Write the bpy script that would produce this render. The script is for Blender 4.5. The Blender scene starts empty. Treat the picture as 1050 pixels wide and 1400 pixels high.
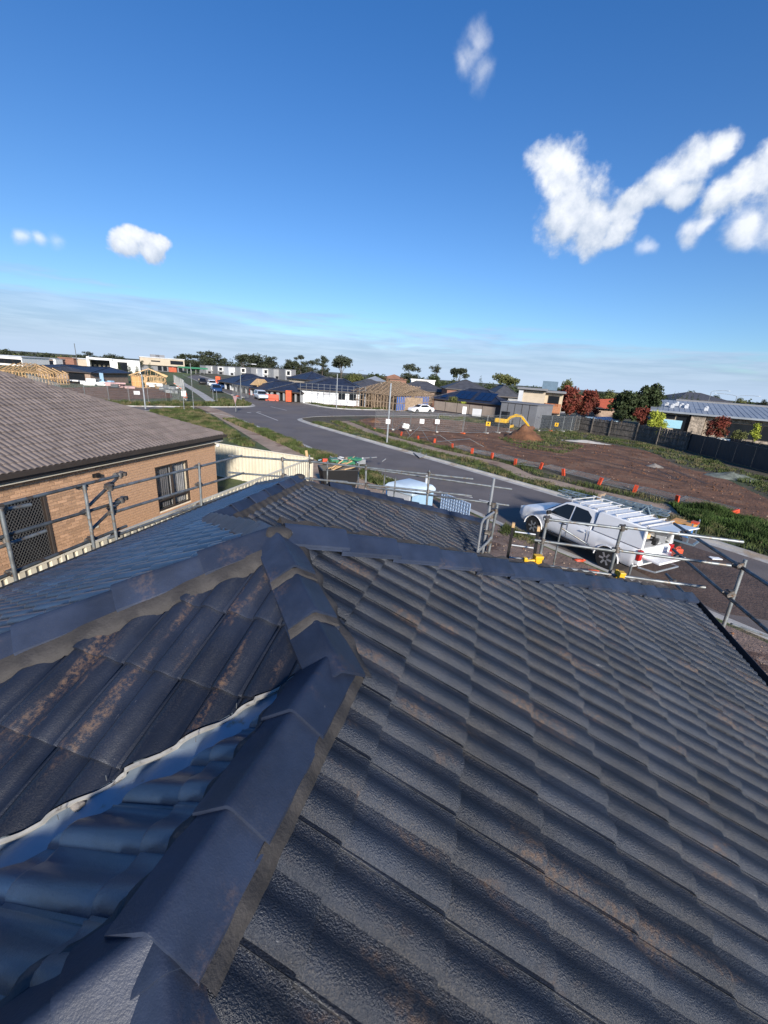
import bpy, bmesh, math, random
import numpy as np
from mathutils import Vector, Matrix, noise
from mathutils.geometry import tessellate_polygon
random.seed(7); np.random.seed(7)
R_ = math.radians
SC = bpy.context.scene
COL = SC.collection

# ------------------------------------------------------------------ camera
CAM = np.array([0.5399, 0.0, 5.7255])
AX = np.array([0.9614, 0.2667, 0.0671]); AY = np.array([-0.1461, 0.2885, 0.9463]); AF = np.array([-0.2330, 0.9196, -0.3164])
FPX = 559.84                       # focal length in pixels of the 1050 x 1400 photograph
cd = bpy.data.cameras.new('camera'); cam = bpy.data.objects.new('camera', cd); COL.objects.link(cam)
cd.sensor_fit = 'VERTICAL'; cd.sensor_height = 36.0; cd.lens = 36.0 * FPX / 1400.0
cd.clip_start = 0.02; cd.clip_end = 6000
rx = Vector(AX).normalized(); fz = -Vector(AF).normalized(); ry = fz.cross(rx).normalized(); rx = ry.cross(fz)
cam.matrix_world = Matrix(((rx.x, ry.x, fz.x, CAM[0]), (rx.y, ry.y, fz.y, CAM[1]), (rx.z, ry.z, fz.z, CAM[2]), (0, 0, 0, 1)))
SC.camera = cam

# ------------------------------------------------------------------ sun and sky
SUN_EL = R_(21)
SUN_DIR = Vector((0.48 * math.cos(SUN_EL), -0.877 * math.cos(SUN_EL), math.sin(SUN_EL))).normalized()
SUN_AZ = math.atan2(SUN_DIR.x, SUN_DIR.y)          # clockwise from +Y
SC.view_settings.view_transform = 'Standard'; SC.view_settings.look = 'None'
SC.view_settings.exposure = 0.46; SC.view_settings.gamma = 1.0; SC.view_settings.use_curve_mapping = False
sd = bpy.data.lights.new('sun', 'SUN'); sun = bpy.data.objects.new('sun', sd); COL.objects.link(sun)
sd.energy = 5.0; sd.angle = R_(6.0); sd.color = (1.0, 0.92, 0.81)
sun.rotation_euler = (-SUN_DIR).to_track_quat('-Z', 'Y').to_euler()
sun.location = (30, -40, 40)

def dirpx(px, py):
    d = AF + (px - 525) / FPX * AX - (py - 700) / FPX * AY
    return d / np.linalg.norm(d)

class NT:
    """small node tree helper"""
    def __init__(s, tree): s.t = tree; s.n = tree.nodes; s.l = tree.links; s.n.clear()
    def new(s, typ, **kw):
        o = s.n.new(typ)
        for k, v in kw.items():
            if k.startswith('in_'):
                key = k[3:]; key = int(key) if key.isdigit() else key.replace('_', ' ')
                s.set(o.inputs[key], v)
            else: setattr(o, k, v)
        return o
    def set(s, inp, v):
        if isinstance(v, bpy.types.NodeSocket): s.l.new(v, inp)
        else: inp.default_value = v
    def math(s, op, a, b=0.0, c=None, clamp=False):
        o = s.n.new('ShaderNodeMath'); o.operation = op; o.use_clamp = clamp
        s.set(o.inputs[0], a); s.set(o.inputs[1], b)
        if c is not None: s.set(o.inputs[2], c)
        return o.outputs[0]
    def mix(s, f, a, b, mode='MIX'):
        o = s.n.new('ShaderNodeMix'); o.data_type = 'RGBA'; o.blend_type = mode; o.clamp_factor = True
        s.set(o.inputs[0], f); s.set(o.inputs[6], a); s.set(o.inputs[7], b)
        return o.outputs[2]
    def ramp(s, f, lo, hi, a=0.0, b=1.0, smooth=True):
        o = s.n.new('ShaderNodeMapRange'); o.interpolation_type = 'SMOOTHSTEP' if smooth else 'LINEAR'
        s.set(o.inputs[0], f); s.set(o.inputs[1], lo); s.set(o.inputs[2], hi); s.set(o.inputs[3], a); s.set(o.inputs[4], b)
        return o.outputs[0]
    def noise(s, vec, scale, detail=4.0, rough=0.55, dist=0.0):
        o = s.n.new('ShaderNodeTexNoise'); o.inputs['Scale'].default_value = scale; o.inputs['Detail'].default_value = detail
        o.inputs['Roughness'].default_value = rough; o.inputs['Distortion'].default_value = dist
        s.l.new(vec, o.inputs['Vector']); return o.outputs['Fac']
    def vmul(s, vec, v):
        o = s.n.new('ShaderNodeVectorMath'); o.operation = 'MULTIPLY'; s.l.new(vec, o.inputs[0]); o.inputs[1].default_value = v
        return o.outputs[0]

W = bpy.data.worlds.new('World'); SC.world = W; W.use_nodes = True
def build_sky():
    t = NT(W.node_tree)
    out = t.new('ShaderNodeOutputWorld'); bg = t.new('ShaderNodeBackground'); t.l.new(bg.outputs[0], out.inputs[0])
    sky = t.new('ShaderNodeTexSky'); sky.sky_type = 'NISHITA'; sky.sun_disc = False
    sky.sun_elevation = SUN_EL; sky.sun_rotation = SUN_AZ; sky.air_density = 1.0; sky.dust_density = 0.25; sky.ozone_density = 3.5
    vec = t.new('ShaderNodeTexCoord').outputs['Generated']
    sep = t.new('ShaderNodeSeparateXYZ'); t.l.new(vec, sep.inputs[0]); z = sep.outputs[2]
    col = t.mix(1.0, sky.outputs[0], t.mix(t.ramp(z, 0.0, 0.75, smooth=False), (0.80, 0.93, 1.10, 1), (0.25, 0.78, 1.28, 1)), 'MULTIPLY')
    # pale air low over the land
    # broad low stratus banks all the way round the horizon
    st = t.vmul(vec, (3.0, 3.0, 26.0)); ns = t.noise(st, 1.6, 5, 0.55, 0.3)
    st2 = t.vmul(vec, (7.0, 7.0, 90.0)); ns2 = t.noise(st2, 1.2, 5, 0.6, 0.2)
    zz = t.math('ADD', z, t.math('MULTIPLY', t.math('SUBTRACT', ns, 0.5), -0.16))
    zz = t.math('ADD', zz, t.math('MULTIPLY', t.math('SUBTRACT', ns2, 0.5), -0.045))
    zz = t.math('ADD', zz, t.math('MULTIPLY', t.math('ADD', sep.outputs[0], 0.25), 0.035))
    band = t.ramp(zz, 0.112, 0.066)
    fade = t.ramp(z, 0.0, 0.10, 0.86, 0.62)
    shade = t.ramp(ns2, 0.3, 0.7)
    bcol = t.mix(shade, (2.9, 3.9, 5.6, 1), (4.0, 5.0, 6.7, 1))
    bcol = t.mix(t.ramp(z, 0.0, 0.05), (4.0, 5.2, 7.2, 1), bcol)
    col = t.mix(t.math('MULTIPLY', band, fade), col, bcol)
    # cumulus clouds: groups of soft blobs about directions in the sky, torn by noise
    # (the lookup vector is warped first, so edges curl and tear)
    wv = t.new('ShaderNodeTexNoise'); wv.inputs['Scale'].default_value = 7.0; wv.inputs['Detail'].default_value = 5; t.l.new(vec, wv.inputs['Vector'])
    wm = t.new('ShaderNodeVectorMath'); wm.operation = 'MULTIPLY_ADD'; t.l.new(wv.outputs['Color'], wm.inputs[0]); wm.inputs[1].default_value = (0.085,) * 3; wm.inputs[2].default_value = (-0.0425,) * 3
    wa = t.new('ShaderNodeVectorMath'); wa.operation = 'ADD'; t.l.new(vec, wa.inputs[0]); t.l.new(wm.outputs[0], wa.inputs[1]); cvec = wa.outputs[0]
    def billow(v): return t.math('ADD', t.math('MULTIPLY', t.math('SUBTRACT', t.noise(v, 13.0, 9, 0.58, 0.12), 0.5), 1.75), t.math('MULTIPLY', t.math('SUBTRACT', t.noise(v, 48.0, 7, 0.6, 0.15), 0.5), 0.65))
    up = t.new('ShaderNodeVectorMath'); up.operation = 'ADD'; t.l.new(vec, up.inputs[0]); up.inputs[1].default_value = (0.004, -0.008, 0.020)
    nn = billow(vec); nu = billow(up.outputs[0])
    relief = t.math('MULTIPLY', t.math('SUBTRACT', nn, nu), 1.1)          # lit from above and behind
    for blobs, soft, dens, wobble in CLOUDS:
        D = None
        for (px, py, rad) in blobs:
            d = dirpx(px, py); a = dirpx(px + rad * 1.0, py); r = float(np.linalg.norm(d - a))
            o = t.n.new('ShaderNodeVectorMath'); o.operation = 'DISTANCE'; t.l.new(cvec, o.inputs[0]); o.inputs[1].default_value = tuple(d)
            q = t.math('MULTIPLY_ADD', o.outputs['Value'], -1.0 / r, 1.0)
            q = t.math('MAXIMUM', q, -1.0)
            if D is None: D = q
            else:
                o2 = t.n.new('ShaderNodeMath'); o2.operation = 'SMOOTH_MAX'; t.set(o2.inputs[0], D); t.set(o2.inputs[1], q); o2.inputs[2].default_value = 0.16; D = o2.outputs[0]
        E = t.math('ADD', D, t.math('MULTIPLY', nn, wobble))
        m = t.math('MULTIPLY', t.ramp(E, 0.0, soft * 1.15), dens)
        # sunlit body, greyer underside (the side turned away from the sun)
        lit = t.math('ADD', t.ramp(E, 0.0, 1.0, 0.05, 0.70), relief)
        cy = max(b[1] + b[2] * 0.9 for b in blobs); ty = min(b[1] - b[2] for b in blobs)
        zb = float(dirpx(blobs[0][0], cy)[2]); zt = float(dirpx(blobs[0][0], ty)[2])
        hgt = t.ramp(z, zb, zb + (zt - zb) * 0.75)
        lit = t.math('ADD', t.math('MULTIPLY', lit, 0.72), t.math('MULTIPLY', hgt, 0.46), clamp=True)
        cc = t.mix(lit, (3.6, 4.4, 5.7, 1), (8.2, 8.4, 8.8, 1))
        col = t.mix(m, col, cc)
    t.l.new(col, bg.inputs[0]); bg.inputs[1].default_value = SKY_STR
SKY_STR = 0.095
CLOUDS = [
 ([(764, 240, 40), (775, 290, 60), (812, 305, 52), (850, 318, 30), (860, 288, 34)], 0.40, 0.97, 0.66),
 ([(885, 268, 32), (908, 248, 38), (938, 222, 42), (968, 208, 34), (930, 268, 26)], 0.44, 0.95, 0.66),
 ([(985, 268, 34), (1010, 252, 40), (1042, 238, 46), (1088, 250, 62)], 0.44, 0.95, 0.66),
 ([(1035, 302, 44), (1080, 300, 60)], 0.6, 0.85, 0.5),
 ([(952, 316, 26), (968, 306, 18)], 0.7, 0.85, 0.6),
 ([(888, 342, 16)], 0.8, 0.55, 0.6),
 ([(178, 338, 26), (190, 326, 22), (206, 340, 26), (216, 333, 18)], 0.32, 0.97, 0.62),
 ([(36, 326, 20), (60, 333, 16)], 0.75, 0.6, 0.55), ([(85, 338, 18)], 0.9, 0.3, 0.6),
 ([(652, 46, 24), (640, 66, 26), (628, 80, 20), (655, 92, 26)], 0.95, 0.55, 0.75),
]
build_sky()

# ------------------------------------------------------------------ helpers: rays of the photograph to places in the world
def ray(px, py): return AF + (px - 525) / FPX * AX - (py - 700) / FPX * AY
def G(px, py, z=0.0):
    d = ray(px, py); q = CAM + d * ((z - CAM[2]) / d[2]); return Vector(q)
def V(px, py, dist):
    d = ray(px, py); q = CAM + d * (dist / math.hypot(d[0], d[1])); return Vector(q)
HF = np.array([AF[0], AF[1], 0]) / math.hypot(AF[0], AF[1])
def Vd(px, py, depth):
    d = ray(px, py); return Vector(CAM + d * (depth / (d @ HF)))
def dp(p): return float((np.array([p[0], p[1], 0]) - np.array([CAM[0], CAM[1], 0])) @ HF)
def PX(px, py, x):
    d = ray(px, py); return Vector(CAM + d * ((x - CAM[0]) / d[0]))
def PY(px, py, y):
    d = ray(px, py); return Vector(CAM + d * ((y - CAM[1]) / d[1]))
def hd(p): return math.hypot(p[0] - CAM[0], p[1] - CAM[1])
def zat(p, px, py): return V(px, py, hd(p)).z
def project(p):
    d = np.array(p) - CAM; w = d @ AF
    if w <= 0.02: return None
    return 525 + FPX * (d @ AX) / w, 700 - FPX * (d @ AY) / w, w

def tag(o, label=None, cat=None, group=None, kind=None):
    if label: o['label'] = label
    if cat: o['category'] = cat
    if group: o['group'] = group
    if kind: o['kind'] = kind
    return o
def thing(name, label, cat, loc=(0, 0, 0), rz=0.0, group=None):
    o = bpy.data.objects.new(name, None); COL.objects.link(o); o.location = loc; o.rotation_euler = (0, 0, rz); o.empty_display_size = 0.2
    return tag(o, label, cat, group)
def children(o): return [c for c in bpy.data.objects if c.parent == o]
def copy_tree(o, parent=None, kids=None):
    c = o.copy(); COL.objects.link(c)
    if parent is not None: c.parent = parent
    for k in (kids or KIDS).get(o.name, []): copy_tree(k, c, kids)
    return c
def kidmap():
    m = {}
    for o in bpy.data.objects:
        if o.parent: m.setdefault(o.parent.name, []).append(o)
    return m
KIDS = {}

class MB:
    def __init__(s): s.v = []; s.f = []; s.m = []; s.cur = 0
    def add(s, vs, fs):
        b = len(s.v); s.v.extend(tuple(p) for p in vs); s.f.extend(tuple(i + b for i in f) for f in fs); s.m.extend([s.cur] * len(fs)); return s
    def box(s, c, d, rz=0.0, rot=None):
        x, y, z = d[0] / 2, d[1] / 2, d[2] / 2
        P = [Vector((a * x, b * y, e * z)) for a in (-1, 1) for b in (-1, 1) for e in (-1, 1)]
        M = rot if rot is not None else Matrix.Rotation(rz, 3, 'Z')
        c = Vector(c)
        return s.add([M @ p + c for p in P], [(0, 1, 3, 2), (4, 6, 7, 5), (0, 4, 5, 1), (2, 3, 7, 6), (0, 2, 6, 4), (1, 5, 7, 3)])
    def bar(s, p, q, w, h, up=(0, 0, 1)):
        p = Vector(p); q = Vector(q); d = (q - p).normalized(); u = Vector(up)
        if abs(d.dot(u)) > .98: u = Vector((1, 0, 0))
        a = d.cross(u).normalized(); b = a.cross(d)
        vs = [e + a * (i * w / 2) + b * (j * h / 2) for e in (p, q) for i, j in ((-1, -1), (1, -1), (1, 1), (-1, 1))]
        return s.add(vs, [(3, 2, 1, 0), (4, 5, 6, 7), (0, 1, 5, 4), (1, 2, 6, 5), (2, 3, 7, 6), (3, 0, 4, 7)])
    def tube(s, p, q, r, n=8, r2=None, caps=True):
        p = Vector(p); q = Vector(q); d = (q - p).normalized(); u = Vector((0, 0, 1)) if abs(d.z) < .95 else Vector((1, 0, 0))
        a = d.cross(u).normalized(); b = a.cross(d); r2 = r if r2 is None else r2
        vs = [e + (a * math.cos(2 * math.pi * k / n) + b * math.sin(2 * math.pi * k / n)) * rr for e, rr in ((p, r), (q, r2)) for k in range(n)]
        fs = [(k, (k + 1) % n, n + (k + 1) % n, n + k) for k in range(n)]
        if caps: fs += [tuple(range(n - 1, -1, -1)), tuple(range(n, 2 * n))]
        return s.add(vs, fs)
    def path(s, pts, r, n=8):
        for a, b in zip(pts[:-1], pts[1:]): s.tube(a, b, r, n)
        return s
    def poly(s, pts, flip=False):
        k = list(range(len(pts))); return s.add(pts, [tuple(k[::-1] if flip else k)])
    def prism(s, pts, z0, z1):
        n = len(pts)
        vs = [(p[0], p[1], z0) for p in pts] + [(p[0], p[1], z1) for p in pts]
        return s.add(vs, [tuple(range(n - 1, -1, -1)), tuple(range(n, 2 * n))] + [(k, (k + 1) % n, n + (k + 1) % n, n + k) for k in range(n)])
    def extrude(s, pts, d):
        n = len(pts); d = Vector(d); P = [Vector(p) for p in pts]
        return s.add(P + [p + d for p in P], [tuple(range(n - 1, -1, -1)), tuple(range(n, 2 * n))] + [(k, (k + 1) % n, n + (k + 1) % n, n + k) for k in range(n)])
    def loft(s, rings, closed=True, caps=True):
        n = len(rings[0]); vs = [p for r in rings for p in r]; fs = []
        for i in range(len(rings) - 1):
            for k in range(n if closed else n - 1):
                fs.append((i * n + k, i * n + (k + 1) % n, (i + 1) * n + (k + 1) % n, (i + 1) * n + k))
        if caps: fs += [tuple(range(n - 1, -1, -1)), tuple((len(rings) - 1) * n + k for k in range(n))]
        return s.add(vs, fs)
    def lathe(s, c, prof, n=16, axis=(0, 0, 1)):
        a = Vector(axis).normalized(); u = Vector((1, 0, 0)) if abs(a.x) < .9 else Vector((0, 1, 0)); p = a.cross(u).normalized(); q = a.cross(p); c = Vector(c)
        rings = [[c + a * h + (p * math.cos(2 * math.pi * k / n) + q * math.sin(2 * math.pi * k / n)) * r for k in range(n)] for r, h in prof]
        return s.loft(rings, True, True)
    def blob(s, c, r, sub=1, jit=0.0, seed=0):
        bm = bmesh.new(); bmesh.ops.create_icosphere(bm, subdivisions=sub, radius=1.0); bm.verts.ensure_lookup_table()
        rr = r if hasattr(r, '__len__') else (r, r, r); c = Vector(c); vs = []
        for v in bm.verts:
            k = 1 + jit * noise.noise(v.co * 1.7 + Vector((seed * 3.1, seed * 1.7, 0))); vs.append((c.x + v.co.x * rr[0] * k, c.y + v.co.y * rr[1] * k, c.z + v.co.z * rr[2] * k))
        fs = [tuple(v.index for v in f.verts) for f in bm.faces]; bm.free(); return s.add(vs, fs)
    def mesh(s, name, mats, smooth=False, fix=True):
        me = bpy.data.meshes.new(name); me.from_pydata([tuple(p) for p in s.v], [], s.f)
        mats = mats if isinstance(mats, (list, tuple)) else [mats]
        for m in mats: me.materials.append(m)
        if len(mats) > 1: me.polygons.foreach_set('material_index', s.m)
        if fix:
            bm = bmesh.new(); bm.from_mesh(me); bmesh.ops.recalc_face_normals(bm, faces=bm.faces); bm.to_mesh(me); bm.free()
        if smooth is True: me.polygons.foreach_set('use_smooth', [True] * len(me.polygons))
        elif smooth: me.set_sharp_from_angle(angle=R_(smooth)); me.polygons.foreach_set('use_smooth', [True] * len(me.polygons)); me.set_sharp_from_angle(angle=R_(smooth))
        me.update(); return me
    def build(s, name, mats, parent=None, smooth=False, world=False, kind=None, label=None, bevel=0, fix=True):
        if world and parent is not None:
            l = Vector(parent.location)
            s.v = [(p[0] - l.x, p[1] - l.y, p[2] - l.z) for p in s.v]
        o = bpy.data.objects.new(name, s.mesh(name, mats, smooth, fix)); COL.objects.link(o)
        if parent is not None: o.parent = parent
        if kind: o['kind'] = kind
        if label: o['label'] = label
        if bevel:
            md = o.modifiers.new('bevel', 'BEVEL'); md.width = bevel; md.segments = 2; md.limit_method = 'ANGLE'; md.angle_limit = R_(35); md.harden_normals = False
        return o

# ------------------------------------------------------------------ materials
def mat(name, col, rough=0.6, var=0.2, scale=3.0, col2=None, amt2=0.5, scale2=1.5, bump=0.0, bscale=60.0, metal=0.0, spec=0.5, rnd=0.0, stretch=None, local=False):
    m = bpy.data.materials.new(name); m.use_nodes = True; t = NT(m.node_tree)
    out = t.new('ShaderNodeOutputMaterial'); b = t.new('ShaderNodeBsdfPrincipled'); t.l.new(b.outputs[0], out.inputs[0])
    pos = t.new('ShaderNodeTexCoord').outputs['Object'] if local else t.new('ShaderNodeNewGeometry').outputs['Position']
    if stretch: pos = t.vmul(pos, stretch)
    c = (*col, 1)
    if var:
        n = t.noise(pos, scale, 6, 0.6)
        c = t.mix(t.ramp(n, 0.3, 0.7), tuple(x * (1 - var) for x in col) + (1,), tuple(min(1, x * (1 + var)) for x in col) + (1,))
    if col2:
        n2 = t.noise(pos, scale2, 7, 0.62, 0.2)
        c = t.mix(t.ramp(n2, 0.62 - 0.25 * amt2, 0.72 - 0.25 * amt2), c, (*col2, 1))
    if rnd:
        oi = t.new('ShaderNodeObjectInfo').outputs['Random']
        c = t.mix(1.0, c, t.mix(oi, (1 - rnd,) * 3 + (1,), (1 + rnd,) * 3 + (1,)), 'MULTIPLY')
    t.set(b.inputs['Base Color'], c)
    b.inputs['Roughness'].default_value = rough; b.inputs['Metallic'].default_value = metal; b.inputs['Specular IOR Level'].default_value = spec
    if bump:
        nb = t.noise(pos, bscale, 4, 0.6); bp = t.new('ShaderNodeBump'); bp.inputs['Strength'].default_value = bump; bp.inputs['Distance'].default_value = 0.6 / bscale
        t.l.new(nb, bp.inputs['Height']); t.l.new(bp.outputs[0], b.inputs['Normal'])
    return m
def glassy(name, col, rough=0.08):
    return mat(name, col, rough, 0.0, spec=0.8)
# ------------------------------------------------------------------ material palette
def tile_mat(name, base, stain_amt, stretch, speck=1.0, rough=0.38, dust=0.35, gain=0.0, spec=0.55, coat=0.0):
    m = bpy.data.materials.new(name); m.use_nodes = True; t = NT(m.node_tree)
    out = t.new('ShaderNodeOutputMaterial'); b = t.new('ShaderNodeBsdfPrincipled'); t.l.new(b.outputs[0], out.inputs[0])
    pos = t.new('ShaderNodeNewGeometry').outputs['Position']; sp = t.vmul(pos, stretch)
    c = t.mix(t.ramp(t.noise(pos, 2.2, 6, 0.65), 0.3, 0.7), tuple(x * 0.68 for x in base) + (1,), tuple(x * 1.35 for x in base) + (1,))
    oi = t.new('ShaderNodeObjectInfo').outputs['Random']
    c = t.mix(1.0, c, t.mix(oi, (.72, .73, .75, 1), (1.34, 1.30, 1.24, 1)), 'MULTIPLY')
    # dusty film in streaks down the slope
    dn = t.noise(sp, 5.0, 8, 0.7, 0.3); g = t.noise(pos, 185.0, 3, 0.6)
    c = t.mix(t.math('MULTIPLY', t.math('MULTIPLY', t.ramp(dn, 0.36, 0.72), t.ramp(g, 0.44, 0.62)), dust), c, (0.150, 0.133, 0.115, 1))
    # worn patches showing bare concrete, each small and ragged
    w1 = t.noise(sp, 3.1, 3, 0.5); w2 = t.noise(pos, 42.0, 7, 0.75)
    worn = t.math('MULTIPLY', t.ramp(w1, 0.62 - 0.10 * stain_amt, 0.70 - 0.10 * stain_amt), t.ramp(w2, 0.42, 0.66))
    c = t.mix(t.math('MULTIPLY', worn, min(0.9, stain_amt * 0.9)), c, (0.20, 0.115, 0.06, 1))
    # pale flecks of mortar and lichen
    f1 = t.noise(sp, 26.0, 4, 0.7); f2 = t.noise(pos, 4.5, 2, 0.5)
    fl = t.math('MULTIPLY', t.ramp(f1, 0.68, 0.74), t.ramp(f2, 0.50, 0.66))
    c = t.mix(t.math('MULTIPLY', fl, min(1.0, 0.55 * speck)), c, (0.24, 0.24, 0.25, 1))
    t.set(b.inputs['Base Color'], c)
    g2 = t.noise(pos, 38.0, 3, 0.5)
    t.set(b.inputs['Roughness'], t.math('ADD', rough - 0.08, t.math('MULTIPLY', t.math('ADD', dn, worn), 0.22)))
    hgt = t.math('ADD', t.math('MULTIPLY', g, 0.0055 + gain), t.math('MULTIPLY', g2, 0.0018 + min(0, gain) * 0.25))
    bp = t.new('ShaderNodeBump'); bp.inputs['Strength'].default_value = 1.0; bp.inputs['Distance'].default_value = 1.0
    t.l.new(hgt, bp.inputs['Height']); t.l.new(bp.outputs[0], b.inputs['Normal'])
    b.inputs['Specular IOR Level'].default_value = spec; b.inputs['Coat Weight'].default_value = coat; b.inputs['Coat Roughness'].default_value = 0.36
    return m

M = {}
M['tile_x'] = tile_mat('roof_tile_weathered_x', (0.017, 0.023, 0.037), 0.50, (0.55, 2.0, 1.0), gain=0.001, speck=1.9, dust=0.38, rough=0.40)
M['tile_y'] = tile_mat('roof_tile_weathered_y', (0.011, 0.015, 0.027), 0.55, (3.0, 0.35, 1.0), speck=1.2, dust=0.14, gain=-0.0045)
M['tile_new'] = tile_mat('roof_tile_repainted', (0.016, 0.036, 0.078), 0.12, (0.6, 2.0, 1.0), speck=0.3, dust=0.05, rough=0.33, gain=-0.0040, spec=0.65, coat=0.8)
M['cap'] = tile_mat('ridge_cap_painted', (0.020, 0.029, 0.055), 0.18, (1, 1, 1), speck=0.9, dust=0.06, rough=0.44, gain=-0.0046, spec=0.42)
M['mortar'] = mat('pointing_mortar', (0.040, 0.037, 0.037), 0.75, 0.2, 9, bump=0.5, bscale=70, spec=0.35)
M['mortar2'] = mat('painted_pointing', (0.030, 0.032, 0.040), 0.6, 0.2, 9, bump=0.4, bscale=70, spec=0.4)
M['valley'] = mat('valley_iron', (0.24, 0.30, 0.37), 0.5, 0.10, 5, col2=(0.22, 0.18, 0.13), amt2=0.2, scale2=7, metal=0.15)
M['edge'] = mat('valley_edge_strip', (0.27, 0.265, 0.25), 0.6, 0.25, 14, col2=(0.12, 0.11, 0.10), amt2=0.25, scale2=18)
M['under'] = mat('roof_underlay', (0.02, 0.022, 0.028), 0.8, 0.2)
M['gutter'] = mat('gutter_metal', (0.03, 0.035, 0.045), 0.4, 0.15)
M['galv'] = mat('galvanised_steel', (0.22, 0.24, 0.25), 0.5, 0.28, 7, col2=(0.20, 0.17, 0.14), amt2=0.35, scale2=11, metal=0.55, rnd=0.12)
M['galvdark'] = mat('worn_steel_tube', (0.11, 0.125, 0.135), 0.5, 0.3, 7, col2=(0.09, 0.07, 0.055), amt2=0.4, scale2=9, metal=0.5, rnd=0.15)
M['clamp'] = mat('coupler_steel', (0.13, 0.12, 0.11), 0.6, 0.4, 20, col2=(0.12, 0.07, 0.04), amt2=0.4, scale2=30, metal=0.5)
M['alu'] = mat('aluminium', (0.42, 0.44, 0.46), 0.35, 0.12, 6, metal=0.6)
M['wire'] = mat('galvanised_wire', (0.30, 0.31, 0.31), 0.5, 0.1, metal=0.4)
M['timber'] = mat('new_pine', (0.52, 0.34, 0.17), 0.7, 0.25, 4, rnd=0.15)
M['timber2'] = mat('weathered_pine', (0.30, 0.22, 0.15), 0.75, 0.3, 4, rnd=0.15)
M['ply'] = mat('scaffold_board', (0.42, 0.32, 0.20), 0.75, 0.3, 3)
M['brick'] = mat('tan_brick', (0.48, 0.295, 0.18), 0.85, 0.16, 25, rnd=0.22, bump=0.4, bscale=90, spec=0.3)
M['bmortar'] = mat('cream_brick_mortar', (0.80, 0.70, 0.54), 0.9, 0.12, 12)
M['btile'] = mat('brown_roof_tile', (0.172, 0.140, 0.124), 0.6, 0.14, 3, rnd=0.10, bump=0.3, bscale=80)
M['bfascia'] = mat('dark_brown_fascia', (0.055, 0.045, 0.04), 0.5, 0.1)
M['cream'] = mat('cream_steel_sheet', (0.60, 0.55, 0.43), 0.5, 0.08, 2, col2=(0.48, 0.43, 0.33), amt2=0.3, scale2=1.2)
M['creamtrim'] = mat('cream_paint', (0.62, 0.57, 0.46), 0.5, 0.06)
M['glass'] = mat('window_glass', (0.012, 0.015, 0.02), 0.08, 0.0, spec=0.4)
M['wframe'] = mat('dark_window_frame', (0.045, 0.035, 0.03), 0.4, 0.1)
M['curtain'] = mat('grey_curtain', (0.16, 0.16, 0.17), 0.9, 0.3, 14, stretch=(1, 6, 0.2))
M['curtain2'] = mat('pale_sheer_curtain', (0.40, 0.40, 0.40), 0.9, 0.3, 14, stretch=(1, 6, 0.2))
M['black'] = mat('black_plastic', (0.012, 0.012, 0.013), 0.45, 0.1)
M['rubber'] = mat('tyre_rubber', (0.018, 0.018, 0.018), 0.8, 0.2, 8)
M['white'] = mat('white_paint', (0.78, 0.79, 0.80), 0.28, 0.03, 2, spec=0.6)
M['whitem'] = mat('matt_white', (0.72, 0.72, 0.70), 0.6, 0.08, 1.5)
M['wrap'] = mat('white_wall_wrap', (0.70, 0.71, 0.72), 0.6, 0.12, 1.2, col2=(0.42, 0.43, 0.46), amt2=0.25, scale2=0.9)
M['red'] = mat('red_plastic', (0.56, 0.075, 0.03), 0.45, 0.15, 3)
M['orange'] = mat('orange_plastic', (0.75, 0.13, 0.03), 0.5, 0.15, 4, rnd=0.15)
M['yellow'] = mat('yellow_paint', (0.72, 0.42, 0.02), 0.4, 0.12, 3)
M['blue'] = mat('blue_plastic', (0.06, 0.22, 0.55), 0.45, 0.12, 2)
M['bluewrap'] = mat('blue_wall_wrap', (0.03, 0.13, 0.42), 0.5, 0.15, 1.5)
M['paleblue'] = mat('pale_blue_plastic', (0.33, 0.50, 0.66), 0.45, 0.10, 2)
M['grey'] = mat('grey_steel_sheet', (0.17, 0.175, 0.19), 0.55, 0.08, 1)
M['midgrey'] = mat('mid_grey_render', (0.27, 0.28, 0.29), 0.7, 0.1, 0.8)
M['palegrey'] = mat('pale_grey_render', (0.48, 0.50, 0.53), 0.7, 0.08, 0.6)
M['beige'] = mat('beige_render', (0.46, 0.39, 0.30), 0.75, 0.08, 0.6)
M['tan'] = mat('tan_brick_far', (0.30, 0.22, 0.17), 0.85, 0.16, 3)
M['redbrick'] = mat('red_brick_far', (0.24, 0.12, 0.085), 0.85, 0.18, 3)
M['navyroof'] = mat('navy_tile_roof', (0.022, 0.028, 0.048), 0.5, 0.3, 1.4, bump=0.5, bscale=6)
M['greyroof'] = mat('charcoal_tile_roof', (0.062, 0.063, 0.072), 0.6, 0.2, 1.2, bump=0.5, bscale=6)
M['solar'] = mat('solar_panel', (0.007, 0.015, 0.045), 0.12, 0.1, 2, spec=0.8)
M['metalroof'] = mat('pale_metal_roof', (0.25, 0.28, 0.32), 0.5, 0.12, 0.7, metal=0.1)
M['green'] = mat('green_canopy', (0.05, 0.22, 0.12), 0.6, 0.1)
M['sail'] = mat('red_orange_roof', (0.42, 0.09, 0.04), 0.7, 0.15)
M['balcony'] = mat('orange_timber_cladding', (0.33, 0.11, 0.04), 0.6, 0.25, 2, stretch=(4, 4, .5))
M['fencewood'] = mat('grey_paling', (0.105, 0.092, 0.080), 0.85, 0.35, 2.5, rnd=0.22)
M['fenceblack'] = mat('black_steel_fence', (0.018, 0.024, 0.032), 0.55, 0.12, 1)
M['tanfence'] = mat('taupe_steel_fence', (0.26, 0.215, 0.18), 0.6, 0.1, 1)
M['stone'] = mat('stone_cladding', (0.30, 0.25, 0.20), 0.9, 0.45, 2.2, bump=0.8, bscale=4)
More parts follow.
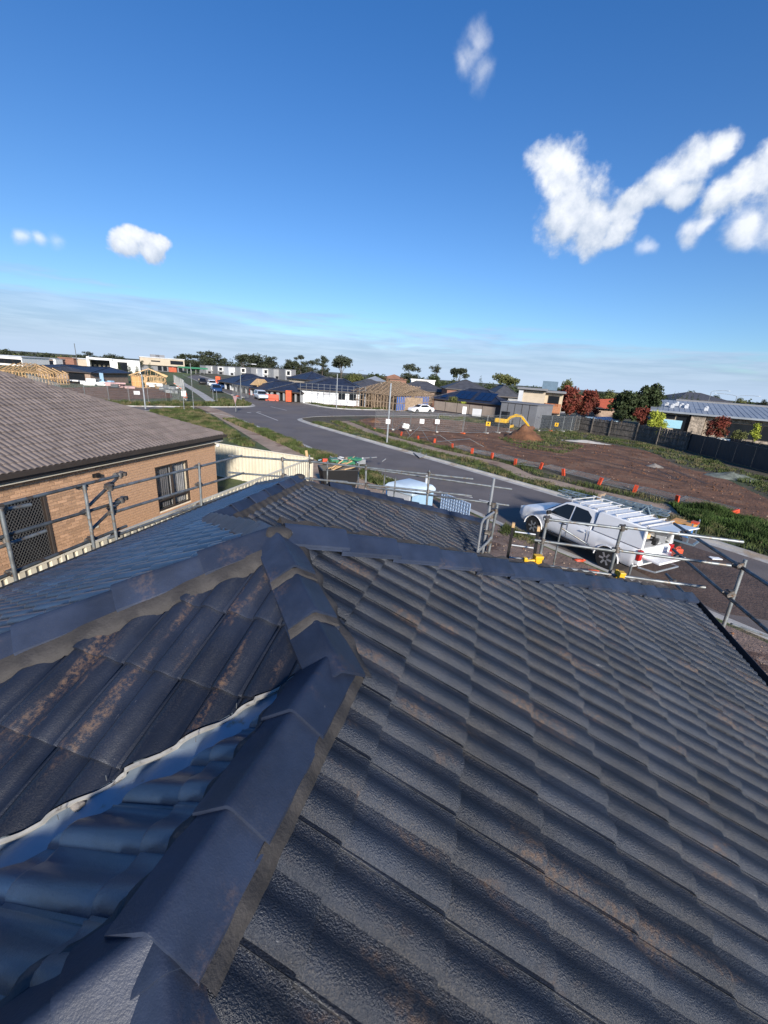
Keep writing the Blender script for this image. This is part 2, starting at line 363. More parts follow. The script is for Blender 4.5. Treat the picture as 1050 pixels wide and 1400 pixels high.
M['concrete'] = mat('concrete', (0.40, 0.385, 0.36), 0.85, 0.14, 1.2, col2=(0.30, 0.25, 0.20), amt2=0.35, scale2=0.7, bump=0.2, bscale=20)
M['asphalt'] = mat('asphalt', (0.125, 0.108, 0.104), 0.85, 0.16, 0.35, col2=(0.145, 0.12, 0.105), amt2=0.45, scale2=0.16, bump=0.5, bscale=45)
M['paint'] = mat('road_paint', (0.62, 0.60, 0.57), 0.7, 0.2, 4)
M['soil'] = mat('red_brown_soil', (0.145, 0.065, 0.032), 0.95, 0.4, 0.7, col2=(0.185, 0.098, 0.055), amt2=0.4, scale2=0.35, bump=1.0, bscale=5)
M['yard'] = mat('yard_dirt_and_gravel', (0.185, 0.130, 0.105), 0.95, 0.3, 1.6, col2=(0.085, 0.048, 0.036), amt2=0.42, scale2=0.55, bump=1.0, bscale=14)
M['path'] = mat('sandy_path', (0.33, 0.24, 0.175), 0.9, 0.2, 1.0, col2=(0.21, 0.13, 0.09), amt2=0.35, scale2=0.5, bump=0.5, bscale=12)
M['turf'] = mat('turf_ground', (0.060, 0.080, 0.026), 0.95, 0.45, 0.8, col2=(0.11, 0.085, 0.05), amt2=0.45, scale2=0.5, bump=1.0, bscale=9)
M['scrub'] = mat('field_scrub', (0.075, 0.060, 0.036), 0.95, 0.4, 0.5, col2=(0.05, 0.066, 0.024), amt2=0.5, scale2=0.22, bump=1.0, bscale=6)
M['ground'] = mat('far_ground', (0.085, 0.078, 0.045), 0.95, 0.35, 0.06, col2=(0.05, 0.066, 0.026), amt2=0.5, scale2=0.03)
M['grass'] = mat('grass_blades', (0.060, 0.080, 0.026), 0.8, 0.5, 1.1, col2=(0.155, 0.135, 0.07), amt2=0.5, scale2=0.8, spec=0.2)
M['leaf'] = mat('dark_green_leaves', (0.040, 0.056, 0.022), 0.75, 0.5, 1.3, spec=0.25)
M['gum'] = mat('gum_leaves', (0.042, 0.052, 0.030), 0.75, 0.5, 0.6, spec=0.25)
M['olive'] = mat('olive_leaves', (0.105, 0.115, 0.040), 0.75, 0.45, 0.8, spec=0.25)
M['lime'] = mat('yellow_green_leaves', (0.32, 0.36, 0.05), 0.7, 0.4, 2.0, spec=0.25)
M['redleaf'] = mat('autumn_red_leaves', (0.155, 0.038, 0.026), 0.75, 0.5, 1.1, col2=(0.085, 0.05, 0.025), amt2=0.35, scale2=0.9, spec=0.25)
M['bark'] = mat('bark', (0.10, 0.08, 0.065), 0.9, 0.3, 3)
M['navy'] = mat('navy_car_paint', (0.02, 0.05, 0.14), 0.25, 0.05, spec=0.6)
M['silver'] = mat('silver_car_paint', (0.50, 0.55, 0.60), 0.25, 0.05, spec=0.6)
M['tail'] = mat('red_lamp_lens', (0.40, 0.012, 0.012), 0.2, 0.05, spec=0.7)
M['steelblue'] = mat('blue_grey_steel', (0.20, 0.265, 0.31), 0.5, 0.2, 4, metal=0.4)
M['rackwhite'] = mat('dusty_white_bar', (0.52, 0.51, 0.49), 0.5, 0.2, 6)
M['toiletroof'] = mat('pale_blue_white_plastic', (0.52, 0.63, 0.72), 0.5, 0.08, 2)
M['signwhite'] = mat('sign_white', (0.75, 0.75, 0.75), 0.5, 0.03)
M['pinkback'] = mat('faded_sign_back', (0.46, 0.30, 0.29), 0.6, 0.15)

# ------------------------------------------------------------------ ground, road, paths, lots (sheets 4 mm apart)
def sheet(name, pts, z, m, label=None, sub=0):
    mb = MB(); mb.poly([(p[0], p[1], z) for p in pts]); o = mb.build(name, m, kind='structure', fix=False)
    if o.data.polygons[0].normal.z < 0: o.data.flip_normals()
    return o
def strip(name, left, right, z, m):
    mb = MB(); n = len(left)
    mb.add([(p[0], p[1], z) for p in left] + [(p[0], p[1], z) for p in right], [(i, i + 1, n + i + 1, n + i) for i in range(n - 1)])
    o = mb.build(name, m, kind='structure')
    return o
def smooth(pts, k=6):
    """Catmull-Rom through plan points"""
    P = [Vector((p[0], p[1])) for p in pts]; P = [2 * P[0] - P[1]] + P + [2 * P[-1] - P[-2]]; out = []
    for i in range(1, len(P) - 2):
        for j in range(k):
            t = j / k; a, b, c, d = P[i - 1:i + 3]
            out.append(0.5 * ((2 * b) + (c - a) * t + (2 * a - 5 * b + 4 * c - d) * t * t + (3 * b - a - 3 * c + d) * t ** 3))
    return out + [P[-2]]
def offset(pts, d):
    out = []
    for i, p in enumerate(pts):
        a = pts[max(0, i - 1)]; b = pts[min(len(pts) - 1, i + 1)]; e = (b - a).normalized(); out.append(p + Vector((-e.y, e.x)) * d)
    return out

sheet('ground', [(-1500, -800), (1500, -800), (1500, 3500), (-1500, 3500)], -0.02, M['ground'])
near_k = smooth([(13.0, 6.2), (9.0, 10.6), (5.6, 13.6), (2.7, 16.1), (-0.1, 18.9), (-3.6, 21.8), (-10.8, 27.3), (-16.2, 31.9), (-21.5, 36.1), (-26.2, 39.9), (-29.0, 42.0)])
far_k = smooth([(24, 4.5), (17.5, 11.2), (11.1, 17.5), (8.0, 20.5), (4.3, 23.8), (-1.9, 28.6), (-7.9, 33.2), (-15.2, 38.9), (-19.4, 42.3), (-22.2, 45.2), (-22.6, 47.6), (-21.8, 50.4), (-18.9, 55.0), (-12.5, 63.2), (-6.6, 70.7), (1.5, 81.5), (12, 96)])
right_n = smooth([(18, 113), (4, 101), (-5.5, 88.5), (-13.0, 76.8), (-18.0, 69.8), (-21.6, 65.8), (-24.4, 64.2), (-27.4, 64.6), (-32.0, 67.8), (-40.8, 75.6), (-54.3, 88.0), (-66.5, 99.2), (-89.3, 122.5), (-130, 163)])
left_s = smooth([(-29.0, 42.0), (-31.6, 42.6), (-34.0, 41.9), (-36.6, 40.2), (-41.5, 35.6), (-50, 26.5), (-62, 14)])
left_n = smooth([(-66, 16), (-54, 29.0), (-45.5, 38.2), (-40.8, 43.4), (-37.6, 47.8), (-35.0, 52.2), (-34.4, 54.6), (-35.6, 57.2), (-38.8, 60.6), (-49.3, 71.6), (-59.9, 82.3), (-72.1, 94.6), (-92.1, 115.0), (-133, 157)])
road_poly = near_k + left_s[1:] + left_n + right_n[::-1] + far_k[::-1]
def tri_sheet(name, pts, z, m, kind='structure'):
    """concave plan polygon, triangulated by bmesh"""
    P = [Vector((p[0], p[1], 0)) for p in pts]; tr = tessellate_polygon([P])
    me = bpy.data.meshes.new(name); me.from_pydata([(p.x, p.y, z) for p in P], [], [t if (P[t[1]] - P[t[0]]).cross(P[t[2]] - P[t[0]]).z > 0 else t[::-1] for t in tr])
    me.materials.append(m); o = bpy.data.objects.new(name, me); COL.objects.link(o); o['kind'] = kind
    return o
tri_sheet('road', road_poly, 0.004, M['asphalt'])
def kerb(name, pts, d, w=0.42, h=0.12):
    """gutter tray with an upstand behind it, d = +1/-1 side of the verge"""
    a = pts; b = offset(pts, d * 0.28); c = offset(pts, d * 0.31); e = offset(pts, d * (0.31 + 0.15)); n = len(a)
    g0 = offset(pts, -d * 0.10)
    rows = [[(p[0], p[1], z) for p in r] for r, z in ((g0, 0.008), (a, 0.012), (b, 0.03), (c, h), (e, h + 0.004), (e, -0.01))]
    mb = MB(); mb.loft(rows, closed=False, caps=False); return mb.build(name, M['concrete'], kind='structure')
kerb('kerb', near_k, 1); kerb('kerb', far_k, -1); kerb('kerb', left_s, 1); kerb('kerb', left_n, 1); kerb('kerb', right_n, -1)
def band(name, pts, d0, d1, z, m): return strip(name, offset(pts, d0), offset(pts, d1), z, m)
def g2(*q): return [tuple(G(a, b)[:2]) for a, b in q]

# field beyond the far kerb, and the bare soil in it
fk = [p for p in far_k if p.x < 24]
field_edge = offset(fk, -0.44)
tri_sheet('field', [tuple(p) for p in field_edge] + [(40, 118), (75, 80), (75, 4)], 0.100, M['scrub'])
soil_pts = smooth(g2((1120, 745), (990, 703), (925, 686), (868, 671), (800, 656), (738, 640), (660, 624), (600, 612), (560, 603), (515, 588), (488, 577), (520, 572), (600, 574), (690, 585), (720, 600), (745, 612), (800, 606), (880, 617), (930, 640), (980, 652), (1060, 690)), 3)
tri_sheet('bare_soil', [tuple(p) for p in soil_pts], 0.104, M['soil'])
fpath = smooth(g2((470, 577), (510, 593), (557, 606), (600, 617.5), (650, 629), (688, 638), (717, 652), (755, 661), (793, 671), (840, 681), (882, 692), (950, 715), (1050, 738), (1130, 760)), 4)
strip('footpath', offset(fpath, -0.62), offset(fpath, 0.62), 0.112, M['path'])
vk = [p for p in far_k if p.y < 43 and p.x < 24]
band('verge', vk, -0.44, -2.3, 0.108, M['turf'])
strip('driveway_apron', [G(772, 668), G(800, 688)], [G(800, 676), G(822, 694)], 0.0, M['concrete'])
tri_sheet('driveway_apron', g2((812, 699), (868, 686), (918, 693), (938, 704), (930, 724), (900, 722)), 0.116, M['path'])
tri_sheet('driveway_apron', g2((562, 618), (578, 615), (590, 622), (574, 628)), 0.116, M['concrete'])

# our side of the street: house lots, verge, path, muddy yard
sk = near_k + left_s[1:]
own = [tuple(p) for p in offset(sk, 0.44)]
tri_sheet('lot', own + [(-62, -30), (40, -30), (30, 0)], 0.100, M['turf'])
tri_sheet('yard', [(13, 2), (8.5, 10.2), (5.2, 13.2), (2.3, 15.7), (-0.5, 18.4), (-4.0, 21.2), (-7.0, 23.2), (-8.9, 23.3), (-12.6, 24.2), (-12.6, 18), (-7.6, 17.4), (-7.6, -6), (13, -6)], 0.104, M['yard'])
lpath = smooth(g2((262, 553), (293, 563), (335, 586), (378, 611), (404, 626)) + [(-9.3, 22.0), (-4.5, 19.0)], 4)
strip('footpath', offset(lpath, -1.0), offset(lpath, 1.0), 0.108, M['path'])
nk = [p for p in near_k if -27 < p.x < -3.0]
band('verge', nk, 0.44, 1.9, 0.112, M['turf'])
mud = g2((860, 775), (930, 742), (985, 760), (1060, 800), (1060, 850), (985, 838))
tri_sheet('muddy_road_patch', mud, 0.010, mat('mud_on_asphalt', (0.085, 0.055, 0.042), 0.8, 0.3, 1.2, bump=0.6, bscale=9))

# land across the side street on the left
ln = [tuple(p) for p in offset(left_n, 0.44)]
tri_sheet('lot', ln + [(-300, 260), (-300, 20), (-110, -10)], 0.100, M['turf'])
tri_sheet('bare_soil', g2((40, 533), (90, 531), (160, 529), (232, 532), (236, 545), (150, 548), (60, 545)), 0.104, M['soil'])
lb = [p for p in left_n if p.y > 33]
band('footpath', lb, 5.0, 6.5, 0.108, M['concrete'])
tri_sheet('park_lawn', g2((160, 521), (240, 509), (275, 507), (262, 513), (240, 521), (190, 527)), 0.112, mat('park_lawn_grass', (0.085, 0.115, 0.030), 0.95, 0.3, 0.4))
# land across the road on the right
rn = [tuple(p) for p in offset(right_n, -0.44)]
tri_sheet('lot', rn + [(-60, 300), (200, 300), (120, 113)], 0.100, M['ground'])
rr = [p for p in right_n if p.y < 92]
band('bare_soil', rr, -2.6, -13.0, 0.104, M['soil']); band('footpath', rr, -1.2, -2.4, 0.108, M['concrete'])

# painted lines
def line(a, b, w=0.12):
    a = Vector(a[:2]); b = Vector(b[:2]); n = (b - a).normalized(); n = Vector((-n.y, n.x)) * w / 2
    mb = MB(); mb.poly([(q.x, q.y, 0.012) for q in (a - n, b - n, b + n, a + n)]); return mb.build('road_marking', M['paint'], kind='structure')
line(G(350, 563.5), G(380, 575)); line(G(643, 660), G(700, 668.5)); line(G(600, 672), G(646, 680.5)); line(G(655, 683.5), G(696, 691))
line(G(370, 556), G(392, 561)); line(G(338, 564), G(343, 564.5), 0.3); line(G(352, 563), G(357, 563.5), 0.3)
tag(line(G(971, 762), G(981, 764), 0.25), kind='structure')
# ------------------------------------------------------------------ the tiled house we stand on
ZR = 4.5; T = 0.4260; SQ = math.sqrt(1 + T * T); TH = math.atan(T)
Y1, A_, B_ = 1.374, 0.614, 1.952; XE = 3.54; YQ = 6.21; Y0 = 0.43
HP = Vector((-A_, Y1 + A_, ZR + T * A_)); HV = Vector((0, Y1, ZR)); HR = Vector((-A_ - B_, Y1 + A_ + B_, ZR + T * (A_ - B_))); HQ = Vector((-A_ - B_, YQ, HR.z))
ZE = ZR - T * XE; XW = -XE - 2 * A_
house = thing('tiled_house', 'dark navy tiled hip roof filling the foreground, with painted ridge caps and a silver valley', 'house', (0, 4, 0))
VIEW = Vector(CAM)

def roll(q):
    """roll of a tile across its width: rises steeply from the lap, falls gently to the pan"""
    return math.sin(math.pi * min(1.0, max(0.0, q)) ** 0.70) ** 1.0 if 0 < q < 1 else 0.0

class Slope:
    """one roof plane: origin o on it, u horizontal along the courses, v up the slope"""
    def __init__(s, o, u, m, v0, u0, e=0.350, w=0.2945, hgt=0.028, asym=0.72):
        s.o = Vector(o); s.u = Vector(u).normalized(); h = Vector((0, 0, 1)).cross(s.u).normalized()
        s.v = (h + Vector((0, 0, 1)) * T).normalized(); s.n = s.u.cross(s.v).normalized(); s.m = m; s.v0 = v0; s.u0 = u0; s.e = e; s.w = w; s.h = hgt; s.asym = asym; s.flip = False
        s.M = Matrix(((s.u.x, s.v.x, s.n.x), (s.u.y, s.v.y, s.n.y), (s.u.z, s.v.z, s.n.z)))
        s.base = None
    def uv(s, p):
        """plan point (x, y) -> (u, v) on the plane"""
        d = Vector((p[0], p[1], 0)) - Vector((s.o.x, s.o.y, 0)); h = Vector((s.v.x, s.v.y, 0)); hl = h.length
        return (d.dot(s.u), d.dot(h.normalized()) / hl)
    def prof(s, u):
        p = ((u - s.u0) / (s.w / 2)) % 1.0
        if s.flip: p = 1.0 - p
        return s.h * roll((p - 0.10) / s.asym)
    def pt(s, u, v, n=0.0): return s.o + s.u * u + s.v * v + s.n * n

def tile_geo(w, e, h, asym, flip=False, K=8, lift=0.021, ov=0.03):
    """local: u 0..w, v 0..e (tail at v=0), n up"""
    us = [0.0]
    for r in (0, 1):
        b = r * w / 2
        us += [b + w / 2 * (0.10 + asym * f) for f in ((0.0, 0.05, 0.14, 0.27, 0.43, 0.62, 0.82, 1.0) if K >= 8 else (0.0, 0.10, 0.28, 0.52, 0.76, 1.0))] + [b + w / 2 * x for x in ((0.97,) if r == 0 else (0.955, 1.0))]
    def pf(u):
        p = (u / (w / 2)) % 1.0 if u < w - 1e-6 else 0.0
        return h * roll((p - 0.10) / asym)
    if flip:
        us = sorted(w - u for u in us); pf0 = pf
        pf = lambda u: pf0(w - u)
    n = len(us); vs = []
    for v, dz in ((0.0, lift - 0.016), (0.0, lift), (0.012, lift + 0.003), (e + ov, 0.004)):
        for u in us: vs.append((u, v, pf(u) + dz))
    fs = [(r * n + k, r * n + k + 1, (r + 1) * n + k + 1, (r + 1) * n + k) for r in range(3) for k in range(n - 1)]
    # side lap: the left edge stands a few mm proud of its neighbour
    b = len(vs); vs += [(0.0, 0.0, lift - 0.014), (0.0, e + ov, -0.008)]
    fs += [(b, n, 3 * n, b + 1)]
    vs = [(u, v, z + (0.0065 if i % n == 0 and i < 4 * n else 0)) for i, (u, v, z) in enumerate(vs)]
    return vs, fs
def clip_mesh(vs, fs, planes):
    """keep the part where (p - q).n >= 0 for every plane"""
    bm = bmesh.new(); bv = [bm.verts.new(p) for p in vs]
    for f in fs:
        try: bm.faces.new([bv[i] for i in f])
        except ValueError: pass
    for q, n in planes:
        bmesh.ops.bisect_plane(bm, geom=bm.verts[:] + bm.edges[:] + bm.faces[:], dist=1e-5, plane_co=q, plane_no=n, clear_inner=True)
        if not bm.faces: break
    bm.verts.ensure_lookup_table(); bm.verts.index_update()
    r = ([tuple(v.co) for v in bm.verts], [tuple(v.index for v in f.verts) for f in bm.faces]); bm.free(); return r

def lay_tiles(sl, pieces, out, K=8, shrink=0.0):
    """pieces: convex plan polygons; collects (slope, mesh or None, matrix, size in view)"""
    vs, fs = tile_geo(sl.w, sl.e, sl.h, sl.asym, sl.flip, K)
    for poly in pieces:
        P = [sl.uv(p) for p in poly]
        area = sum(P[i][0] * P[(i + 1) % len(P)][1] - P[(i + 1) % len(P)][0] * P[i][1] for i in range(len(P)))
        if area < 0: P = P[::-1]
        edges = [(P[i], P[(i + 1) % len(P)]) for i in range(len(P))]
        u_lo = min(p[0] for p in P); u_hi = max(p[0] for p in P); v_lo = min(p[1] for p in P); v_hi = max(p[1] for p in P)
        for j in range(math.floor((v_lo - sl.v0) / sl.e) - 1, math.ceil((v_hi - sl.v0) / sl.e) + 1):
            for i in range(math.floor((u_lo - sl.u0) / sl.w) - 1, math.ceil((u_hi - sl.u0) / sl.w) + 1):
                u = sl.u0 + i * sl.w; v = sl.v0 + j * sl.e
                cs = [(u, v), (u + sl.w, v), (u + sl.w, v + sl.e + .03), (u, v + sl.e + .03)]
                planes = []; outside = False
                for a, b in edges:
                    ex, ey = b[0] - a[0], b[1] - a[1]; L = math.hypot(ex, ey); nx, ny = -ey / L, ex / L
                    ds = [(c[0] - a[0]) * nx + (c[1] - a[1]) * ny for c in cs]
                    if max(ds) <= 0.004: outside = True; break
                    if min(ds) < -0.002: planes.append((Vector((a[0] - u, a[1] - v, 0)), Vector((nx, ny, 0))))
                if outside: continue
                c = sl.pt(u + sl.w / 2, v + sl.e / 2); q = project(c)
                near = (c - VIEW).length < 5.5 and c.y > -1.5
                if q is None or not (-260 < q[0] < 1310 and 470 < q[1] < 1900):
                    if not near: continue
                    q = (-999, 0, 50.0)
                geo = None
                if planes:
                    geo = clip_mesh(vs, fs, planes)
                    if len(geo[1]) < 1: continue
                jr = random.uniform(-1, 1)
                rot = Matrix.Rotation(R_(0.12) * jr, 3, 'Z') @ Matrix.Rotation(R_(0.25) * random.uniform(-1, 1), 3, 'Y')
                Mx = (sl.M @ rot).to_4x4(); Mx.translation = sl.pt(u, v, 0.004 + 0.0015 * random.random())
                size = (sl.w * FPX / q[2]) * (1 if -40 < q[0] < 1090 and q[1] < 1440 else 0.1) * (0.6 if planes else 1)
                out.append((sl, geo, Mx, size, (vs, fs)))
def finish_tiles(out, parent, limit=300, name='roof_tile', rest='roof_tile_field', angle=50):
    out.sort(key=lambda r: -r[3]); base = {}; loc = Vector(parent.location)
    for sl, geo, Mx, size, full in out[:limit]:
        if geo is None:
            k = (sl.w, sl.e, sl.m.name, sl.flip, len(full[0]))
            if k not in base:
                mb = MB(); mb.add(*full); base[k] = mb.mesh(name, sl.m, angle, fix=False)
            me = base[k]
        else:
            mb = MB(); mb.add(*geo); me = mb.mesh(name, sl.m, angle, fix=False)
        o = bpy.data.objects.new(name, me); COL.objects.link(o); o.parent = parent
        m4 = Mx.copy(); m4.translation -= loc; o.matrix_local = m4
    left = {}
    for r in out[limit:]: left.setdefault(r[0].m.name, []).append(r)
    for mn, rows in left.items():
        mb = MB()
        for sl, geo, Mx, size, full in rows:
            g = geo or full; mb.add([Mx @ Vector(p) for p in g[0]], g[1])
        mb.build(rest, bpy.data.materials[mn], parent, smooth=angle, world=True, kind='stuff', fix=False)

cw = 0.045     # tiles are cut back this far from hips and ridges (the caps cover it)
CO = 0.060     # and this far from a valley's middle
S1 = Slope((0, Y1, ZR), (0, 1, 0), M['tile_x'], 0.055, 0.0)
S2 = Slope((0, Y1, ZR), (0, -1, 0), M['tile_new'], 0.10, 0.06)
S3 = Slope((0, Y1, ZR), (1, 0, 0), M['tile_y'], 0.135, -0.02, hgt=0.029)
S4 = Slope((-2 * A_, Y1, ZR), (0, -1, 0), M['tile_new'], 0.12, -(HR.y - Y1))
S5 = Slope((0, Y1 + 2 * A_, ZR), (-1, 0, 0), M['tile_new'], 0.05, 0.0)
S6 = Slope((-2 * B_, Y1, ZR), (0, 1, 0), M['tile_x'], 0.02, 0.05)
S0 = Slope((0, Y0, ZR), (1, 0, 0), M['tile_x'], 0.0, 0.0)
# u for slopes whose courses run along +X face -Y: v must rise towards +Y (u x v = n up) ; checked by construction
YN = -1.6
def along(p, d, k): return (p[0] + d[0] * k, p[1] + d[1] * k)
S4.flip = True; S2.flip = True; S4.h = 0.036
tiles = []
lay_tiles(S1, [[(cw, Y0), (cw, Y1), (XE, Y1), (XE, Y0 - XE)], [(cw, Y1), (HP.x + 0.02, HP.y - .02), (XE, HP.y + XE + A_), (XE, Y1)]], tiles)
d2 = CO * math.sqrt(2)
lay_tiles(S2, [[(-cw, Y0 - cw), (-cw, Y1 - cw - 2 * d2), (-3, Y1 - 3 - 2 * d2), (-3, Y0 - 3)]], tiles)
lay_tiles(S3, [[(-d2 * .3, Y1 + d2 * .3), (HP.x, HP.y), (HP.x - 2.6, HP.y - 2.6), (-2.7, Y1 - 2.7 + d2 * .6)]], tiles)
lay_tiles(S4, [[(HP.x, HP.y), (HR.x, HR.y), (XW, HR.y), (XW, HP.y - (HP.x - XW))], [(HR.x, HR.y), (HQ.x, HQ.y), (XW, HQ.y + (HQ.x - XW)), (XW, HR.y)]], tiles, K=6)
lay_tiles(S5, [[(HP.x, HP.y), (HP.x + 4.15, HP.y + 4.15), (HR.x + 3.15 + .06, HR.y + 3.15 - .06), (HR.x + .06, HR.y - .06)]], tiles, K=6)
k6 = XE - 2 * B_ - HR.x; KR = 3.15
lay_tiles(S6, [[(HR.x + .03, HR.y + .06), (HQ.x + .03, HQ.y), (HQ.x + KR, HQ.y + KR), (HR.x + KR, HR.y + KR + .09)]], tiles, K=6)
lay_tiles(S0, [[(0, Y0), (1.6, Y0 - 1.6), (-1.6, Y0 - 1.6)]], tiles)
finish_tiles(tiles, house)

# sarking under the tiles
mb = MB()
def pln(f, pts): mb.poly([(p[0], p[1], f(p) - 0.012) for p in pts])
pln(lambda p: ZR - T * p[0], [(0, Y0), (0, Y1), (HP.x, HP.y), (XE, HP.y + XE + A_), (XE, Y0 - XE)])
pln(lambda p: ZR + T * p[0], [(0, Y0), (0, Y1), (-4, Y1 - 4), (-4, Y0 - 4)])
pln(lambda p: ZR + T * (p[1] - Y1), [(0, Y1), (HP.x, HP.y), (HP.x - 4, HP.y - 4), (-4, Y1 - 4)])
pln(lambda p: ZR + T * (p[0] + 2 * A_), [(HP.x, HP.y), (HR.x, HR.y), (HQ.x, HQ.y), (XW, HQ.y + HQ.x - XW), (XW, HP.y - HP.x + XW)])
pln(lambda p: HP.z - T * (p[1] - HP.y), [(HP.x, HP.y), (HP.x + 4.15, HP.y + 4.15), (HR.x + KR, HR.y + KR), (HR.x, HR.y)])
pln(lambda p: ZR - T * (p[0] + 2 * B_), [(HR.x, HR.y), (HQ.x, HQ.y), (HQ.x + KR, HQ.y + KR), (HR.x + KR, HR.y + KR)])
pln(lambda p: HQ.z - T * (p[1] - HQ.y), [(HQ.x, HQ.y), (HQ.x + KR, HQ.y + KR), (XW, HQ.y + KR), (XW, HQ.y + k6)])
pln(lambda p: ZR + T * (p[1] - Y0), [(0, Y0), (2.4, Y0 - 2.4), (-2.4, Y0 - 2.4)])
mb.build('sarking', M['under'], house, world=True, fix=False)

# --- ridge and hip caps with pointing
def roof_h(sl_a, sl_b): pass
CAPW = 0.120; CAPS_T = math.tan(R_(33))
def cap_mesh(L, taper=0.0):
    """v along +Y 0..L (0 = exposed end), crest up: angular cap with a softly rounded crest"""
    half = [(0.0, 0.0), (0.010, -0.002), (0.024, -0.012), (CAPW, -CAPW * CAPS_T), (CAPW + 0.001, -CAPW * CAPS_T - 0.014)]
    ring = [(-x, z) for x, z in half[:0:-1]] + half; th = 0.015
    inner = [(x * 0.97, z - th) for x, z in ring]
    n = len(ring); vs = []; fs = []
    for y, s_, dz in ((0.0, 1.0, 0.0), (0.012, 1.005, 0.002), (L * .5, 0.995, -0.001), (L, 0.985, -0.006)):
        vs += [(x * s_, y, z + dz) for x, z in ring]
    for r in range(3): fs += [(r * n + k, r * n + k + 1, (r + 1) * n + k + 1, (r + 1) * n + k) for k in range(n - 1)]
    b = len(vs); vs += [(x, 0.0, z) for x, z in inner]
    fs += [(k + 1, k, b + k, b + k + 1) for k in range(n - 1)]
    b2 = len(vs); vs += [(x, L, z - .006) for x, z in inner]
    fs += [(b + k, b + k + 1, b2 + k + 1, b2 + k)[::-1] for k in range(n - 1)]
    return vs, fs
CAP_MESH = {}
def cap_run(lo, hi, joints, lift0=0.100, tilt=0.022, slopes=(None, None), mortar=True, lips=True, wob=0.014, wide=0.055, parent=None, m=None, mmat=None):
    parent = parent or house; mmat = mmat or (M['mortar'], M['mortar']); m = m or M['cap']
    """caps from the low end LO to the high end HI, JOINTS = exposed lengths in metres (from LO); slopes = (left, right) tile planes seen along LO->HI"""
    lo = Vector(lo); hi = Vector(hi); d = (hi - lo).normalized(); L = (hi - lo).length
    side = d.cross(Vector((0, 0, 1))).normalized(); up = side.cross(d).normalized()      # side = right of travel
    B = Matrix(((side.x, d.x, up.x), (side.y, d.y, up.y), (side.z, d.z, up.z)))
    pos = 0.0; loc = Vector(parent.location); lipmb = MB()
    for k, e in enumerate(joints):
        if pos >= L - 0.02: break
        ln = min(e + 0.05, L - pos + 0.04)
        key = (round(ln, 3), m.name)
        if key not in CAP_MESH:
            mb = MB(); mb.add(*cap_mesh(ln)); CAP_MESH[key] = mb.mesh('ridge_cap', m, 35, fix=True)
        o = bpy.data.objects.new('ridge_cap', CAP_MESH[key]); COL.objects.link(o); o.parent = parent
        rot = Matrix.Rotation(-math.atan2(tilt, ln), 3, 'X') @ Matrix.Rotation(R_(0.8) * random.uniform(-1, 1), 3, 'Z')
        m4 = (B @ rot).to_4x4(); m4.translation = lo + d * pos + up * (lift0 + tilt * 0.6 + random.uniform(-.003, .003)) - loc; o.matrix_local = m4
        if (lips is True and k > 0) or (lips == 'end' and k == 0):      # bed of mortar squeezed out under the exposed end
            mb = lipmb
            def lip(w0, dz, yy): return [m4 @ Vector((x, yy + random.uniform(-.004, .004), -abs(x) * CAPS_T - dz)) + loc for x in (-w0, -w0 * .75, -w0 * .4, -0.02, 0.02, w0 * .4, w0 * .75, w0)]
            r0 = lip(CAPW, 0.010, 0.004)
            r1, r2 = (lip(CAPW, 0.018, -0.030), lip(CAPW, 0.030, -0.038)) if lips is True else (lip(CAPW, 0.016, -0.016), lip(CAPW, 0.045, -0.022))
            mb.loft([r0, r1, r2], closed=False, caps=False)
        pos += e
    if lips and lipmb.v: lipmb.build('mortar_bed', M['mortar'] if lips is True else M['mortar2'], parent, smooth=40, world=True, fix=False)
    if mortar:
        for sgn, sl in ((-1, slopes[0]), (1, slopes[1])):
            if sl is None: continue
            n = max(4, int(L / 0.022)); rows = []
            for i in range(n + 1):
                s_ = L * i / n; c = lo + d * s_
                top = c + side * sgn * (CAPW - 0.012) + up * (lift0 - CAPW * CAPS_T + 0.004)
                x1 = CAPW + wide + wob * (noise.noise(Vector((s_ * 9, sgn * 5.3 + lo.x, lo.y))) + 0.5 * noise.noise(Vector((s_ * 31, sgn * 2.3, lo.y))))
                q = c + side * sgn * x1; u, v = sl.uv(q); g = sl.pt(u, v, sl.prof(u) * 0.85 + 0.030)
                u2, v2 = sl.uv(q + side * sgn * 0.012); g2_ = sl.pt(u2, v2, -0.004)
                mid = top.lerp(g, 0.55) + up * 0.006
                rows.append((top, mid, g, g2_))
            mb = MB(); mb.loft([[r[k] for r in rows] for k in range(4)], closed=False, caps=False)
            mb.build('mortar_bed', mmat[0 if sgn < 0 else 1], parent, smooth=60, world=True, fix=False)
# main low ridge, the hip up to the apex, and the three hips falling from it
cap_run((0, Y0 - 0.035, ZR), (0, Y1 + 0.02, ZR), [0.275, 0.355, 0.38], slopes=(S2, S1), lift0=0.099, tilt=0.010, lips=False, wide=0.014, wob=0.005, mmat=(M['mortar2'], M['mortar']))
cap_run(HV + Vector((0.06, -0.06, -.03)), HP + Vector((-0.02, 0.02, 0.02)), [0.33, 0.31, 0.30], slopes=(None, S1), lift0=0.100, tilt=0.034, wide=0.03)
dh = Vector((-1, -1, -T)); lo = HP + dh * 3.4
cap_run(lo, HP + Vector((-.02, -.02, 0.0)), [0.02 + (3.4 * dh.length) % 0.42] + [0.42] * 12, slopes=(S4, S3), lift0=0.100, wide=0.058, lips=False)
dh = Vector((1, 1, -T)); lo = HP + dh * (XE + A_ - 0.02)
cap_run(lo, HP + Vector((.05, .05, 0.0)), [0.405] * 16, slopes=(None, S1), lift0=0.108, tilt=0.020, wide=0.075, lips=False)
dh = Vector((-1, 1, -T)); cap_run(HR, HP, [0.36] * 9, slopes=(None, None), mortar=False, lips=False, lift0=0.095)
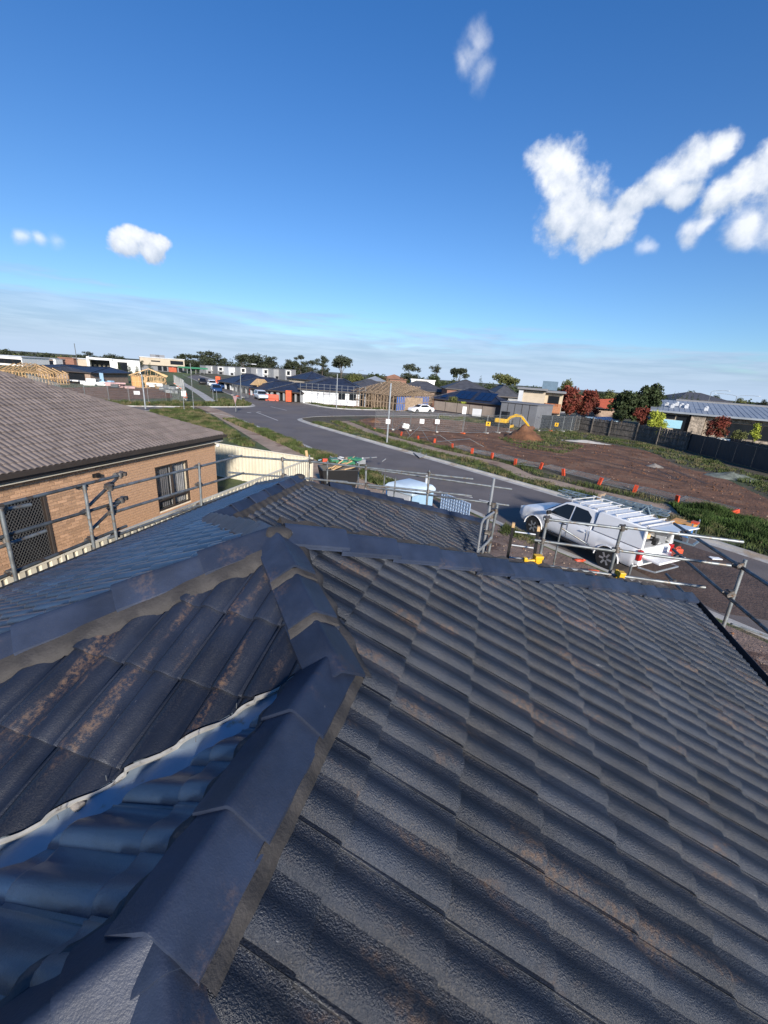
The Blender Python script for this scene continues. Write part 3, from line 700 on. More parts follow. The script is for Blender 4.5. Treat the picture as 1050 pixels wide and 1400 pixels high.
cap_run(HR + Vector((0, -.03, 0)), HQ, [0.40] * 7, slopes=(None, S6), lift0=0.10, lips=False)
dh = Vector((1, 1, -T)); cap_run(HQ + dh * KR, HQ, [0.405] * 10, slopes=(S6, None), lift0=0.108, wide=0.07, lips=False)
dh = Vector((-1, 1, -T)); cap_run(HQ + dh * 2.2, HQ, [0.40] * 10, mortar=False, lips=False, lift0=0.09)
dh = Vector((-1, -1.22, -T)); cap_run(Vector((0, Y0, ZR)) + dh * 1.4, Vector((0.0, Y0, ZR)), [0.43, 0.42, 0.42, 0.42, .42, .42, .42], slopes=(S2, S0), lift0=0.086, tilt=0.006, lips=False, wide=0.012, wob=0.004, mmat=(M['mortar2'], M['mortar2']))
dh = Vector((1, -1, -T)); cap_run(Vector((0.02, Y0 - .02, ZR)) + dh * 1.4, Vector((0.0, Y0, ZR - .004)), [0.35, 0.42, 0.42, 0.42, .42, .42], slopes=(S0, None), lift0=0.080, tilt=0.006, lips=False, wide=0.02, mmat=(M['mortar2'], M['mortar']))
# mortar saddle where the caps meet at the apex
mb = MB(); mb.blob(HP + Vector((0.03, 0.0, 0.05)), (0.09, 0.08, 0.045), 2, 0.25, 3); mb.build('mortar_bed', M['mortar'], house, smooth=True, world=True)
mb = MB(); rows = []
for i in range(11):      # trowelled fill in the fork of the two falling hips
    row = []
    for k in range(25):
        dg = 195 + 155 * k / 24; a = math.radians(dg); fork = max(0.0, min(1.0, (dg - 240) / 8, (306 - dg) / 8)); r = (0.085 + 0.15 * fork) * i / 10
        z = ZR - T * r * max(abs(math.sin(a)), abs(math.cos(a))) + 0.066 - 0.026 * i / 10 + 0.003 * noise.noise(Vector((r * 14, k * .7, 2)))
        row.append((math.cos(a) * r, Y0 + .03 + math.sin(a) * r, z if i < 10 else z - .06))
    rows.append(row)
mb.loft(rows, closed=False, caps=False); mb.build('mortar_bed', M['mortar2'], house, smooth=60, world=True)
mb = MB(); mb.blob(HQ + Vector((0.0, 0.0, 0.055)), (0.10, 0.10, 0.05), 2, 0.25, 5); mb.build('mortar_bed', M['mortar'], house, smooth=True, world=True)

# --- valley irons with a pale edging that follows the cut tiles
def valley(v0, d, L, slA, slB, edge_sl, edge_off, half=0.16):
    d = Vector(d); h = Vector((d.x, d.y, 0)).normalized(); sd = Vector((-h.y, h.x, 0))
    mb = MB(); rows = []
    for i in range(0, 41):
        c = Vector(v0) + d * (L * i / 40); r = []
        for k in (-1, -.55, -.1, 0, .1, .55, 1):
            q = c + sd * half * k; z = c.z + abs(half * k) * T * 0.7071 * 0.55 - 0.002 + (0.004 if k == 0 else 0); r.append((q.x, q.y, z))
        rows.append(r)
    mb.loft(rows, closed=False, caps=False); mb.build('valley_iron', M['valley'], house, smooth=30, world=True)
    mb = MB(); rows = []; n = int(L * d.length / 0.012)
    for i in range(n + 1):
        c = Vector(v0) + d * (L * i / n); q = c + sd * (edge_off + 0.004 * noise.noise(Vector((i * .11, 3, 0)))); u, v = edge_sl.uv(q)
        step = ((v - edge_sl.v0) / edge_sl.e) % 1.0; zt = edge_sl.prof(u) + 0.022 * (1 - step) + 0.004
        q2 = q - sd * math.copysign(0.009, edge_off); u2, v2 = edge_sl.uv(q2)
        rows.append([edge_sl.pt(u, v, zt + .006), edge_sl.pt(u2, v2, zt + .004), edge_sl.pt(u2, v2, zt - 0.013), edge_sl.pt(u, v, zt - 0.016)])
    mb.loft(rows, closed=True, caps=True); mb.build('valley_edging', M['edge'], house, smooth=40, world=True)
valley(HV + Vector((-.05, -.05, -.02 * T)), (-1, -1, -T), 2.3, S2, S3, S3, -CO * .6 + 0.006)
valley(HR, (1, 1, -T), KR + 0.03, S5, S6, S6, 0.062)
# nails and tie wires standing in the valley edge
mb = MB()
for k, (a, b) in enumerate(((-0.30, 0.05), (-0.36, 0.045), (-0.62, 0.05), (-0.66, 0.04))):
    p = HV + Vector((a, a + (0.055 if k % 2 == 0 else -0.05), a * T + 0.045)); mb.tube(p, p + Vector((0.006, -0.004, 0.03)), 0.0016, 5)
mb.build('tie_wire', M['galv'], house, world=True)
# eaves gutters, fascia and walls below
def gutter_run(a, b, out):
    a = Vector(a); b = Vector(b); o = Vector(out); prof = [(0, 0), (0.0, -0.10), (0.11, -0.10), (0.125, 0.0), (0.118, 0.0), (0.105, -0.088), (0.012, -0.088), (0.012, 0.0)]
    mb = MB(); mb.loft([[p + o * x + Vector((0, 0, z)) for x, z in prof] for p in (a, b)], caps=True); mb.build('gutter', M['gutter'], house, world=True)
gutter_run((XE + .0, Y0 - XE, ZE + .02), (XE + .0, HP.y + XE + A_ + .1, ZE + .02), (1, 0, 0))
gutter_run((XW, -3, ZE + .02), (XW, HQ.y + HQ.x - XW, ZE + .02), (-1, 0, 0))
gutter_run((HR.x + KR, HR.y + KR - .05, HR.z - T * KR + .02), (HR.x + KR, HQ.y + KR + .1, HR.z - T * KR + .02), (1, 0, 0))
gutter_run((HR.x + KR + .2, HP.y + 4.15, ZE + .02), (XE + .1, HP.y + 4.15, ZE + .02), (0, 1, 0))
gutter_run((XW, HQ.y + k6 + .9, ZE - .38), (HR.x + KR, HQ.y + KR, ZE - .38), (0, 1, 0))
mb = MB(); mb.prism([(XW + .45, -3), (XE - .45, -3), (XE - .45, 5.7), (.2, 5.7), (.2, 8.6), (XW + .45, 8.6)], 0.10, ZE - .38)
mb.build('wall', M['brick'], house, world=True)
st = MB(); st.blob((0, 0, 0), (0.026, 0.020, 0.018), 2, 0.5, 4)
o = st.build('stone', mat('grey_pebble', (0.22, 0.20, 0.18), 0.9, 0.3, 40), smooth=50); sp = HV + Vector((-0.665, -0.645, -0.655 * T + 0.02)); o.location = sp
tag(o, 'small grey stone lying in the silver roof valley', 'stone')
# ------------------------------------------------------------------ brown roofed neighbour on the left
NX, NY, NE, NW_ = -10.35, 14.25, 3.0, 2.74
nb = thing('brick_house', 'tan brick neighbouring house with a brown tiled roof and two dark windows', 'house', (NX, 9, 0))
NSL = Slope((-10.05, 14.5, NE), (0, 1, 0), M['btile'], 0.0, 0.0, e=0.335, w=0.30, hgt=0.026, asym=0.86)
nt = []; lay_tiles(NSL, [[(-10.05, 1.2), (-10.05, 14.5), (-17.5, 7.05), (-17.5, 1.2)]], nt, K=6)
finish_tiles(nt, nb)
mb = MB(); mb.poly([(-10.07, 1.0, NE - .02), (-10.07, 14.48, NE - .02), (-17.5, 7.05, NE + T * 7.43 - .02), (-17.5, 1.0, NE + T * 7.43 - .02)]); mb.poly([(-10.07, 14.48, NE - .02), (-17.5, 14.48, NE - .02), (-17.5, 7.05, NE + T * 7.43 - .02)])
mb.build('sarking', M['bfascia'], nb, world=True)
dh = Vector((-1, -1, T)); hp = Vector((-10.05, 14.5, NE)); cap_run(hp + Vector((-.05, -.05, .02)), hp + dh * 7.3, [0.40] * 30, mortar=False, lips=False, lift0=0.075, tilt=0.012, parent=nb, m=M['btile'])
mb = MB(); prof = [(0, 0), (0.0, -0.11), (0.10, -0.11), (0.12, 0.0), (0.112, 0.0), (0.095, -0.098), (0.012, -0.098), (0.012, 0.0)]
mb.loft([[Vector((-10.06 + x, y, NE + .015 + z)) for x, z in prof] for y in (1.0, 14.55)]); mb.build('gutter', M['bfascia'], nb, world=True)
mb = MB(); mb.box((-10.09, 7.75, NE - .10), (0.03, 13.4, 0.19)); mb.build('fascia', M['bfascia'], nb, world=True)
mb = MB(); mb.box((-10.22, 7.75, NW_ + .005), (0.25, 13.4, 0.012)); mb.box((-10.315, 7.7, NW_ - .03), (0.03, 13.1, 0.06)); mb.build('eave_lining', M['creamtrim'], nb, world=True)
OPEN = [(11.08, 12.66, 0.66, 2.26), (6.42, 7.42, 0.55, 2.25)]        # y0, y1, z0, z1
mb = MB(); x0 = NX - 0.012
ys = sorted({1.2, NY - .01, *[o[0] for o in OPEN], *[o[1] for o in OPEN]})
for a, b in zip(ys[:-1], ys[1:]):
    cut = [o for o in OPEN if o[0] <= a + 1e-6 and o[1] >= b - 1e-6]
    spans = [(0.1, NW_)] if not cut else [(0.1, cut[0][2]), (cut[0][3], NW_)]
    for z0, z1 in spans: mb.box((x0 - .1, (a + b) / 2, (z0 + z1) / 2), (0.2, b - a, z1 - z0))
mb.box((-12.5, NY - .12, 1.42), (4.0, 0.2, 2.6))
mb.build('mortar_joints', M['bmortar'], nb, world=True)
bricks = []
bl, bh, jt = 0.225, 0.073, 0.013
for c in range(int((NW_ - 0.1) / (bh + jt)) + 1):
    z = 0.1 + c * (bh + jt); top = min(z + bh, NW_ - .005)
    if top - z < .02: continue
    y = 4.2 + (0 if c % 2 else (bl + jt) / 2)
    while y < NY:
        segs = [(y, min(y + bl, NY))]
        for o in OPEN:
            if z < o[3] - .01 and top > o[2] + .01:
                ns = []
                for a, b in segs:
                    if b <= o[0] or a >= o[1]: ns.append((a, b))
                    else:
                        if a < o[0]: ns.append((a, o[0]))
                        if b > o[1]: ns.append((o[1], b))
                segs = ns
        for a, b in segs:
            if b - a > .03: bricks.append((a, b, z, top))
        y += bl + jt
# soldier-like sills under the windows
bricks.sort(key=lambda r: -((r[1] - r[0]) / (1 + hd((NX, r[0])) ** 1.0)) * (1 if (project((NX, (r[0] + r[1]) / 2, r[2])) or (-99,))[0] > 0 else 0))
BM = {}
rest = MB()
for k, (a, b, z, top) in enumerate(bricks):
    pr = 0.006 + random.uniform(-.0015, .0015)
    if k < 300:
        key = (round(b - a, 3), round(top - z, 3))
        if key not in BM: m1 = MB(); m1.box((0, 0, 0), (0.03, key[0], key[1])); BM[key] = m1.mesh('brick', M['brick'])
        o = bpy.data.objects.new('brick', BM[key]); COL.objects.link(o); o.parent = nb
        o.location = (pr - 0.015, (a + b) / 2 - 9, (z + top) / 2)
    else: rest.box((NX + pr - .015, (a + b) / 2, (z + top) / 2), (0.03, b - a, top - z))
rest.build('brick_field', M['brick'], nb, world=True, kind='stuff')
mb = MB()
c = 0
while 0.1 + c * .086 < NW_ - .06:
    z = 0.1 + c * .086
    for k in range(14):
        x = NX - 0.005 - k * .24 - (.12 if c % 2 else 0); mb.box((x - .11, NY + .0, z + .038), (0.22, 0.03, 0.076))
    c += 1
mb.build('brick_return', M['brick'], nb, world=True, kind='stuff')
def window(parent, x, y0, y1, z0, z1, mull=(), trans=(), screen=False):
    fr = MB(); w = 0.05
    for a, b, c_, d in ((y0, y1, z1 - w, z1), (y0, y1, z0, z0 + w), (y0, y0 + w, z0 + w, z1 - w), (y1 - w, y1, z0 + w, z1 - w)): fr.box((x - .05, (a + b) / 2, (c_ + d) / 2), (0.08, b - a, d - c_))
    for y in mull: fr.box((x - .05, y, (z0 + z1) / 2), (0.06, 0.045, z1 - z0 - 2 * w))
    for z in trans: fr.box((x - .052, (y0 + y1) / 2, z), (0.056, y1 - y0 - 2 * w, 0.045))
    f = fr.build('window', M['wframe'], parent, world=True)
    p = MB(); p.box((x - .06, (y0 + y1) / 2, (z0 + z1) / 2), (0.008, y1 - y0 - 2 * w, z1 - z0 - 2 * w)); 
    return f, p
# far window with sheer curtains drawn to one side
f, p = window(nb, NX, 11.08, 12.66, 0.66, 2.26, (11.87,), (1.02,))
gm = bpy.data.materials.new('clear_glass'); gm.use_nodes = True; t = NT(gm.node_tree); o_ = t.new('ShaderNodeOutputMaterial'); g1 = t.new('ShaderNodeBsdfGlossy'); g1.inputs['Roughness'].default_value = 0.03
tr_ = t.new('ShaderNodeBsdfTransparent'); mx = t.new('ShaderNodeMixShader'); mx.inputs[0].default_value = 0.16; t.l.new(tr_.outputs[0], mx.inputs[1]); t.l.new(g1.outputs[0], mx.inputs[2]); t.l.new(mx.outputs[0], o_.inputs[0])
M['clear'] = gm
f['label'] = 'dark framed sliding window with sheer curtains'
pane = p.build('pane', gm, f); pane.location = tuple(-Vector(nb.location))
def curtain(y0, y1, x, z0, z1, m, parent):
    c = MB(); n = 40; r0 = []; r1 = []
    for i in range(n + 1):
        y = y0 + (y1 - y0) * i / n; dx = 0.03 * math.sin(i * 1.25) + 0.012 * math.sin(i * 2.9); r0.append((x + dx, y, z0)); r1.append((x + dx, y, z1))
    c.loft([r0, r1], closed=False, caps=False); k = c.build('curtain', m, parent, smooth=True); k.location = tuple(-Vector(nb.location)); return k
curtain(11.12, 11.85, NX - .2, .70, 2.24, M['curtain'], f); curtain(11.9, 12.62, NX - .2, .70, 2.24, M['curtain2'], f)
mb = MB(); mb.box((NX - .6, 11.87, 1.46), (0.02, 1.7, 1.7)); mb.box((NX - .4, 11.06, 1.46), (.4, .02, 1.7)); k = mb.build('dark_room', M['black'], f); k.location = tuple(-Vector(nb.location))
# near window behind a black diamond security mesh
f, p = window(nb, NX, 6.42, 7.42, 0.55, 2.25)
f['label'] = 'window behind a black diamond security mesh'
pane = p.build('pane', M['glass'], f); pane.location = tuple(-Vector(nb.location))
mb = MB(); x = NX - .018; y0, y1, z0, z1 = 6.47, 7.37, .60, 2.20; st_ = 0.075
k = -40
while k < 60:
    for sg in (1, -1):
        # line y = yc + sg*0.62*(z - z0)
        yc = y0 + k * st_; pts = []
        za, zb = z0, z1
        def yy(z): return yc + sg * 0.62 * (z - z0)
        ts = [z for z in (z0, z1)]
        lo_, hi_ = z0, z1
        for yb in (y0, y1):
            zc = z0 + (yb - yc) / (sg * 0.62)
            if z0 < zc < z1: ts.append(zc)
        ts = sorted(z for z in ts if y0 - 1e-4 <= yy(z) <= y1 + 1e-4)
        if len(ts) >= 2 and ts[-1] - ts[0] > .02: mb.bar((x, yy(ts[0]), ts[0]), (x, yy(ts[-1]), ts[-1]), 0.009, 0.006, up=(1, 0, 0))
    k += 1
k = mb.build('security_mesh', mat('dark_grey_mesh', (0.10, 0.10, 0.10), 0.5, 0.1), f, kind='stuff'); k.location = tuple(-Vector(nb.location))
mb = MB()
for y in (6.40, 7.44): mb.box((NX + .012, y, 1.4), (0.03, 0.055, 1.74))
k = mb.build('frame_trim', M['bfascia'], f, kind='stuff'); k.location = tuple(-Vector(nb.location))
mb = MB(); mb.box((NX + .06, 8.93, 2.44), (0.12, 0.16, 0.09)); mb.box((NX + .02, 8.93, 2.44), (0.04, 0.22, 0.11)); mb.build('wall_light', M['black'], nb, world=True, bevel=.01)
for y, z in ((8.97, 2.25), (8.72, 0.93)):
    mb = MB(); mb.box((NX + .012, y, z), (0.02, 0.09, 0.06)); mb.build('meter_tag', M['creamtrim'], nb, world=True, bevel=.004)
mb = MB(); mb.blob((NX + .12, 14.28, 2.56), (0.07, 0.09, 0.07), 2); mb.tube((NX - .02, 14.28, 2.6), (NX + .12, 14.28, 2.56), .03); mb.build('floodlight', M['whitem'], nb, world=True, smooth=40)

# ------------------------------------------------------------------ steel sheet fences
def sheet_fence(name, label, cat, a, b, h, m, post_m=None, pw=2.37, per=0.20, dep=0.035, group=None, z0=0.1):
    a = Vector((a[0], a[1], 0)); b = Vector((b[0], b[1], 0)); L = (b - a).length; n = max(1, round(L / pw)); w = L / n
    th = thing(name, label, cat, (a.x, a.y, z0), math.atan2(b.y - a.y, b.x - a.x), group)
    mb = MB(); r0 = []; k = 0; x = 0.04
    pts = []
    while x < w - .04:
        pts += [(x, 0), (min(w - .04, x + per * .30), 0), (min(w - .04, x + per * .40), dep), (min(w - .04, x + per * .9), dep)]; x += per
    mb.loft([[(x, y, 0.05) for x, y in pts], [(x, y, h - .03) for x, y in pts]], closed=False, caps=False); pm = mb.mesh('sheet_panel', m)
    mb = MB(); mb.box((0, .016, h / 2), (0.06, 0.07, h)); pom = mb.mesh('post', post_m or m)
    mb = MB(); mb.box((w / 2, .016, h - .02), (w - .062, 0.058, 0.05)); mb.box((w / 2, .016, .04), (w - .062, .058, .05)); rm = mb.mesh('rail', post_m or m)
    for i in range(n + 1):
        o = bpy.data.objects.new('post', pom); COL.objects.link(o); o.parent = th; o.location = (i * w, 0, 0)
        if i < n:
            for nm, me in (('sheet_panel', pm), ('rail', rm)):
                o = bpy.data.objects.new(nm, me); COL.objects.link(o); o.parent = th; o.location = (i * w, 0, 0)
                if nm == 'rail': o['kind'] = 'stuff'
    return th
sheet_fence('steel_fence', 'long cream ribbed steel fence between the two houses', 'fence', (-7.55, 17.3), (-7.6, 1.0), 1.75, M['cream'], M['creamtrim'], per=0.2)
sheet_fence('steel_fence', 'cream ribbed steel fence beside the sandy path, behind the brick house', 'fence', (-13.6, 18.1), (-7.5, 17.4), 1.75, M['cream'], M['creamtrim'], per=0.2)

# ------------------------------------------------------------------ edge-protection scaffold round the roof
scf = thing('scaffold', 'galvanised tube and coupler scaffold guard rails round the roof edge', 'scaffold', (0, 7, 0.1))
mb = MB(); mb.tube((0, 0, -.045), (0, 0, .045), .036, 10); mb.tube((-.045, .055, 0), (.045, .055, 0), .036, 10); mb.box((0, .028, 0), (.05, .05, .06)); mb.tube((.03, .02, .02), (.03, .10, .02), .009, 6); mb.tube((-.05, .0, -.01), (-.05, .09, -.01), .009, 6); mb.box((.05, .02, 0), (.04, .05, .05))
CPL = mb.mesh('coupler', M['clamp'], 40)
def coupler(p, rz=0.0):
    o = bpy.data.objects.new('coupler', CPL); COL.objects.link(o); o.parent = scf; o.location = Vector(p) - Vector(scf.location); o.rotation_euler = (random.uniform(-.3, .3), random.uniform(-.2, .2), rz + random.uniform(-.3, .3))
def tube(name, a, b, r=0.0242, m='galv', e0=0.0, e1=0.0):
    a = Vector(a); b = Vector(b); d = (b - a).normalized(); a = a - d * e0; b = b + d * e1; L = (b - a).length
    mb = MB(); n = 12
    mb.tube((0, 0, 0), (L, 0, 0), r, n); mb.tube((-.001, 0, 0), (0.002, 0, 0), r * .8, 8)
    o = mb.build(name, M[m], scf, smooth=40); o.location = a - Vector(scf.location); o.rotation_mode = 'QUATERNION'; o.rotation_quaternion = d.to_track_quat('X', 'Z'); return o
def upright(px0, py0, px1, py1, fn, k, m='galv', foot=0.1, r=0.0242):
    a = fn(px0, py0, k); b = fn(px1, py1, k); x, y = (a.x + b.x) / 2, (a.y + b.y) / 2
    lean = (a - b) * (1 / max(.3, (a.z - b.z))); base = b + lean * (foot - b.z)
    tube('standard', (base.x * .3 + b.x * .7, base.y * .3 + b.y * .7, foot), a, r, m); return a, b
LX = -5.15
for p in ((0, 691, 164, 650, 1.2, 0), (152, 668, 327, 624, 0, .1), (0, 735, 167, 685, 1.2, 0), (11, 744, 63, 726, 1.4, 0), (170, 696, 330, 647.6, .15, .1), (0, 790, 173, 719, 1.2, 0), (148, 736, 330, 670, 0, 0), (0, 698, 42, 690, 1.2, 0)):
    off = 0.06 if p[0] in (11, 0) and p[1] in (744, 698) else 0.0
    tube('guard_rail', PX(p[0], p[1], LX - off), PX(p[2], p[3], LX - off), m='galvdark' if p[1] in (691, 735, 790) else 'galv', e0=p[4], e1=p[5])
for p in ((1, 695, 22, 803), (115, 663, 129, 757), (149, 672, 161, 741), (272, 633, 274.5, 692)):
    a, b = upright(*p, PX, LX + .05)
for q in ((3, 697), (8, 737), (18, 783), (115, 666), (119, 701), (126, 738), (151, 667), (154, 701), (160, 731), (272, 638), (273, 663), (274, 689), (164, 650), (166, 684)): coupler(PX(*q, LX), math.pi / 2)
for p in ((122, 691, 166, 648), (126, 723, 168, 682)):
    a = PX(p[0], p[1], LX); b = PX(p[2], p[3], LX - .35); tube('brace', a, b, m='galvdark'); coupler(b, .4); coupler(a.lerp(b, .62), 1.2)
BY = 8.75
for p in ((327, 624, 424, 631, .3, 0), (424, 631, 647, 655, .2, 0), (327, 647, 464, 658, .3, .2), (400, 652, 645, 678, .2, 0)): tube('guard_rail', PY(p[0], p[1], BY), PY(p[2], p[3], BY), e0=p[4], e1=p[5])
for p in ((504, 641, 700, 669), (504, 666, 696, 691)): tube('guard_rail', PY(p[0], p[1], BY + .75), PY(p[2], p[3], BY + .75))
a = PX(327, 624, LX); tube('guard_rail', a, PY(327, 624, BY)) if (a - PY(327, 624, BY)).length > .15 else None
for p in ((386, 625, 388, 664), (500.5, 636, 501.5, 676), (587, 643, 584.8, 692)): upright(*p, PY, BY + .05)
for p in ((423, 622, 422, 662), (448, 630, 447, 664), (491, 630, 489, 670), (526, 650, 523.5, 674), (541, 652, 539.5, 660)): upright(*p, PY, BY + .78, r=.018)
for q in ((386, 628), (387, 650), (500.5, 640), (501, 663), (587, 648), (585.6, 672), (424, 631), (425, 655)): coupler(PY(*q, BY), 0)
for q in ((448, 634), (491, 640)): coupler(PY(*q, BY + .78))
# tall end post with a swing gate frame
TY = 6.95
a, b = upright(675.5, 654, 658, 770, PY, TY, m='alu'); upright(680, 690, 664, 770, PY, TY + .12)
upright(671, 697, 655, 768, PY, TY + .25, m='alu', r=.018)
for q in ((674, 690), (672, 706), (669, 728), (667, 742), (678, 699), (664, 757)): coupler(PY(*q, TY), random.random() * 3)
pts = [PY(*q, TY - .1) for q in ((652.7, 755), (658.4, 716), (661.5, 710), (676, 700))]; mb = MB(); mb.path([q - Vector(scf.location) for q in pts], .021, 10); mb.build('gate_frame', M['alu'], scf, smooth=40)
pts = [PY(*q, TY - .1) for q in ((652.7, 755), (664, 744), (667, 741), (671.5, 735))]; mb = MB(); mb.path([q - Vector(scf.location) for q in pts], .021, 10); mb.build('gate_frame', M['alu'], scf, smooth=40)
FY = 6.72
for p in ((748, 710, 851, 722.5), (851, 720.5, 1016, 741), (735, 739, 841, 753.5), (841, 752, 1005, 774), (668, 763, 964, 803)): tube('guard_rail', PY(p[0], p[1], FY), PY(p[2], p[3], FY), m='galv', e0=.05)
for p in ((748.5, 706, 738, 770), (851.5, 718, 828.5, 800)): upright(*p, PY, FY + .05)
upright(768.5, 716, 756, 778, PY, FY + .6, r=.015); upright(864, 772, 858, 790, PY, FY + .3, r=.018)
for q in ((748, 710.5), (742, 740), (739, 765), (851, 722), (844, 752), (832, 789)): coupler(PY(*q, FY), 0)
tube('brace', PY(768, 722, FY + .6), PY(806, 746, FY + .6), r=.016)
RX = 4.0
tube('guard_rail', PX(922, 716, RX), PX(1050, 799, RX), m='galvdark', e1=2.5); tube('guard_rail', PX(920, 751, RX), PX(1050, 863, RX), m='galvdark', e1=2.5)
tube('guard_rail', PX(911, 785, RX), PX(1050, 934, RX), m='galvdark', e1=2.0)
a, b = upright(1019.5, 765, 987, 876, PX, RX + .05)
tube('guard_rail', PX(1000, 853, RX + .1), PX(1050, 870, RX + .9), r=.016)
for q in ((939, 729), (1013, 774), (930, 761), (1000, 811), (922, 796), (984, 858)): coupler(PX(*q, RX), math.pi / 2)
# decking boards behind the far hip, with loose tubes lying on them
for k in range(4):
    mb = MB(); mb.box((0, 0, 0), (2.9, .225, .038)); o = mb.build('scaffold_board', M['ply'], scf, bevel=.004); o.location = Vector((2.0, FY - .42 + .235 * k - .05, ZE - .42)) - Vector(scf.location)
for k in range(3):
    tube('guard_rail', PY(742, 774 + 3 * k, FY - .1 - .07 * k), PY(846, 795 + 2 * k, FY - .1 - .07 * k), m='galvdark')
# folding aluminium ladder leaning on the far edge
al = thing('step_ladder', 'aluminium step ladder standing in the yard beyond the roof hip', 'ladder', (3.1, 8.0, 0.1), R_(-30))
for s in (-1, 1):
    mb = MB(); mb.bar((s * .24, 0, 0), (s * .17, .55, 2.0), .05, .028); mb.build('stile', M['alu'], al); mb = MB(); mb.bar((s * .26, 1.25, 0), (s * .17, .60, 2.0), .04, .025); mb.build('stile', M['alu'], al)
for k in range(8): mb = MB(); q = (k + 1) / 8.6; mb.box((0, .55 * q, 2.0 * q), (.46 - .1 * q, .08, .03)); mb.build('rung', M['alu'], al)
mb = MB(); mb.box((0, .57, 2.02), (.42, .2, .04)); mb.build('top_cap', M['alu'], al)

# dark ladder with wooden tips standing beside the gate post
lp = [(PY(702, 717, 7.15), PY(691, 778, 7.15)), (PY(736.5, 722, 7.15), PY(728, 776, 7.15))]
lad = thing('pole_ladder', 'dark ladder with raw timber tips standing up beside the scaffold gate post', 'ladder', (1.3, 7.15, 0.1))
for a, b in lp:
    d = (a - b).normalized(); b2 = b + d * ((.1 - b.z) / d.z)
    mb = MB(); mb.bar(b2, a - d * .05, .07, .045); o = mb.build('stile', M['black'], lad, world=True); mb = MB(); mb.bar(a - d * .05, a + d * .03, .072, .047); k = mb.build('timber_tip', M['timber'], o); k.location = -Vector(lad.location)
for (p, q) in (((704, 727), (734, 731)), ((699.5, 745), (731, 749.5)), ((696, 762), (728, 765))):
    mb = MB(); mb.tube(PY(*p, 7.15), PY(*q, 7.15), .017, 8); mb.build('rung', M['alu'], lad, world=True)
for z in (1.9, 1.6, 1.3, 1.0, .7, .4): mb = MB(); mb.tube((1.12, 7.15, z), (1.56, 7.15, z), .017, 8); mb.build('rung', M['alu'], lad, world=True)

# yellow and black nail gun left on the scaffold
def nail_gun(label, p, rz, sc=1.0):
    g = thing('nail_gun', label, 'power tool', p, rz)
    def P_(name, m, fn, bevel=.008):
        mb = MB(); fn(mb); mb.v = [(x * sc, y * sc, z * sc) for x, y, z in mb.v]; return mb.build(name, m, g, bevel=bevel * sc)
    P_('housing', M['yellow'], lambda b: (b.box((0, 0, .20), (.10, .10, .20)), b.box((0, 0, .31), (.13, .11, .05)), b.box((.0, 0, .09), (.07, .085, .05))))
    P_('handle', M['yellow'], lambda b: (b.bar((.04, 0, .24), (.20, 0, .22), .05, .055), b.bar((.20, 0, .29), (.19, 0, .08), .06, .05)))
    P_('battery', M['black'], lambda b: b.box((.205, 0, .05), (.11, .085, .07)))
    P_('nose', M['black'], lambda b: (b.tube((0, 0, .07), (0, 0, 0), .025, 10), b.box((-.015, 0, .03), (.05, .05, .05))))
    P_('magazine', M['black'], lambda b: b.bar((.02, 0, .03), (.20, 0, -.005), .035, .05))
    P_('motor_cover', M['black'], lambda b: b.tube((-.09, 0, .19), (-.045, 0, .19), .05, 14))
    return g
gp = PY(731, 786, 6.5); nail_gun('yellow and black nail gun standing on the scaffold boards by the dark ladder', (gp.x, gp.y, gp.z), R_(200), 1.05)
gp = PY(846, 799, 6.6); nail_gun('second yellow and black power tool, beyond the hip caps by the tall scaffold post', (gp.x, gp.y, gp.z - .05), R_(100), .8)
# ------------------------------------------------------------------ vehicles
def wheel(parent, x, y, r, w, side, rim_m):
    wl = bpy.data.objects.new('wheel', None); COL.objects.link(wl); wl.parent = parent; wl.location = (x, y, r)
    mb = MB(); mb.lathe((0, -w / 2, 0), [(r * .62, 0), (r * .93, .005), (r, w * .18), (r, w * .82), (r * .93, w - .005), (r * .62, w)], 24, (0, 1, 0)); mb.build('tyre', M['rubber'], wl, smooth=40)
    s = side; mb = MB(); mb.lathe((0, s * w * .30, 0), [(r * .63, 0), (r * .63, s * w * .17), (r * .56, s * w * .19), (r * .55, s * w * .02), (r * .2, s * w * .06), (r * .17, s * w * .15), (.001, s * w * .16)][:: 1], 20, (0, 1, 0))
    for k in range(6):
        a = k * math.pi / 3; c = Vector((math.cos(a), 0, math.sin(a))); mb.bar(c * r * .15 + Vector((0, s * w * .44, 0)), c * r * .58 + Vector((0, s * w * .47, 0)), r * .17, .03, up=(0, 1, 0))
    mb.build('rim', rim_m, wl, smooth=40); return wl
def body_ring(x, zb, zt, hw, ins=.93, shoulder=.10):
    h = zt - zb
    half = [(hw * .90, zb), (hw * .975, zb + h * .12), (hw, zb + h * .42), (hw * .995, zb + h * .62), (hw * .975, zt - shoulder * .8), (hw * ins, zt - .012), (hw * .70, zt + .012)]
    return [(x, y, z) for y, z in half] + [(x, -y, z) for y, z in half[::-1]]
def interp(x, tab):
    for (a, va), (b, vb) in zip(tab[:-1], tab[1:]):
        if a <= x <= b: return va + (vb - va) * (x - a) / (b - a)
    return tab[0][1] if x < tab[0][0] else tab[-1][1]
def car_body(parent, m, x0, x1, top, wid, zb0, wheels, r, step=.05, arch=.05, name='body'):
    rings = []; n = int((x1 - x0) / step)
    for i in range(n + 1):
        x = x0 + (x1 - x0) * i / n; zb = zb0 + (.12 if x > x1 - .25 or x < x0 + .15 else 0)
        for w in wheels:
            d = abs(x - w); R = r + arch
            if d < R: zb = max(zb, r + math.sqrt(R * R - d * d) * .98)
        rings.append(body_ring(x, zb, interp(x, top), interp(x, wid)))
    mb = MB(); mb.loft(rings); return mb.build(name, m, parent, smooth=38)
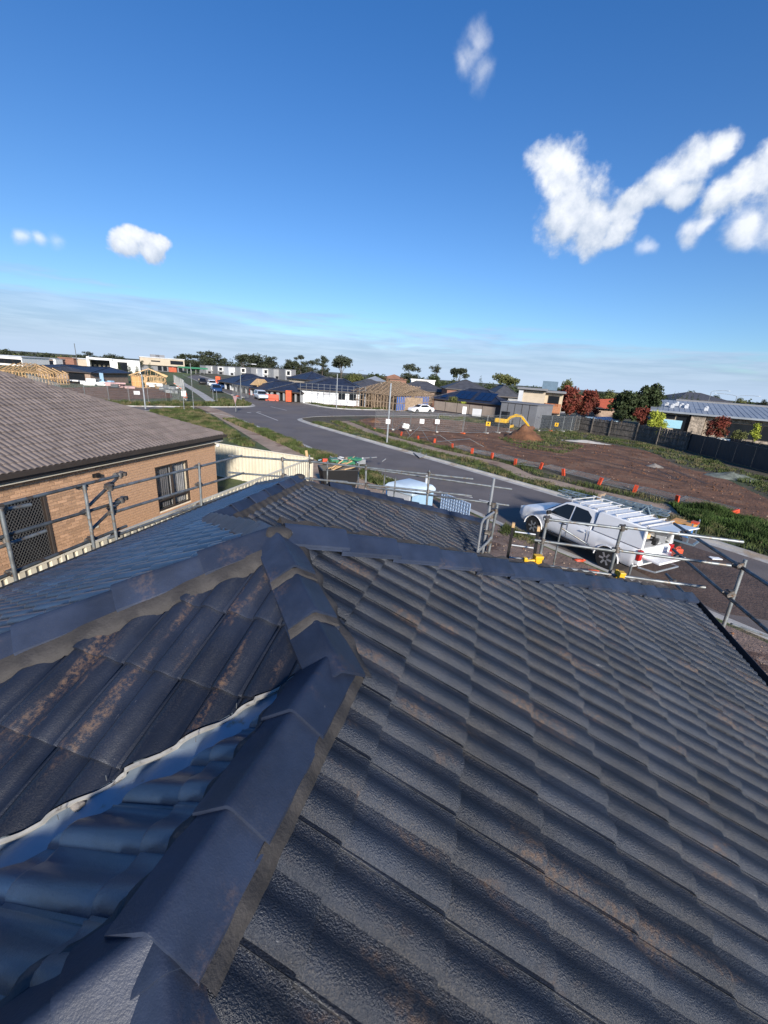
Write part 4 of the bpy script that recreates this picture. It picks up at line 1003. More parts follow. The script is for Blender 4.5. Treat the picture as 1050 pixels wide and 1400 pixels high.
def greenhouse(parent, m, prof, hw0, hw1, z0, z1, name='cabin'):
    """side profile (x, z) drawn in to the roof"""
    def y(z): q = (z - z0) / (z1 - z0); return hw0 + (hw1 - hw0) * max(0, min(1, q)) ** 1.15
    mb = MB(); n = len(prof); vs = [(x, y(z), z) for x, z in prof] + [(x, -y(z), z) for x, z in prof]
    mb.add(vs, [tuple(range(n)), tuple(range(2 * n - 1, n - 1, -1))] + [(k, n + k, n + (k + 1) % n, (k + 1) % n) for k in range(n)])
    return mb.build(name, m, parent, bevel=.03, smooth=50), y
def side_glass(parent, pts, y, m=None, out=.008, name='side_window'):
    for s in (1, -1):
        mb = MB(); a = [(x, s * (y(z) + out), z) for x, z in pts]; b = [(x, s * (y(z) - .02), z) for x, z in pts]; n = len(pts)
        mb.add(a + b, [tuple(range(n)), tuple(range(2 * n - 1, n - 1, -1))] + [(k, (k + 1) % n, n + (k + 1) % n, n + k) for k in range(n)]); mb.build(name, m or M['glass'], parent)
def cross_glass(parent, p, q, y, name, out=.012):
    """windscreen or rear window between side-profile points p (low) and q (high)"""
    d = Vector((q[0] - p[0], 0, q[1] - p[1])).normalized(); n = Vector((d.z, 0, -d.x)) * (1 if name == 'windscreen' else -1)
    a = Vector((p[0], 0, p[1])).lerp(Vector((q[0], 0, q[1])), .06); b = Vector((p[0], 0, p[1])).lerp(Vector((q[0], 0, q[1])), .93)
    ya, yb = y(a.z) - .05, y(b.z) - .05
    vs = [a + n * out + Vector((0, ya, 0)), a + n * out - Vector((0, ya, 0)), b + n * out - Vector((0, yb, 0)), b + n * out + Vector((0, yb, 0))]
    mb = MB(); mb.add(vs + [v - n * .03 for v in vs], [(0, 1, 2, 3), (7, 6, 5, 4), (0, 4, 5, 1), (1, 5, 6, 2), (2, 6, 7, 3), (3, 7, 4, 0)]); mb.build(name, M['glass'], parent)

def box_part(parent, name, m, c, d, bevel=.01, rz=0, label=None, rot=None):
    mb = MB(); mb.box((0, 0, 0), d, rz, rot); o = mb.build(name, m, parent, bevel=bevel, label=label); o.location = c; return o

ute = thing('ute', 'white dual cab ute with canopy and ladder rack, rear hatch open, parked at the kerb', 'ute', (4.30, 15.96, 0.012), math.atan2(2.42, -2.2))
UT = [(-2.62, 1.02), (-2.5, 1.12), (.95, 1.13), (1.15, 1.17), (1.7, 1.14), (2.25, 1.06), (2.48, .95), (2.62, .74)]
UW = [(-2.62, .88), (-2.4, .92), (1.9, .925), (2.3, .90), (2.5, .82), (2.62, .68)]
car_body(ute, M['white'], -2.62, 2.64, UT, UW, .44, (-1.60, 1.62), .385, .045)
cab, yf = greenhouse(ute, M['white'], [(-.82, 1.10), (1.30, 1.14), (.95, 1.36), (.52, 1.70), (.30, 1.765), (-.30, 1.80), (-.80, 1.78)], .875, .66, 1.10, 1.80)
side_glass(ute, [(.98, 1.18), (.80, 1.40), (.44, 1.66), (.10, 1.69), (.10, 1.18)], yf); side_glass(ute, [(.04, 1.18), (.04, 1.69), (-.45, 1.68), (-.68, 1.52), (-.70, 1.20)], yf)
cross_glass(ute, (1.30, 1.14), (.52, 1.70), yf, 'windscreen')
for x, y in ((-1.60, .80), (1.62, .80), (-1.60, -.80), (1.62, -.80)): wheel(ute, x, y, .385, .25, 1 if y > 0 else -1, M['alu'])
for x in (-1.60, 1.62):
    mb = MB(); mb.box((x, 0, .62), (.84, 1.56, .36)); mb.build('wheel_well', M['black'], ute)
mb = MB(); mb.box((0, 0, .48), (4.6, 1.5, .22)); mb.build('chassis', M['black'], ute)
def seam(pts, name='door_gap'):
    for s in (1, -1):
        mb = MB()
        for (xa, za), (xb, zb) in zip(pts[:-1], pts[1:]):
            def yy(z): return (.930 if z < 1.02 else yf(z) + .006 if z > 1.12 else .915) * s
            mb.bar((xa, yy(za), za), (xb, yy(zb), zb), .009, .008, up=(0, 1, 0))
        mb.build(name, M['black'], ute)
seam([(1.02, 1.1), (1.06, .9), (1.0, .52), (.10, .50)]); seam([(.07, 1.1), (.07, .52)]); seam([(-.72, 1.1), (-.74, .64)])
seam([(-.83, 1.08), (-.83, .55)], 'tub_gap')
for s in (1, -1):
    for x in (.22, -.58): box_part(ute, 'door_handle', M['black'] if x > 0 else M['white'], (x, s * .934, .98), (.20, .03, .035))
    box_part(ute, 'side_mirror', M['black'], (.90, s * 1.03, 1.22), (.10, .20, .15), .03)
    box_part(ute, 'headlight', M['silver'], (2.36, s * .72, .90), (.28, .24, .15), .03)
    box_part(ute, 'tail_light', M['tail'], (-2.585, s * .82, .92), (.12, .17, .34), .02)
    box_part(ute, 'side_step', M['black'], (.0, s * .90, .42), (1.7, .14, .05), .015)
    mb = MB()
    for w in (-1.6, 1.62):
        R = .45; pts = [Vector((w + R * math.cos(a), s * .925, .385 + R * math.sin(a))) for a in np.linspace(.05, math.pi - .05, 14)]; mb.path(pts, .022, 6)
    mb.build('arch_trim', M['white'], ute, kind='stuff', smooth=40)
# fibreglass canopy over the tub
CN = [(-.88, 1.125), (-.88, 1.79), (-1.0, 1.82), (-2.45, 1.79), (-2.56, 1.73), (-2.60, 1.125)]
def yc(z): return .875 - .16 * max(0, (z - 1.12) / .74) ** 1.3
mb = MB(); n = len(CN); 
L_ = [(x, yc(z), z) for x, z in CN]; R__ = [(x, -yc(z), z) for x, z in CN]
mb.add(L_ + R__, [tuple(range(n)), tuple(range(2 * n - 1, n - 1, -1))] + [(k, n + k, n + (k + 1) % n, (k + 1) % n) for k in range(n) if k != n - 2]); can = mb.build('canopy', M['white'], ute, bevel=.03, smooth=50)
mb = MB(); mb.poly([(-2.52, .80, 1.13), (-2.52, -.80, 1.13), (-1.0, -.80, 1.13), (-1.0, .80, 1.13)]); mb.poly([(-1.0, .80, 1.13), (-1.0, -.80, 1.13), (-1.0, -.68, 1.8), (-1.0, .68, 1.8)]); mb.build('load_bed', M['black'], ute)
for k, z in enumerate((1.38, 1.58)): box_part(ute, 'shelf', M['timber2'] if k else M['alu'], (-2.0, .40, z), (.95, .46, .02), .004)
for k, (x, y, z, d, mm) in enumerate(((-2.35, .45, 1.22, (.35, .4, .18), 'grey'), (-2.3, -.1, 1.2, (.4, .4, .16), 'black'), (-2.35, -.5, 1.25, (.3, .3, .24), 'alu'), (-2.3, .4, 1.46, (.3, .3, .14), 'timber'), (-2.25, .42, 1.66, (.3, .35, .13), 'grey'))): box_part(ute, 'stored_gear', M[mm], (x, y, z), d, .012, rz=k * .3)
for s in (1, -1): box_part(ute, 'hatch_post', M['white'], (-2.56, s * .77, 1.45), (.06, .09, .66), .012)
box_part(ute, 'canopy_hatch', M['white'], (-2.92, 0, 1.86), (.72, 1.34, .035), .012, rot=Matrix.Rotation(R_(8), 3, 'Y'))
box_part(ute, 'tailgate', M['white'], (-2.90, 0, .84), (.52, 1.42, .07), .02)
mb = MB(); mb.path([Vector(p) for p in ((-2.6, .75, .5), (-3.05, .62, .52), (-3.05, -.62, .52), (-2.6, -.75, .5))], .03, 8); mb.build('rear_bumper', M['alu'], ute, smooth=40)
# ladder rack: white cross bars on the cab and the canopy
for x in (.35, .0, -.35, -.70): 
    mb = MB(); mb.bar((x, .70, 1.86), (x, -.70, 1.86), .04, .028); [mb.bar((x, s * .60, 1.76), (x, s * .60, 1.86), .03, .03) for s in (1, -1)]; mb.build('roof_bar', M['rackwhite'], ute)
for x in (-1.05, -1.45, -1.85, -2.25, -2.5):
    mb = MB(); mb.bar((x, .72, 1.875), (x, -.72, 1.875), .04, .028); [mb.bar((x, s * .62, 1.77), (x, s * .62, 1.875), .03, .03) for s in (1, -1)]; mb.build('roof_bar', M['rackwhite'], ute)
for s in (1, -1): mb = MB(); mb.tube((.45, s * .69, 1.875), (-.8, s * .69, 1.875), .016); mb.build('rack_rail', M['white'], ute, smooth=40)
mb = MB(); mb.tube((.55, .3, 1.75), (.55, .3, 1.87), .05, 12); mb.build('beacon', M['black'], ute)
rc = thing('fuel_can', 'red fuel can standing on the lowered tailgate of the white ute', 'fuel can', tuple(ute.matrix_basis @ Vector((-3.02, -.38, .875))), .4)
box_part(rc, 'can_body', M['red'], (0, 0, .15), (.26, .17, .30), .03); mb = MB(); mb.path([Vector(p) for p in ((-.09, 0, .29), (-.06, 0, .35), (.05, 0, .35), (.08, 0, .29))], .014, 8); mb.build('handle', M['red'], rc); mb = MB(); mb.tube((.10, 0, .29), (.13, 0, .36), .02, 10); mb.build('spout', M['black'], rc)

# tile hoist: long blue-grey lattice on a small trailer, parked on the verge beyond the ute
ha = G(766, 672, 1.25); hb = G(892, 705, 1.25); hb2 = hb + (hb - ha).normalized() * .9
hz = thing('tile_hoist', 'blue grey lattice tile hoist lying on a small trailer beside the ute', 'hoist', (hb.x, hb.y, 0.1), math.atan2(ha.y - hb.y, ha.x - hb.x))
HL = (ha - hb).length
def lattice(parent, x0, x1, z, w, h, name, m):
    for s in (1, -1):
        for zz in (z, z + h): mb = MB(); mb.bar((x0, s * w / 2, zz), (x1, s * w / 2, zz), .05, .05); mb.build('hoist_rail', m, parent)
    mb = MB(); n = int((x1 - x0) / .28)
    for i in range(n):
        a = x0 + (x1 - x0) * i / n; b = x0 + (x1 - x0) * (i + 1) / n
        mb.bar((a, w / 2, z), (a, -w / 2, z), .03, .03); mb.bar((a, w / 2, z + h), (a, -w / 2, z + h), .03, .03)
        for s in (1, -1): mb.bar((a, s * w / 2, z if i % 2 else z + h), (b, s * w / 2, z + h if i % 2 else z), .022, .022)
    mb.build(name, m, parent, kind='stuff')
lattice(hz, .05, HL, 1.02, .42, .22, 'hoist_lattice', M['steelblue']); lattice(hz, -.5, HL * .52, 1.30, .34, .14, 'hoist_lattice', M['steelblue'])
box_part(hz, 'carriage', M['timber2'], (HL * .53, 0, 1.38), (.14, .5, .30), .01)
for s in (1, -1): wheel(hz, -.75, s * .62, .29, .18, s, M['alu'])
for q in (((-1.6, .5, .6), (1.2, .5, .6)), ((-1.6, -.5, .6), (1.2, -.5, .6)), ((-1.6, .5, .6), (-1.6, -.5, .6)), ((1.2, .5, .6), (2.6, 0, .55)), ((1.2, -.5, .6), (2.6, 0, .55)), ((-.75, .6, .30), (-.75, -.6, .30))):
    mb = MB(); mb.bar(*q, .07, .05); mb.build('trailer_frame', M['steelblue'], hz)
for q in (((-.4, .4, .6), (.2, .2, 1.5)), ((-.4, -.4, .6), (.2, -.2, 1.5)), ((.8, .4, .6), (.2, .2, 1.5)), ((.8, -.4, .6), (.2, -.2, 1.5)), ((-1.4, .45, .6), (-1.4, .45, 1.35)), ((-1.4, -.45, .6), (-1.4, -.45, 1.35))):
    mb = MB(); mb.bar(*q, .05, .04); mb.build('mast_strut', M['steelblue'], hz)
box_part(hz, 'engine_cover', mat('orange_tan_cover', (0.62, 0.30, 0.08), 0.5, 0.2, 5), (-1.05, 0, 1.18), (.72, .62, .12), .02); box_part(hz, 'engine', M['blue'], (-1.1, .05, .92), (.5, .5, .36), .03); box_part(hz, 'engine_box', M['black'], (-.75, .1, .84), (.3, .5, .30), .02)
box_part(hz, 'battery_box', M['red'], (-1.35, -.1, 1.28), (.22, .22, .08), .01)

# portable toilet behind the far wing of the roof, in the yard
p0 = G(556, 700, 0.1)
to = thing('portable_toilet', 'pale blue portable toilet with a white roof standing in the yard behind the roof', 'portable toilet', (*G(561, 664, 2.3)[:2], 0.104), R_(-28))
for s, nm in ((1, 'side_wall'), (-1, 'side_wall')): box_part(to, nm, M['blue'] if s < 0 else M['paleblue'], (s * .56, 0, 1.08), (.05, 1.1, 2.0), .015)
box_part(to, 'back_wall', M['paleblue'], (0, .55, 1.08), (1.07, .05, 2.0), .015); box_part(to, 'base', M['black'], (0, 0, .05), (1.2, 1.2, .12), .02)
dr = box_part(to, 'door', M['palegrey'], (0, -.56, 1.10), (1.0, .05, 1.92), .02)
mb = MB(); mb.lathe((0, -.03, .45), [(.22, 0), (.20, .02), (.02, .02)], 20, (0, -1, 0)); mb.build('door_vent', M['midgrey'], dr, smooth=30); mb = MB(); mb.box((.02, -.055, .45), (.16, .01, .14)); mb.build('notice', M['signwhite'], dr)
mb = MB(); rings = []
for z, k in ((2.06, 1.0), (2.16, 1.0), (2.26, .86), (2.33, .55), (2.35, .15)): rings.append([(sx * .62 * k, sy * .62 * k, z) for sx, sy in ((-1, -1), (1, -1), (1, 1), (-1, 1))])
mb.loft(rings); mb.build('roof', M['toiletroof'], to, bevel=.03, smooth=40); mb = MB(); mb.tube((.35, .4, 2.1), (.35, .4, 2.62), .05, 10); mb.build('vent_pipe', M['palegrey'], to, smooth=40)
# skip of offcuts and a heap of rubbish by the kerb
sk_ = thing('skip_bin', 'black skip bin with timber offcuts behind the roof ridge', 'skip bin', (*G(462, 668, .1)[:2], .104), R_(35))
mb = MB(); mb.loft([[(-.75, -.5, .05), (.75, -.5, .05), (.75, .5, .05), (-.75, .5, .05)], [(-.95, -.62, 1.1), (.95, -.62, 1.1), (.95, .62, 1.1), (-.95, .62, 1.1)], [(-.88, -.55, 1.1), (.88, -.55, 1.1), (.88, .55, 1.1), (-.88, .55, 1.1)], [(-.7, -.45, .5), (.7, -.45, .5), (.7, .45, .5), (-.7, .45, .5)]]); mb.build('bin_body', M['black'], sk_, bevel=.02)
for k in range(7):
    a = random.uniform(0, 3.1); mb = MB(); mb.bar((random.uniform(-.6, .2), random.uniform(-.4, .4), .75 + .05 * k), (random.uniform(.0, 1.0), random.uniform(-.5, .5), 1.0 + .08 * k), .09, .04); mb.build('timber_offcut', M['timber'], sk_)
pl = thing('leaning_plank', 'raw timber plank leaning beside the black skip bin', 'plank', (*G(424, 655, .1)[:2], .1))
mb = MB(); a = Vector((0, 0, 0)); mb.bar((0, 0, 0), (-.35, .2, 1.5), .14, .04); mb.build('board', M['timber'], pl)
rb = thing('rubbish_heap', 'heap of broken pallets, pipes and plastic sheets by the kerb', 'rubbish heap', (*G(472, 634, .1)[:2], .1), .4)
for k in range(26):
    x, y, z = random.gauss(0, .95), random.gauss(0, .55), random.uniform(.05, .42); mm = random.choice(['alu', 'paleblue', 'whitem', 'green', 'galv', 'black', 'timber2', 'grey'])
    mb = MB()
    if k % 2: mb.bar((x, y, z), (x + random.gauss(0, .6), y + random.gauss(0, .4), z + random.uniform(-.05, .3)), .09, .05)
    else: mb.box((x, y, z), (random.uniform(.3, .8), random.uniform(.2, .5), random.uniform(.05, .35)), random.uniform(0, 3))
    mb.build('scrap', M[mm], rb)
mb = MB(); mb.box((-1.3, -.3, .2), (.3, .2, .3)); mb.build('scrap', M['red'], rb, label='red plastic scrap')
wp = thing('white_pipe', 'short white pipe standing up in the yard beside the skip bin', 'pipe', (*G(476, 668, .1)[:2], .1)); mb = MB(); mb.tube((0, 0, 0), (0, 0, .7), .06, 12); mb.build('pipe', M['whitem'], wp, smooth=40)
# blue milk-crate grid panel beside the toilet
bg_ = thing('blue_grid', 'pale blue grid panel standing by the kerb beside the toilet', 'panel', (*G(620, 705, .1)[:2], .104), R_(-42))
mb = MB()
for k in range(12): mb.box((-.9 + k * 1.8 / 11, 0, .42), (.035, .03, .8))
for k in range(6): mb.box((0, 0, .06 + k * .145), (1.8, .03, .035))
mb.build('grid', mat('pale_blue_grid', (0.30, 0.42, 0.60), 0.5, 0.1), bg_, kind='stuff')
box_part(bg_, 'backing', M['palegrey'], (0, .03, .42), (1.8, .012, .8), .002)
# oddments lying in the muddy yard
ob = thing('safety_cover', 'bright orange plastic cover lying in the yard by the ute wheel', 'cover', (*G(805, 786, .1)[:2], .104), .5)
mb = MB(); mb.blob((0, 0, .07), (.38, .17, .10), 2, .35, 2); mb.build('cover', M['orange'], ob, smooth=50)
rd = thing('rag', 'small red rag lying on the dirt beside the ute', 'rag', (*G(791, 767, .1)[:2], .104))
mb = MB(); mb.blob((0, 0, .03), (.17, .10, .05), 2, .5, 6); mb.blob((.16, .08, .03), (.09, .06, .04), 2, .5, 7); mb.build('rag', M['red'], rd, smooth=50, kind='stuff')
hp_ = thing('paver', 'thin grey paver lying on the road near the corner scaffold post', 'paver', (*G(978, 764, .01)[:2], .012), .3)
mb = MB(); mb.box((0, 0, .02), (.4, .2, .035)); mb.build('slab', M['signwhite'], hp_, bevel=.008)

# ------------------------------------------------------------------ temporary fencing
def tf_mesh(w=2.35, h=2.05):
    fr = MB(); r = .021
    fr.path([Vector(p) for p in ((0, 0, .1), (0, 0, h), (w, 0, h), (w, 0, .1), (0, 0, .1))], r, 6)
    wi = MB()
    for k in range(1, 26): x = w * k / 26; wi.bar((x, 0, .12), (x, 0, h), .006, .006)
    for k in range(1, 9): z = .1 + (h - .1) * k / 9; wi.bar((0, 0, z), (w, 0, z), .006, .006)
    ft = MB(); ft.box((0, 0, .06), (.24, .62, .12))
    return fr.mesh('fence_frame', M['galv'], 40), wi.mesh('wire_mesh', M['wire']), ft.mesh('fence_foot', M['concrete'])
TFM = tf_mesh(); ftb = MB(); ftb.box((0, 0, .06), (.24, .62, .12)); FOOT_O = ftb.mesh('fence_foot', M['orange'])
def tf_run(pts, label, z=.104, orange=False):
    """panels clamped end to end: one fence"""
    P = [Vector(p[:2]) for p in pts]; o0 = P[0]
    th = thing('temporary_fence', label, 'wire fence', (o0.x, o0.y, z))
    for a, b in zip(P[:-1], P[1:]):
        n = max(1, round((b - a).length / 2.45))
        for i in range(n):
            q0 = a.lerp(b, (i + .01) / n); q1 = a.lerp(b, (i + .985) / n); d = q1 - q0; rz = math.atan2(d.y, d.x) + random.uniform(-.02, .02)
            for nm, me in (('fence_frame', TFM[0]), ('wire_mesh', TFM[1])):
                o = bpy.data.objects.new(nm, me); COL.objects.link(o); o.parent = th; o.location = (q0.x - o0.x, q0.y - o0.y, 0); o.rotation_euler = (random.uniform(-.03, .03), 0, rz); o.scale = (d.length / 2.35, 1, 1)
                if nm == 'wire_mesh': o['kind'] = 'stuff'
            o = bpy.data.objects.new('foot', FOOT_O if random.random() < .3 else TFM[2]); COL.objects.link(o); o.parent = th; o.location = (q0.x - o0.x, q0.y - o0.y, 0); o.rotation_euler = (0, 0, rz)
    return th
tf_run([G(512, 588), G(560, 590), G(632, 594)], 'standing wire fence at the near edge of the dirt lot, left of the excavator')
tf_run([G(632, 594), G(664, 593.5), G(710, 592)], 'standing wire fence in front of the yellow excavator')
tf_run([G(735, 590), G(768, 591), G(790, 590)], 'standing wire fence between the soil heap and the paling fence')
tf_run([G(40, 530), G(85, 549), G(150, 552), G(228, 552)], 'standing wire fence along the side street beyond the brown roof')
tf_run([G(234, 552), G(254, 548), G(252, 535), G(238, 524)], 'standing wire fence by the path beside the timber framed house')
tf_run([G(478, 553), G(520, 556), G(552, 559)], 'standing wire fence before the white wrapped house and the brown battens')
tf_run([G(318, 541), G(340, 546)], 'standing wire fence beside the red barriers')
# fallen panels along the far footpath; their orange feet stick up like fins
FEET = [(548, 597), (572, 603), (594, 607), (618, 614), (645, 622.5), (672, 629), (704, 638), (738, 643), (770, 652.5), (818, 665), (866, 676), (924, 691), (995, 709)]
fd = [G(*q) for q in FEET]
for i, (a, b) in enumerate(zip(fd[3:-1], fd[4:])):
    a = Vector(a[:2]); b = Vector(b[:2]); d = (b - a); nrm = Vector((-d.y, d.x)).normalized()
    if nrm.dot(Vector((.6, .78))) < 0: nrm = -nrm
    th = thing('toppled_fence', 'wire fence panel lying flat ' + ['near the concrete pad, below the braces', 'just left of the soil heap', 'below the soil heap', 'left of the concrete apron', 'over the middle of the asphalt', 'above the bonnet of the ute', 'beyond the ute cab', 'beyond the tile hoist', 'at the right end of the far verge'][i], 'wire fence', (a.x, a.y, .20 + .05 * (i % 3)), math.atan2(d.y, d.x), 'toppled fence panels on the far verge')
    th.rotation_euler = (R_(94 if d.cross(nrm) < 0 else -86), 0, math.atan2(d.y, d.x)); th.rotation_euler[0] = R_(-84)
    for nm, me in (('frame', TFM[0]), ('wire_mesh', TFM[1])):
        o = bpy.data.objects.new(nm, me); COL.objects.link(o); o.parent = th; o.scale = (d.length / 2.35 * 1.04, 1, .55)
        if nm == 'wire_mesh': o['kind'] = 'stuff'
fm = MB()
for s in (-1, 1): fm.box((0, s * .085, .36), (.15, .12, .70))
for z in (.1, .36, .62): fm.box((0, 0, z), (.13, .2, .13))
FIN = fm.mesh('ballast_block', M['red'])
names = ['leftmost of the orange red fence feet, below the white light pole', 'small orange red fence foot second from the light pole', 'orange red fence foot at the bare braces', 'orange red fence foot below the braced fence panels', 'orange red fence foot nearest the soil heap', 'orange red fence foot left of the concrete apron', 'orange red fence foot above the tall scaffold gate post', 'orange red fence foot over the middle of the asphalt', 'orange red fence foot above the bonnet of the ute', 'orange red fence foot above the ute cab', 'orange red fence foot above the tile hoist', 'orange red fence foot by the tile hoist engine', 'orange red fence foot lying tipped over at the right end of the row']
for i, q in enumerate(fd):
    o = bpy.data.objects.new('ballast_block', FIN); COL.objects.link(o); o.location = (q.x, q.y, .104); o.rotation_euler = (R_(random.uniform(-12, 12)), R_(random.uniform(-10, 10)), random.uniform(-.5, .5) + 1.0)
    if i == 12: o.rotation_euler = (R_(70), 0, 1.9); o.location.z = .28
    o.scale = (.68, .68, .68) if i > 3 else (.58, .58, .56)
    tag(o, names[i], 'ballast block', 'orange fence feet along the far verge')
# propped braces on the left end of the toppled run
for i, (p, q, r) in enumerate((((536, 594), (548, 597), (551, 576)), ((556, 602), (572, 604), (575, 584)), ((574, 601), (600, 607), (596, 592)), ((598, 606), (640, 612), (618, 600)))):
    a, b = G(*p), G(*q); th = thing('fence_brace', ['leftmost steel fence brace propped by the light pole', 'second steel fence brace propped on the far verge', 'third steel fence brace leaning near the concrete pad', 'long steel fence brace lying low, rightmost of the four'][i], 'brace', (a.x, a.y, .104), 0, 'steel fence braces')
    d = b - a; mb = MB(); mb.tube((0, 0, .05), (d.x, d.y, 1.3 if i < 2 else .7), .03, 6); mb.build('tube', M['galv'], th); mb = MB(); mb.tube((d.x, d.y, 1.3 if i < 2 else .7), (d.x * 1.3 + .5, d.y * 1.2 + .6, .05), .025, 6); mb.build('strut', M['galv'], th)
# little notices hung on the fences
def fence_sign(px, py, w, h, m, label, dist=None, name='site_sign', mark=None):
    p = V(px, py, dist); th = thing(name, label, 'sign', tuple(p), math.atan2(-(p.x - CAM[0]), (p.y - CAM[1])))
    box_part(th, 'board', M[m], (0, -.05, 0), (w, .012, h), .003)
    if mark: 
        mb = MB(); mb.box((0, -.062, h * .12), (w * .35, .004, h * .35)); mb.box((0, -.062, -h * .25), (w * .6, .004, h * .10)); mb.build('print', M[mark], th, kind='stuff')
dz = hd(G(600, 593)) - .15
fence_sign(577, 576, .48, .48, 'signwhite', 'left white notice on the standing wire fence', dz); fence_sign(598, 576.5, .48, .48, 'signwhite', 'right white notice on the standing wire fence', dz)
fence_sign(667.5, 579.5, .5, .48, 'yellow', 'yellow warning notice on the fence before the excavator', hd(G(664, 593.5)) - .15, mark='black'); fence_sign(761, 580.5, .45, .48, 'yellow', 'yellow warning notice on the fence right of the soil heap', hd(G(762, 591)) - .2, mark='black')
fence_sign(187, 537, .7, .45, 'signwhite', 'white notice on the wire fence beyond the brown roof', hd(G(187, 551)) - .3)
fence_sign(251, 538, .6, .75, 'signwhite', 'white notice at the corner of the far wire fence', hd(G(252, 550)) - .4)
fence_sign(635, 561, .65, 1.2, 'signwhite', 'tall white notice board across the right hand street', hd(G(635, 570)))
fence_sign(652, 564, 1.5, 1.2, 'palegrey', 'large pale estate sign board before the taupe fence', hd(G(652, 571)))
bag = thing('plastic_sheet', 'crumpled white sheet hanging on the wire fence by the light pole', 'plastic sheet', tuple(V(555, 583, hd(G(556, 592)) - .2))); mb = MB(); mb.blob((0, 0, 0), (.40, .10, .30), 2, .5, 3); mb.build('sheet', M['whitem'], bag, smooth=30)

# ------------------------------------------------------------------ poles, lamps and road signs
def pole(label, px, pyb, pxt, pyt, r=.06, sign=None, base=None, m='galv'):
    b = base or G(px, pyb, .1); h = zat(b, pxt, pyt) - .1; th = thing('steel_pole', label, 'pole', (b.x, b.y, .1)); mb = MB(); mb.tube((0, 0, 0), (0, 0, h), r, 10, r * .8); mb.build('shaft', M[m], th, smooth=40)
    if sign:
        z = zat(b, px, sign[0]) - .1; box_part(th, 'plate', M[sign[3]], (0, -r - .02, z), (sign[1], .01, sign[2]), .002)
    return th
pole('tall pale street pole beside the far footpath, in front of the braced fences', 529, 605, 534, 524, .085, (576, .4, .4, 'signwhite'), m='alu')
pole('tall pale pole on the corner before the white wrapped house', 460, 558, 460, 511, .08, m='alu')
pole('pale leaning pole by the side street, beyond the brown roof', 199, 559, 193, 512, .09, m='alu')
pole('tall thin pole left of the yield sign', 265, 561, 262, 497, .05); pole('thin grey pole by the far footpath corner', 252, 562, 253, 524, .05)
pole('left one of two slim posts on the grass corner', 292, 552, 292, 533, .045); pole('right one of two slim posts on the grass corner', 297, 552, 297, 534, .045)
ys = thing('yield_sign', 'faded triangular give way sign seen from behind on a thin post', 'road sign', (*G(322.5, 563, .1)[:2], .1), R_(-25))
hh = zat(G(322.5, 563, .1), 322, 541); mb = MB(); mb.tube((0, 0, 0), (0, 0, hh - .1), .04, 8); mb.build('post', M['galv'], ys, smooth=40)
mb = MB(); mb.extrude([(-.55, -.03, hh - .15), (.55, -.03, hh - .15), (0, -.03, hh - 1.10)], (0, -.012, 0)); mb.build('plate', M['pinkback'], ys)
def street_lamp(label, base, h, arm, rz=0, r=.075):
    th = thing('street_lamp', label, 'street lamp', (base.x, base.y, .1), rz); mb = MB(); mb.tube((0, 0, 0), (0, 0, h * .86), r, 10, r * .7); mb.build('post', M['galv'], th, smooth=40)
    for s in (arm if isinstance(arm, tuple) else (arm,)):
        pts = [Vector((s * (1 - math.cos(a)), 0, h * .86 + math.sin(a) * h * .14 * (1 if abs(s) < 3 else .6))) for a in np.linspace(0, math.pi * .55, 8)]; mb = MB(); mb.path(pts, r * .55, 8); mb.build('arm', M['galv'], th, smooth=40)
        e = pts[-1]; box_part(th, 'lamp_head', M['palegrey'], (e.x + .35 * (1 if s > 0 else -1), 0, e.z), (.75, .24, .12), .03)
b = G(330, 549, .1); street_lamp('curved street lamp on the left grass corner of the crossing', b, zat(b, 335, 497) - .1, 1.6, R_(20))
b = G(442, 556, .1)
for (px, pyt, D_, arm, lab) in ((970, 531, 150, 5.0, 'street lamp with one long arm above the metal roofed house'), (1006, 538, 140, (6.0, -6.0), 'double armed street lamp at the right above the metal roofed house'), (490, 505, 260, 3.0, 'small far street lamp right of the umbrella shaped gum tree')):
    q = Vd(px, 475.6 + 0.0709 * px, D_); b = Vector((q.x, q.y, .1)); street_lamp(lab, b, Vd(px, pyt, D_).z, arm, math.atan2(AX[1], AX[0]), .10)

# ------------------------------------------------------------------ excavator and the heap it stands behind
ex = thing('excavator', 'yellow mini excavator reaching over the soil heap', 'excavator', (*G(688, 584, .1)[:2], .104), R_(-20))
ex.scale = (.74, .74, .74)
def exb(name, m, c, d, bevel=.05, rot=None): return box_part(ex, name, M[m], tuple(x for x in c), d, bevel, rot=rot)
for s in (1, -1):
    mb = MB(); rings = []
    for y in (s * .62, s * 1.05): rings.append([(1.25 * math.cos(a) * (1 if True else 1), y, .38 + .36 * math.sin(a)) if False else (max(-1, min(1, math.cos(a) * 1.8)) * .95 + .36 * math.cos(a), y, .38 + .36 * math.sin(a)) for a in np.linspace(0, 2 * math.pi, 20, endpoint=False)])
    mb.loft(rings); mb.build('track', M['black'], ex, smooth=40)
exb('undercarriage', 'black', (0, 0, .5), (1.4, 1.3, .35)); exb('house', 'yellow', (-.45, 0, 1.15), (2.1, 1.75, .75), .12); exb('counterweight', 'yellow', (-1.35, 0, 1.1), (.5, 1.7, .7), .2)
cab = exb('cab', 'black', (-.1, .35, 2.05), (1.35, .95, 1.25), .10); exb('cab_roof', 'black', (-.1, .35, 2.72), (1.45, 1.05, .10), .04)
for x, y, dx, dy in ((.585, .35, .02, .8), (-.1, .83, 1.1, .02), (-.1, -.13, 1.1, .02)): mb = MB(); mb.box((x + .1 if dx < .1 else 0, y - .35 if dy < .1 else 0, .1), (dx, dy, .85)); mb.build('cab_window', M['glass'], cab)
